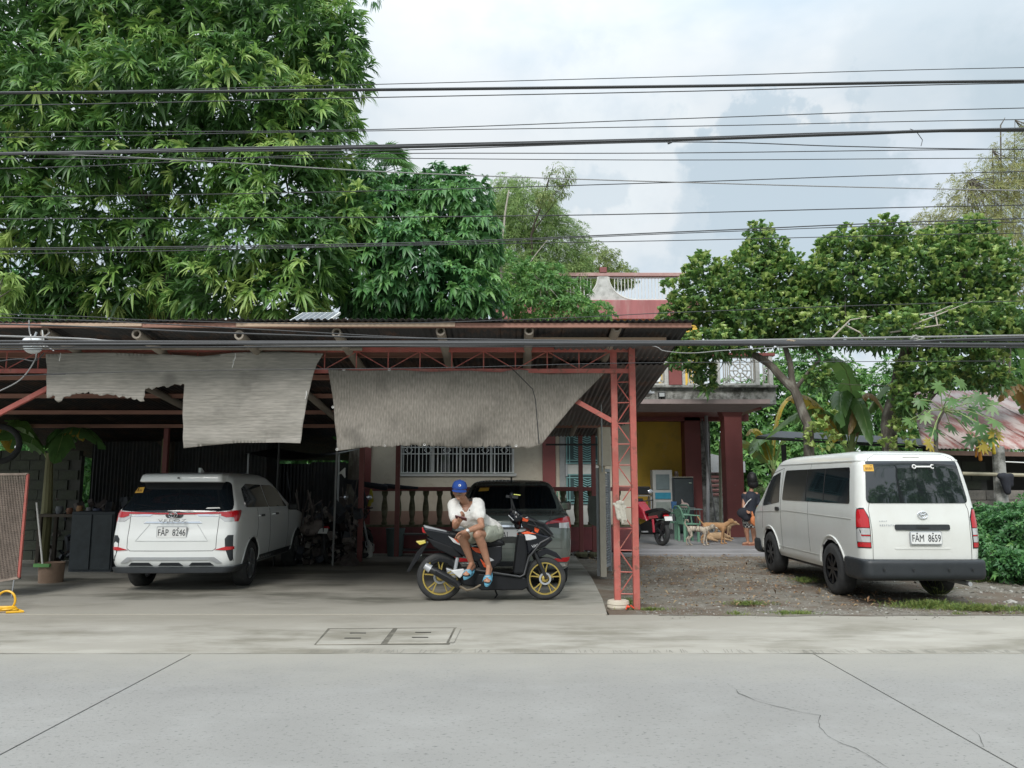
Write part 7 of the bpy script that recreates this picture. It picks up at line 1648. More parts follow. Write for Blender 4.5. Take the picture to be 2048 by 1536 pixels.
# --- hedge at the right, ground shrubs, background greenery
hb_ = BL([(2000, 1090, 13.0, .6, .6, .42), (2060, 1070, 12.8, .7, .7, .5), (1985, 1050, 13.4, .4, .5, .35), (2040, 1130, 12.4, .6, .5, .25), (2130, 1060, 12.6, .8, .8, .6), (1990, 1120, 12.6, .4, .4, .25)])
tree('shrub', 'dense dark green garden shrub at the right edge beside the van', 'shrub', (at(2030, 1150, 12.8).x, 12.8, 0), .05, None, hb_, 1500, 7, 1, dark_leaf_m, 21, Lf=(.07, .13), Wf=.38, droop=.3, spread=1.1, upw=.6, fill=500, seg=2, tintf=lambda rg, N, a, h: .15+.5*rg.random(N)+.35*(a > .85))
bg_ = BL([(1440, 900, 30, 1.6, 1, 2.0), (1540, 860, 30, 2.0, 1, 2.2), (1500, 960, 28, 1.8, 1, 1.2), (1440, 830, 31, 1.8, 1, 1.4), (1600, 930, 28, 2.0, 1, 1.4), (1700, 840, 29, 2.4, 1, 2.0), (1850, 820, 29, 2.4, 1, 2.4), (2000, 760, 29, 2.4, 1, 3.0), (1300, 800, 32, 2, 1, 2.2), (1620, 780, 31, 2, 1, 2)])
tree('thicket', 'bright green thicket filling the yard behind the maroon column', 'thicket', (at(1600, 900, 29).x, 29.5, 0), .1, None, bg_, 6000, 7, 1, back_leaf_m, 22, Lf=(.16, .32), Wf=.38, droop=.4, spread=1.2, upw=.3, seg=2, fill=900)
fern = thing('palm_shrub', 'low feathery palm fronds behind the standing person', 'palm', (at(1540, 950, 22).x, 22, 0))
def frond(parent, p0, p1, p2, ln, mat, n=26, name='frond', wd=.022):
    p0, p1, p2 = Vector(p0), Vector(p1), Vector(p2); Pn = []; Dn = []
    def P(u): return p0*(1-u)**2+p1*2*u*(1-u)+p2*u*u
    MB().tube([P(u/8) for u in range(9)], [.018*(1-u/10) for u in range(9)], 5).build('rachis', mat, parent)
    for i in range(n):
        u = .12+.88*i/n; t_ = (P(min(1, u+.02))-P(u)).normalized(); s_ = t_.cross(Vector((0, 0, 1))).normalized()
        for q in (-1, 1): Pn.append(P(u)); Dn.append(t_*.6+s_*q+Vector((0, 0, -.25)))
    N = len(Pn); k = np.array([math.sin(PI*(.1+.85*(i//2)/n)) for i in range(N)])
    return leaves(name, np.array(Pn), np.array(Dn), np.tile([0, 0, 1.], (N, 1)), ln*(.4+.6*k), wd, .5, np.random.default_rng(N+n).random(N)*.5+.3, mat, parent, seg=2)
for k in range(9):
    a = -2.2+k*.5; frond(fern, (0, 0, .4), (math.cos(a)*.7, math.sin(a)*.5-.3, 1.9), (math.cos(a)*1.6, math.sin(a)*1.0-.4, 1.3+.2*(k % 3)), .32, pale_leaf_m)
# fan palm behind the mango
fp = Vector((at(765, 350, 30).x, 30, 0)); fpt = thing('fan_palm', 'fan palm with a skirt of dry fronds beyond the middle trees', 'palm tree', tuple(fp)); fh = at(765, 345, 30).z
MB().tube([(0, 0, 0), (.1, 0, fh*.5), (0, 0, fh)], [.25, .2, .18], 10).build('trunk', bark_m, fpt, smooth=True)
rr_ = random.Random(4)
for k in range(34):
    dry = k >= 22; a = rr_.uniform(0, 2*PI); el = rr_.uniform(.0, 1.35) if not dry else rr_.uniform(-1.3, -.5)
    d_ = Vector((math.cos(a)*math.cos(el), math.sin(a)*math.cos(el), math.sin(el))); c = Vector((0, 0, fh))+d_*(.8 if not dry else .5)
    u = d_; s_ = d_.cross(Vector((0, 0, 1))); s_ = s_.normalized() if s_.length > .05 else Vector((1, 0, 0)); n_ = 15; Pn = [c]*n_; Dn = [u*math.cos(q)+s_*math.sin(q) for q in [(-1.35+2.7*i/(n_-1)) for i in range(n_)]]
    leaves('fan_leaf', np.array(Pn), np.array(Dn), np.tile(np.array(s_.cross(u)), (n_, 1)), .95 if not dry else .7, .09, .45 if not dry else .9, np.full(n_, .3+.3*rr_.random()), dry_m if dry else back_leaf_m, fpt, seg=2)
    MB().tube([(0, 0, fh), c], .015, 4).build('leaf_stalk', dry_m if dry else back_leaf_m, fpt)
# far tree line closing the view behind everything
far = [((x + random.uniform(-2, 2), 46+random.uniform(-3, 5), random.uniform(1, 3.0)), (random.uniform(3.5, 5.5), 2.5, random.uniform(2.6, 4.6))) for x in range(-60, 64, 4)]
tree('far_woods', 'far green woods closing the view behind the yard', 'woods', (0, 46, 0), .1, None, far, 9000, 6, 1, back_leaf_m, 23, Lf=(.35, .7), Wf=.4, droop=.4, spread=1.3, seg=2)[0]['kind'] = 'stuff'
lw = [((x + random.uniform(-1, 1), 24+random.uniform(-1, 2), random.uniform(.6, 1.4)), (random.uniform(1.4, 2), 1.0, random.uniform(1.2, 2.3))) for x in np.arange(-24, 1, 1.7)]+[((x + random.uniform(-1, 1), 22.5+random.uniform(-.6, 1), random.uniform(2.2, 4.0)), (random.uniform(1.4, 2), .9, random.uniform(1.2, 1.8))) for x in np.arange(-22, -2, 1.4)]+[((x + random.uniform(-1, 1), 23.5+random.uniform(-.6, 1), random.uniform(4.4, 6.6)), (random.uniform(1.4, 2), .9, random.uniform(1.2, 1.8))) for x in np.arange(-22, -4, 1.5)]
tree('thicket', 'dark thicket of undergrowth in the yard behind the carport', 'thicket', (-10, 24, 0), .1, None, lw, 10500, 6, 1, dark_leaf_m, 24, Lf=(.2, .4), Wf=.4, droop=.4, spread=1.3, seg=2)
# --- what the glass reflects: coconut palms and trees across the road
def coconut(label, x, y, h, seed, n=16):
    t = thing('coconut_palm', label, 'palm tree', (x, y, 0), 0, 'coconut palms across the road'); rr_ = random.Random(seed)
    MB().tube([(0, 0, 0), (.3, 0, h*.5), (.1, 0, h)], [.22, .16, .13], 8).build('trunk', bark_m, t, smooth=True)
    for k in range(n): a = 2*PI*k/n+rr_.uniform(-.2, .2); e = rr_.uniform(-.2, 1.2); L_ = rr_.uniform(2.4, 3.2); frond(t, (.1, 0, h), (math.cos(a)*L_*.5, math.sin(a)*L_*.5, h+e), (math.cos(a)*L_, math.sin(a)*L_, h+e-1.5), .6, dark_leaf_m, 18, wd=.05)
    return t
coconut('coconut palm across the road, reflected in the van window', 12.2, -7, 11.2, 1); coconut('shorter coconut palm across the road', 15.2, -8, 9.0, 2); coconut('tall coconut palm farther along the road opposite', 19, -9, 12.5, 3); coconut('low coconut palm straight across the road', 6.0, -10, 6.0, 4)
ob = [((x, -19+random.uniform(-2, 2), random.uniform(1, 3)), (random.uniform(2, 3.2), 2, random.uniform(1.5, 3.5))) for x in range(-24, 34, 4)]+[((x, -8+random.uniform(-1, 1), z_), (2.2, 1.5, 2.4)) for x, z_ in ((10, 6), (14, 7), (17.5, 8.5), (21, 9), (18, 5), (13.5, 4), (23, 6))]
tree('roadside_woods', 'green woods on the opposite side of the road', 'woods', (0, -19, 0), .1, None, ob, 4200, 6, 1, dark_leaf_m, 25, Lf=(.3, .6), Wf=.4, droop=.4, spread=1.3, seg=2)[0]['kind'] = 'stuff'
# ------------------------------------------------------------------ overhead cables
def smooth_pts(pts, n=10):
    out = []; m = len(pts)
    for i in range(m-1):
        p0 = pts[max(i-1, 0)]; p1 = pts[i]; p2 = pts[i+1]; p3 = pts[min(i+2, m-1)]
        for k in range(n):
            t = k/n; out.append(.5*((2*p1)+(p2-p0)*t+(2*p0-5*p1+4*p2-p3)*t*t+(3*p1-p0-3*p2+p3)*t**3))
    out.append(pts[-1]); return out
def cable(pp, Y, r, label, m=wire_m, group='overhead cables', name='overhead_cable'):
    a, c = pp[0], pp[1]; y0 = a[1]+(a[1]-c[1])/(c[0]-a[0])*(a[0]+1500) if a[0] <= 0 else None
    pts = list(pp)
    if a[0] <= 0: pts = [(-1500, a[1]+(a[1]-c[1])*1500/(c[0]-a[0])*.6)]+pts
    a, c = pts[-1], pts[-2]
    if a[0] >= 2040: pts.append((3500, a[1]+(a[1]-c[1])*1450/(a[0]-c[0])*.6))
    P = smooth_pts([at(px, py, Y) for px, py in pts], 8)
    o = MB().tube(P, r, 6).build(name, m, None, smooth=True); tag(o, label, 'cable', group); return o
W_ = [
 ([(0, 186), (700, 170), (1400, 152), (2048, 135)], 8.4, .0045, 'topmost thin cable crossing the whole sky'),
 ([(0, 186), (700, 180), (1400, 172), (2048, 162)], 8.1, .0165, 'thick black cable just below the topmost thin one'),
 ([(0, 211), (700, 196), (1400, 182), (2048, 166)], 8.0, .0055, 'thin cable running close under the upper thick cable'),
 ([(0, 264), (700, 260), (1400, 236), (2048, 216)], 8.3, .005, 'thin cable first above the lower thick bundle'),
 ([(0, 275), (600, 264), (1400, 252), (2048, 239)], 8.0, .0045, 'thin cable grazing the top of the thick twisted bundle'),
 ([(0, 308), (400, 301), (800, 294), (1340, 280), (1700, 268), (2048, 258)], 7.9, .017, 'thick sagging black cable of the twisted bundle'),
 ([(0, 306), (400, 297), (800, 290), (1340, 277), (1700, 265), (2048, 262)], 7.95, .010, 'second strand wound round the thick sagging cable'),
 ([(0, 309), (400, 303), (800, 300), (1340, 284), (1700, 293), (2048, 299)], 7.85, .0055, 'strand leaving the bundle at the clamp and dropping right'),
 ([(0, 337), (300, 326), (700, 308), (1340, 306), (2048, 298)], 8.2, .005, 'thin cable just below the thick bundle'),
 ([(0, 318), (640, 316), (1340, 320), (2048, 316)], 8.3, .0045, 'level thin cable across the dark cloud'),
 ([(0, 306), (400, 322), (800, 345), (1340, 364), (2048, 381)], 8.0, .006, 'cable slanting down from left to right through the crossing'),
 ([(0, 394), (700, 383), (1340, 365), (2048, 343)], 8.2, .005, 'cable rising from left to right through the crossing'),
 ([(0, 438), (1100, 431), (2048, 410)], 8.1, .0055, 'lone cable midway down the sky'),
 ([(0, 497), (800, 486), (1400, 462), (2048, 437)], 8.0, .006, 'upper of the close pair above the round trees'),
 ([(0, 500), (800, 489), (1400, 465), (2048, 444)], 8.15, .0045, 'lower of the close pair above the round trees'),
 ([(0, 508), (800, 491), (1400, 480), (2048, 466)], 8.25, .0045, 'thin cable grazing the tops of the round trees'),
 ([(0, 628), (300, 640), (700, 648), (1100, 637), (1400, 623), (2048, 602)], 8.3, .0045, 'thin cable along the carport roof edge and across the tree crowns'),
 ([(0, 672), (250, 683), (700, 690), (1400, 682), (2048, 671)], 8.2, .011, 'grey top cable of the low bundle before the roof'),
 ([(0, 683), (500, 684), (1300, 684), (1800, 684), (2048, 676)], 8.1, .016, 'thickest black cable of the low bundle before the roof'),
 ([(0, 689), (600, 687), (1300, 687), (1800, 688), (2048, 689)], 8.0, .015, 'second thick cable of the low bundle before the roof'),
 ([(0, 648), (400, 664), (800, 676), (1300, 682), (1800, 681), (2048, 681)], 8.15, .009, 'cable that drops from the roof edge into the low bundle'),
 ([(0, 635), (500, 658), (900, 678), (1400, 686), (2048, 686)], 8.25, .006, 'thin cable joining the low bundle from the upper left'),
 ([(0, 695), (500, 694), (1100, 690), (1700, 691), (2048, 695)], 8.05, .008, 'lowest black cable of the low bundle'),
 ([(0, 700), (500, 693), (1000, 694), (1500, 690), (2048, 692)], 8.2, .005, 'thin lowest cable sagging under the low bundle'),
 ([(640, 690), (900, 692), (1264, 689), (1330, 702), (1385, 706), (1460, 700), (1640, 690)], 8.4, .005, 'thin pale cable drooping right of the red post'),
 ([(0, 752), (100, 748), (400, 741), (900, 735), (1265, 726), (2000, 722)], 8.6, .004, 'fine cable passing across both shade nets'),
]
for i, (pp, Y_, r, lab) in enumerate(W_): cable(pp, Y_, r, lab, wiregrey_m if i in (17, 24, 10) else wire_m)
def tangle(name, label, px, py, Y, rad, n, r, mat, seed):
    rr_ = random.Random(seed); c = at(px, py, Y); pts = [c+Vector((rr_.uniform(-1, 1)*rad, rr_.uniform(-.3, .3)*rad, rr_.uniform(-1, 1)*rad*.8)) for _ in range(n)]
    o = MB().tube(smooth_pts(pts, 6), r, 5).build(name, mat, None, smooth=True); tag(o, label, 'cable tie'); return o
tangle('cable_knot', 'tangled pale wire knot above the round lamp', 75, 678, 8.3, .13, 9, .006, M('pale_wire', (.5, .5, .48), .6), 1)
tangle('cable_tie', 'beige rag tie round the low cable bundle before the left round tree', 1583, 684, 8.1, .05, 7, .010, M('beige_rag', (.35, .28, .2), .8), 2)
tangle('cable_tie', 'pale wire tie round the low cable bundle before the right round tree', 1838, 680, 8.1, .09, 9, .006, M('pale_wire2', (.4, .4, .38), .7), 3)
tangle('cable_clamp', 'small dark clamp hanging on the thick sagging cable', 1340, 285, 7.85, .022, 6, .012, wire_m, 4)
o = MB().tube([at(1820, 258, 7.9), at(1832, 262, 7.9), at(1845, 280, 7.9), at(1842, 292, 7.9)], .004, 5).build('loose_wire', wire_m, None); tag(o, 'short loose wire end under the thick cable at the right', 'wire')
for pts, lab, mm in (([(-10, 786), (40, 760), (70, 720), (75, 690), (100, 665)], 'pale cable looping down from the lamp to the left edge', wiregrey_m), ([(58, 640), (62, 672), (90, 690), (108, 702)], 'thin wire rising from the lamp past the roof edge', wiregrey_m), ([(88, 706), (70, 722), (40, 718), (0, 722)], 'thin wire from the net corner to the left edge', wire_m)):
    o = MB().tube(smooth_pts([at(a, c, 8.9) for a, c in pts], 6), .007, 6).build('hanging_wire', mm, None, smooth=True); tag(o, lab, 'wire')
lp = at(66, 688, 8.7); lt = thing('round_lamp', 'white bowl-shaped lamp under the cables at the left end of the roof', 'lamp', tuple(lp))
MB().lathe([(.01, .09), (.05, .085), (.10, .05), (.135, -.01), (.13, -.018), (.12, -.01), (.05, .06), (0, .065)], n=24).build('lamp_bowl', M('lamp_white', (.6, .62, .64), .25), lt, smooth=True); MB().sphere((0, 0, -.03), (.10, .10, .085), 20, 12).build('bulb', M('opal_glass', (.62, .66, .68), .15, coat=.5), lt, smooth=True); MB().tube([(0, 0, .05), (.03, 0, .14)], .012).build('stem', steel_m, lt)

# ------------------------------------------------------------------ left yard and the dark back of the carport
def gx(px, Y): return at(px, 900, Y).x
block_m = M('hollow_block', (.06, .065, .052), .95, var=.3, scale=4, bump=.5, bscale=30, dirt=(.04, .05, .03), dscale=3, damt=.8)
def block_wall(name, label, x0, x1, Y, h, mat, yaw=0, cat='wall'):
    t = thing(name, label, cat, (x0, Y, 0), yaw); L_ = x1-x0; bm_ = MB().box((0, 0, 0), (.385, .15, .185)).mesh('block'); bm_.materials.append(mat)
    MB().box((L_/2, .02, h/2), (L_-.02, .12, h-.02)).build('mortar_core', M('mortar', (.07, .07, .065), .95) if 'mortar' not in bpy.data.materials else bpy.data.materials['mortar'], t)
    z = .1; r = 0
    while z < h:
        x = .2 - (.2 if r % 2 else 0)
        while x < L_-.1:
            o = obj('block', bm_, None, t, (x, random.uniform(-.006, .006), z), (0, 0, random.uniform(-.01, .01))); x += .4
        z += .2; r += 1
    return t
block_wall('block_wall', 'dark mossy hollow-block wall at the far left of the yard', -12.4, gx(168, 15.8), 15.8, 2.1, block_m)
def sheetwall(name, label, x0, x1, Y, z0, z1, mat):
    t = thing(name, label, 'wall', ((x0+x1)/2, Y, 0)); x = x0-(x0+x1)/2
    while x < (x1-x0)/2:
        b = MB(); n = 40; w_ = min(.8, (x1-x0)/2-x)
        for z_ in (z0, z1+random.uniform(-.12, .08)):
            for k in range(n+1): b.v.append((x+w_*k/n, .012*math.sin(2*PI*k/4)+random.uniform(0, .0), z_))
        for k in range(n): b.f.append((k, k+1, n+k+2, n+k+1)); b.mi.append(0)
        b.build('wall_sheet', mat, t, (0, random.uniform(0, .02), 0), smooth=True); x += .78
    return t
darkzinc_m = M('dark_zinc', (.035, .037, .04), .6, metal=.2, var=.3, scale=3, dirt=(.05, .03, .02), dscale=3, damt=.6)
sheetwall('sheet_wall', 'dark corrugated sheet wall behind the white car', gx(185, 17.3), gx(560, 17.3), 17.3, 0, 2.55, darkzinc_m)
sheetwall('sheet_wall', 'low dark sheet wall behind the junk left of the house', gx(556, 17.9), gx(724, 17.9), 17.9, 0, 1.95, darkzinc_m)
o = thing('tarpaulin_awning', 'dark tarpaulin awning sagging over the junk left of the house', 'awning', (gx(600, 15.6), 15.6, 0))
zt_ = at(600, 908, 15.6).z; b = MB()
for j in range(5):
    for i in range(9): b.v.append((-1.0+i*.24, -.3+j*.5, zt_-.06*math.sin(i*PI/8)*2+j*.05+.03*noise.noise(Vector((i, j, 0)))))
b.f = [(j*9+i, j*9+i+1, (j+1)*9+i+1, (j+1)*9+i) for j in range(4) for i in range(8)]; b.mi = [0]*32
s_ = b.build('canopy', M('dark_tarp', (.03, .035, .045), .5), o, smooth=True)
for x_ in (-.95, .85): MB().tube([(x_, -.25, 0), (x_, -.25, zt_)], .018).build('pole', steel_m, o)
# side wall of the carport toward the left yard: dark posts and rails
for px, lab in ((556, 'thin dark pole beside the front of the white car'), (672, 'pale pole standing in the junk left of the house')):
    p = gx(px, 14.6); o = MB().tube([(p, 14.6, 0), (p+.02, 14.6, 2.3)], .02, 8).build('pole', wiregrey_m if px > 600 else black_m, None); tag(o, lab, 'pole')
# mesh panel, left edge
YM = 10.55; p0 = at(38, 1160, YM); mp_ = thing('mesh_panel', 'rusty wire mesh panel with a red frame leaning at the left edge', 'panel', (p0.x, YM, 0))
def Mq(px, py): return at(px, py, YM)-Vector((p0.x, YM, 0))
c0, c1, c2, c3 = Mq(-90, 1178), Mq(38, 1155), Mq(56, 948), Mq(-90, 950)
mesh_m = M('mesh_wire', (.30, .24, .20), .8, var=.25, scale=8)
for a, c, mm in ((c0, c1, mesh_m), (c1, c2, red_m), (c2, c3, mesh_m)): MB().bar(a, c, .03, .03, up=(0, 1, 0)).build('frame_bar', mm, mp_)
b = MB()
for k in range(46): u = k/45; b.tube([c0.lerp(c1, u), c3.lerp(c2, u)], .005, 3, cap=False)
for k in range(60): u = k/59; b.tube([c0.lerp(c3, u)+Vector((0, .006, 0)), c1.lerp(c2, u)+Vector((0, .006, 0))], .003, 3, cap=False)
stuff(b.build('wire_mesh', mesh_m, mp_))
MB().box(((c0.x+c1.x)/2, .05, (c0.z+c2.z)/2), (abs(c1.x-c0.x)*.98, .008, abs(c2.z-c1.z)*.93)).build('backing_cloth', M('backing', (.05, .045, .04), .95, var=.4, scale=9), mp_)
MB().tube([Mq(28, 1160), Mq(20, 1212)], .008).build('prop_rod', steel_m, mp_)
# hose
hp_ = gnd(8, 1226); b = MB(); hz = []
for k in range(90): a = k/90*2*PI*3; r_ = .17+.02*math.sin(k*.7); hz.append((hp_.x-.05+math.cos(a)*r_*1.1, hp_.y+math.sin(a)*r_*.5, .03+.012*(k/30)))
hz += [(hp_.x+.16, hp_.y+.02, .03), (hp_.x+.26, hp_.y-.05, .025), (hp_.x+.1, hp_.y-.12, .025)]
o = b.tube(hz, .013, 6).build('hose', M('yellow_hose', (.72, .40, .02), .45), None, smooth=True); tag(o, 'coiled yellow hose on the concrete at the left edge', 'hose')
o = MB().tube(smooth_pts([Vector((hp_.x-.05+math.cos(k)*.11, hp_.y+.1, .13+math.sin(k)*.11)) for k in np.arange(0, 6.6, .5)], 3), .013, 6).build('hose_loop', bpy.data.materials['yellow_hose'], None, smooth=True); tag(o, 'upright loop of yellow hose above the coil', 'hose')
# broom and basket
a, c = at(73, 1005, 12.0), at(85, 1128, 12.0); t = thing('broom', 'green broom with a white handle standing in the brown tub', 'broom', (a.x, 12.0, 0)); o_ = Vector((a.x, 12.0, 0))
MB().tube([a-o_, c-o_], .013, 8).build('handle', white_m, t); MB().box(c-o_+Vector((0, 0, -.02)), (.24, .07, .05)).build('head', M('broom_green', (.12, .32, .10), .6), t)
gb = gnd(101, 1166); t = thing('tub', 'brown woven tub on the floor at the left below the broom', 'tub', (gb.x, gb.y, .012)); MB().lathe([(0, 0), (.17, 0), (.185, .3), (.175, .3), (.16, .02), (0, .02)], n=20).build('wall', M('brown_tub', (.25, .17, .12), .8, var=.15), t, smooth=True)
# bench with pots
t = thing('bench', 'dark workbench loaded with pots in the left yard', 'bench', (gx(180, 14.6), 14.6, 0)); hb2 = at(180, 1030, 14.6).z
MB().box((0, 0, hb2), (1.5, .6, .05)).build('bench_top', M('bench_wood', (.08, .065, .05), .8), t)
for sx in (-1, 1):
    for sy in (-1, 1): MB().box((sx*.68, sy*.25, hb2/2), (.06, .06, hb2)).build('leg', bpy.data.materials['bench_wood'], t)
for i, (px, w_, h_, col_, lab) in enumerate(((128, .07, .14, (.13, .14, .15), 'grey enamel pot at the left end of the workbench'), (148, .06, .11, (.22, .10, .06), 'small terracotta pot second on the workbench'), (168, .06, .15, (.30, .16, .07), 'orange-brown clay pot in the middle of the workbench'), (186, .05, .12, (.2, .2, .2), 'pale tin can right of the clay pot on the workbench'), (203, .08, .10, (.05, .06, .1), 'dark blue bowl near the right end of the workbench'))):
    p = Vector((gx(px, 14.5), 14.5, hb2+.025)); o = MB().lathe([(0, 0), (w_*.7, 0), (w_, h_*.5), (w_*.8, h_), (w_*.7, h_), (w_*.85, h_*.5), (w_*.6, .01), (0, .01)], p, 14).build('pot', M('pot_colour', col_, .6, var=.2), None, smooth=True); tag(o, lab, 'pot')
t = thing('cupboard', 'dark old cupboard standing beside the left side of the white car', 'cupboard', (gx(196, 13.6), 13.6, 0)); MB().box((0, .25, .52), (.75, .5, 1.04)).build('carcass', M('old_paint', (.03, .038, .045), .6, var=.3), t, bevel=.01)
for sx in (-1, 1): MB().box((sx*.18, -.012, .52), (.33, .02, .94)).build('door', M('old_door', (.035, .045, .05), .55, var=.3), t, bevel=.004)
t = thing('tyre_ring', 'old tyre hanging in the shade at the left edge', 'tyre', tuple(at(-2, 888, 13.2)), R(20)); MB().lathe([(.30+.05*math.cos(k*PI/5), .05*math.sin(k*PI/5)) for k in range(11)], n=28, axis='y').build('tread', rubber_m, t, smooth=True)
# junk left of the house
jm = [M('junk_a', (.09, .075, .07), .8, var=.4, scale=9), M('junk_b', (.16, .14, .13), .8, var=.4, scale=12), M('junk_c', (.04, .045, .055), .6, var=.4), M('junk_d', (.30, .28, .26), .7, var=.3, scale=14)]
b = MB(); rr_ = random.Random(12)
for i in range(240):
    px = rr_.uniform(592, 722); Y_ = rr_.uniform(14.6, 16.8); z_ = (1.1*rr_.random()**1.5)*(1 if px > 640 else .7); s_ = rr_.uniform(.03, .15); b.cur = rr_.choice([0, 0, 0, 1, 2, 2, 3]) if rr_.random() < .9 else 3
    b.box((gx(px, Y_), Y_, z_+.03), (s_*rr_.uniform(.3, 2), s_*rr_.uniform(.4, 1.5), s_*rr_.uniform(.3, 2.0)), rot=(rr_.uniform(-.8, .8), rr_.uniform(-.8, .8), rr_.uniform(0, 3)))
for i in range(40):
    px = rr_.uniform(590, 720); Y_ = rr_.uniform(14.6, 16); b.cur = rr_.choice([0, 1, 2]); z_ = rr_.uniform(.2, 1.0); b.tube([(gx(px, Y_), Y_, z_), (gx(px, Y_)+rr_.uniform(-.3, .3), Y_+rr_.uniform(-.2, .2), z_+rr_.uniform(.2, .9))], .012, 5)
jo = MB(); jo.v, jo.f, jo.mi = b.v, b.f, b.mi
o = stuff(obj('junk_heap', b.mesh('junk_heap'), jm)); o['label'] = 'heap of dark scrap, sacks and rods left of the house'; o['category'] = 'scrap'
b = MB(); rr_ = random.Random(14)
for i in range(170):
    px = rr_.uniform(110, 300); Y_ = rr_.uniform(14.8, 16.8); z_ = 1.2*rr_.random()**1.4; s_ = rr_.uniform(.03, .16); b.cur = rr_.choice([0, 0, 2, 2, 1])
    b.box((gx(px, Y_), Y_, z_+.03), (s_*rr_.uniform(.3, 2), s_, s_*rr_.uniform(.3, 2.4)), rot=(rr_.uniform(-.8, .8), rr_.uniform(-.8, .8), rr_.uniform(0, 3)))
o = stuff(obj('junk_heap', b.mesh('junk_heap'), jm)); o['label'] = 'heap of dark lumber and scrap behind the left workbench'; o['category'] = 'scrap'
def clothitem(name, label, prims, mat, cat='cloth', vx=.014): o = blob(name, prims, mat, voxel=vx); tag(o, label, cat); return o
p = at(685, 945, 14.5); clothitem('hanging_cloth', 'small white cloth hanging on the pale pole in the junk', [('c', p+Vector((-.07, 0, -.03)), .02, p+Vector((.05, 0, .08)), .015), ('c', p, .03, p+Vector((.05, 0, -.1)), .01), ('c', p+Vector((.04, 0, .08)), .015, p+Vector((.05, 0, -.08)), .015)], M('white_cloth', (.6, .6, .58), .9))
p = at(620, 1058, 14.8); clothitem('sack', 'pale bundled sack on the junk heap by the white car', [('e', p, (.2, .15, .13)), ('e', p+Vector((.15, 0, .08)), (.12, .1, .1)), ('c', p, .06, p+Vector((-.1, 0, .2)), .03)], M('sack', (.2, .17, .16), .9, var=.3), 'sack')
p = at(742, 995, 16.6); clothitem('yellow_cloth', 'yellow cloth hanging at the left end of the balustrade', [('c', p+Vector((0, 0, .15)), .03, p+Vector((-.03, 0, -.15)), .045), ('c', p+Vector((.02, 0, .1)), .02, p+Vector((.03, 0, -.08)), .03)], M('yellow_rag', (.45, .38, .04), .8))
p = at(745, 958, 16.4); clothitem('dark_tarp', 'dark folded tarpaulin thrown over the left end of the rail', [('c', at(690, 962, 16.4), .05, at(770, 975, 16.6), .07), ('c', at(715, 970, 16.4), .12, at(728, 1010, 16.3), .08), ('c', at(770, 972, 16.8), .06, at(835, 976, 17.0), .03)], cloth_dark_m, 'tarpaulin', .02)
p = gnd(735, 1116); t = thing('jug', 'white plastic jug at the foot of the maroon post', 'jug', (p.x, p.y+.05, .012)); MB().lathe([(0, 0), (.09, 0), (.1, .05), (.1, .22), (.04, .30), (.035, .34), (0, .34)], n=16).build('body', M('jug_white', (.5, .5, .46), .5), t, smooth=True); MB().tube([(.04, -.02, .30), (.12, -.02, .26), (.12, -.02, .14), (.09, -.02, .1)], .012).build('handle', bpy.data.materials['jug_white'], t)
t = thing('plastic_tub', 'grey-green plastic tub standing before the maroon base wall', 'tub', (gx(794, 16.6), 16.6, .012)); MB().lathe([(0, 0), (.16, 0), (.2, .55), (.21, .55), (.21, .58), (.19, .58), (.15, .03), (0, .03)], n=20).build('body', M('tub_grey', (.10, .14, .14), .5), t, smooth=True)
t = thing('low_shelf', 'low dark shelf with pale boards under the balustrade', 'shelf', (gx(850, 16.7), 16.7, .012))
for z_ in (.12, .45): MB().box((0, 0, z_), (1.3, .35, .03)).build('board', M('shelf_board', (.12, .11, .11), .7), t)
for sx in (-1, 1): MB().box((sx*.6, 0, .25), (.04, .34, .5)).build('side', black_m, t)
# parked dark motorcycle in the junk: a copy of the porch machine with black paint
def copy_tree(o, parent=None):
    c = o.copy(); COL.objects.link(c); c.parent = parent
    for s_ in getattr(c, 'material_slots', []):
        if s_.material and s_.material.name == 'red_paint': s_.link = 'OBJECT'; s_.material = blk_m
    for ch in o.children: copy_tree(ch, c)
    return c
mc = copy_tree(rm); mc.location = (gx(668, 15.0), 15.0, .012); mc.rotation_euler = (0, 0, R(70)); mc['label'] = 'black motorcycle parked in the dark junk left of the house'
# kennel, stones by the base wall
scatter = MB(); rr_ = random.Random(22)
for i in range(60):
    p = gnd(rr_.uniform(1140, 1212), rr_.uniform(1098, 1112)); s_ = rr_.uniform(.03, .07); scatter.box(p+Vector((0, 0, .03)), (s_*1.6, s_*1.3, s_), rot=(rr_.uniform(-.4, .4), rr_.uniform(-.4, .4), rr_.uniform(0, 3)), jit=.01)
o = stuff(scatter.build('base_stones', conc_m, lot))

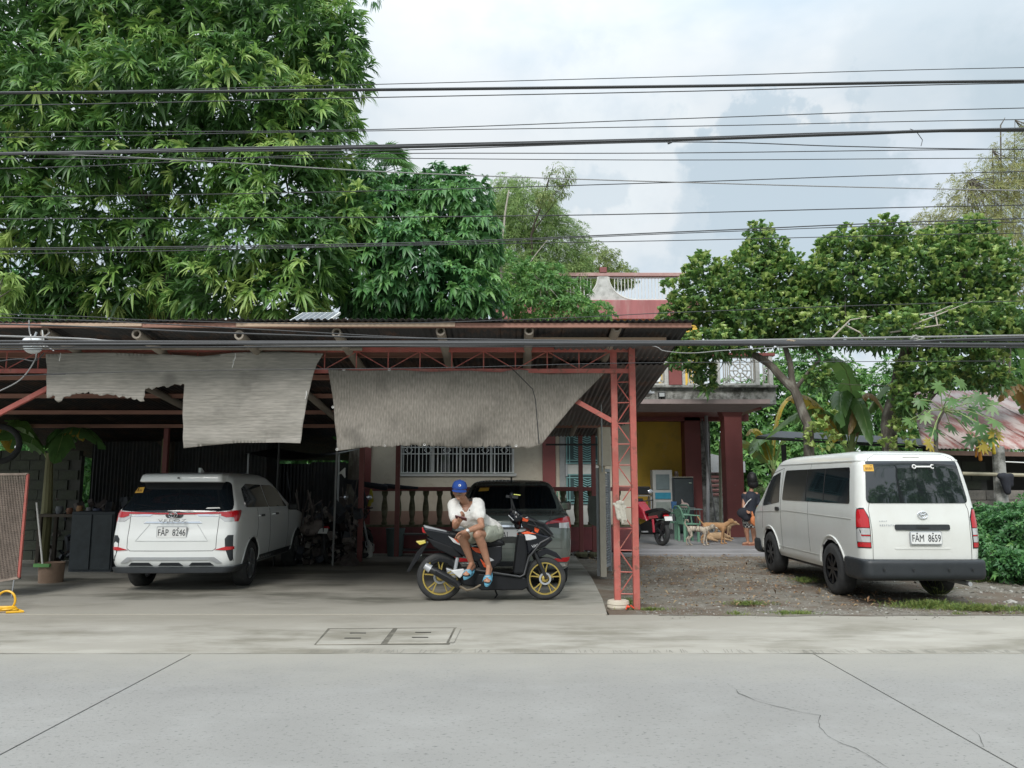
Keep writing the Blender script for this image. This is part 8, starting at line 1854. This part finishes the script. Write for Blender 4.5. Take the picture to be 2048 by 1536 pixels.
# ------------------------------------------------------------------ right side: roofs and walls
pink_m = M('pink_roof', (.27, .105, .09), .55, metal=.1, var=.2, scale=1.2, dirt=(.48, .42, .40), dscale=1.6, damt=.9, drange=(.40, .55), stretch=(2.5, .6, .6), dirt2=(.16, .07, .05), d2=(3, .5, (.58, .72)))
YE = 15.6; e0 = at(1858, 897, YE); e1 = at(2300, 912, YE); ph_ = thing('roofed_shed', 'shed with a faded pink corrugated roof behind the papaya at the right', 'shed', (e0.x, YE, 0))
zt2 = at(2048, 780, 19.2).z; x = e0.x; n_ = 10*4; slope = (zt2-e0.z)/3.6
while x < e1.x:
    b = MB()
    for row in range(5):
        for k in range(n_+1):
            xx = x+.8*k/n_; ymax = max(.02, min(3.6, (xx-e0.x)*2.2+.25)); y_ = -.12*random.random()*(row == 0)*0+ymax*row/4; b.v.append((xx-e0.x, y_, e0.z+y_*slope+.012*math.sin(2*PI*k/4)-.02*(xx-e0.x)*.3))
    m_ = n_+1
    for j in range(4):
        for k in range(n_): a_ = j*m_+k; b.f.append((a_, a_+1, a_+m_+1, a_+m_)); b.mi.append(0)
    o = b.build('roof_sheet', pink_m, ph_, smooth=True); sm = o.modifiers.new('solid', 'SOLIDIFY'); sm.thickness = .004
    x += .78
MB().bar((.0, .05, e0.z-.08), (e1.x-e0.x, .05, e0.z-.16), .05, .09).build('eave_board', M('eave_wood', (.14, .09, .07), .9), ph_)
MB().box((3.5, 2.0, 1.1), (7, .1, 2.2)).build('back_wall', dark_m, ph_)  # wall coloured near-black to give the shade under the eave
px_ = gx(1990, 15.2); MB().tube([(px_-e0.x, -.45, 0), (px_-e0.x+.03, -.45, 2.25)], [.14, .11], 10).build('stone_post', conc_m, ph_, smooth=True)
MB().tube([(at(1930, 948, 15).x-e0.x, -.5, at(1930, 947, 15).z), (at(2120, 952, 15).x-e0.x, -.5, at(2120, 952, 15).z)], .035, 8).build('bamboo_pole', M('pale_bamboo', (.34, .31, .22), .7), ph_, smooth=True)
MB().tube([(at(2000, 925, 15).x-e0.x, -.4, at(2000, 922, 15).z), (at(2120, 925, 15).x-e0.x, -.4, at(2120, 927, 15).z)], .012, 6).build('clothes_line', white_m, ph_)
block_wall('block_wall', 'weathered hollow-block wall behind the shrub under the pink roof', at(1935, 1000, 15.6).x, at(2300, 1000, 15.6).x, 15.7, 1.4, M('pale_block', (.22, .20, .175), .95, var=.25, scale=4, bump=.5, bscale=30, dirt=(.08, .08, .07), dscale=3, damt=.7))
block_wall('block_wall', 'short dark block wall between the van and the stone post', at(1905, 1000, 16.5).x, at(1975, 1000, 16.5).x, 16.5, 2.0, block_m)
p = at(2012, 965, 14.9); clothitem('hanging_shirt', 'black shirt hung over the bamboo pole beside the stone post', [('c', p+Vector((-.1, 0, .12)), .06, p+Vector((.1, 0, .12)), .06), ('c', p+Vector((-.03, 0, .1)), .09, p+Vector((.02, 0, -.18)), .06), ('c', p+Vector((.08, 0, .08)), .06, p+Vector((.1, 0, -.05)), .04)], cloth_dark_m, 'shirt', .02)
p = at(1960, 900, 15.0); 
for k, (px, py) in enumerate(((1958, 905), (1985, 892))):
    clothitem('withered_leaf', ('orange withered papaya leaf hanging left of the stone post', 'yellow withered papaya leaf above the stone post')[k], [('c', at(px, py-18, 14.9), .02, at(px+3, py+14, 14.9), .035), ('c', at(px-5, py-10, 14.9), .02, at(px-6, py+8, 14.9), .02), ('c', at(px+6, py-12, 14.9), .015, at(px+12, py+2, 14.9), .02)], M('withered', [(.55, .22, .03), (.60, .45, .04)][k], .8, var=.3, scale=20), 'leaf', .012)
# low dark awning behind the van
aw = thing('dark_awning', 'low dark sheet awning behind the van between the tree trunks', 'awning', tuple(Vector((at(1680, 880, 18.6).x, 18.6, 0))))
a0, a1, a2, a3 = at(1512, 872, 18.6), at(1900, 894, 18.4), at(1850, 878, 20.6), at(1560, 862, 20.6)
for k in range(5):
    u0, u1 = k/5+.004, (k+1)/5-.004; b = MB(); V = [a0.lerp(a1, u0), a0.lerp(a1, u1), a3.lerp(a2, u1), a3.lerp(a2, u0)]; V = [v-Vector(aw.location)+Vector((0, 0, .02*(k % 2))) for v in V]
    b.add(V+[v-Vector((0, 0, .02)) for v in V], [(0, 1, 2, 3), (7, 6, 5, 4), (0, 4, 5, 1), (1, 5, 6, 2), (2, 6, 7, 3), (3, 7, 4, 0)]); b.build('roof_sheet', M('awning_dark', (.03, .033, .042), .5, var=.3, dirt=(.10, .09, .09), dscale=2, damt=.5) if 'awning_dark' not in bpy.data.materials else bpy.data.materials['awning_dark'], aw)
MB().bar(a0-Vector(aw.location)-Vector((0, 0, .05)), a1-Vector(aw.location)-Vector((0, 0, .05)), .06, .05).build('edge_beam', black_m, aw)
for px in (1567, 1700, 1850): p = at(px, 890, 18.7); MB().box((p.x-aw.location.x, .1, p.z/2), (.09, .09, p.z)).build('post', M('awning_post', (.03, .03, .03), .8), aw)
MB().box((1.2, 1.6, .9), (4.2, .08, 1.8)).build('back_panel', M('back_panel', (.05, .045, .04), .9), aw)
# little slatted hut far behind, seen past the grey column
hu = thing('slatted_hut', 'small grey hut with faded red louvre boards seen past the leaning pipes', 'hut', (at(1436, 950, 27).x, 27, 0)); z0, z1, z2 = at(0, 1000, 27).z, at(0, 945, 27).z, at(0, 918, 27).z
MB().box((0, .5, (z1+0)/2), (1.2, 1, z1)).build('wall', conc_m, hu)
for k in range(6): MB().box((0, -.04, z0+(z1-z0)*(k+.5)/6+.1), (1.1, .06, .07), rot=(.5, 0, 0)).build('louvre_board', M('faded_red', (.34, .17, .16), .8), hu)
MB().prism([(-.8, z1), (.9, z1), (.9, z2-.1), (-.6, z2+.25)], -.2, 1.1).build('gable', steel_m, hu)
o = MB().tube([at(1442, 1060, 24), at(1440, 900, 24), at(1446, 835, 24)], [.05, .045, .035], 8).build('bamboo_stalk', M('pale_stalk', (.30, .30, .22), .8), None, smooth=True); tag(o, 'thin pale trunk rising behind the dogs in front of the hut', 'trunk')
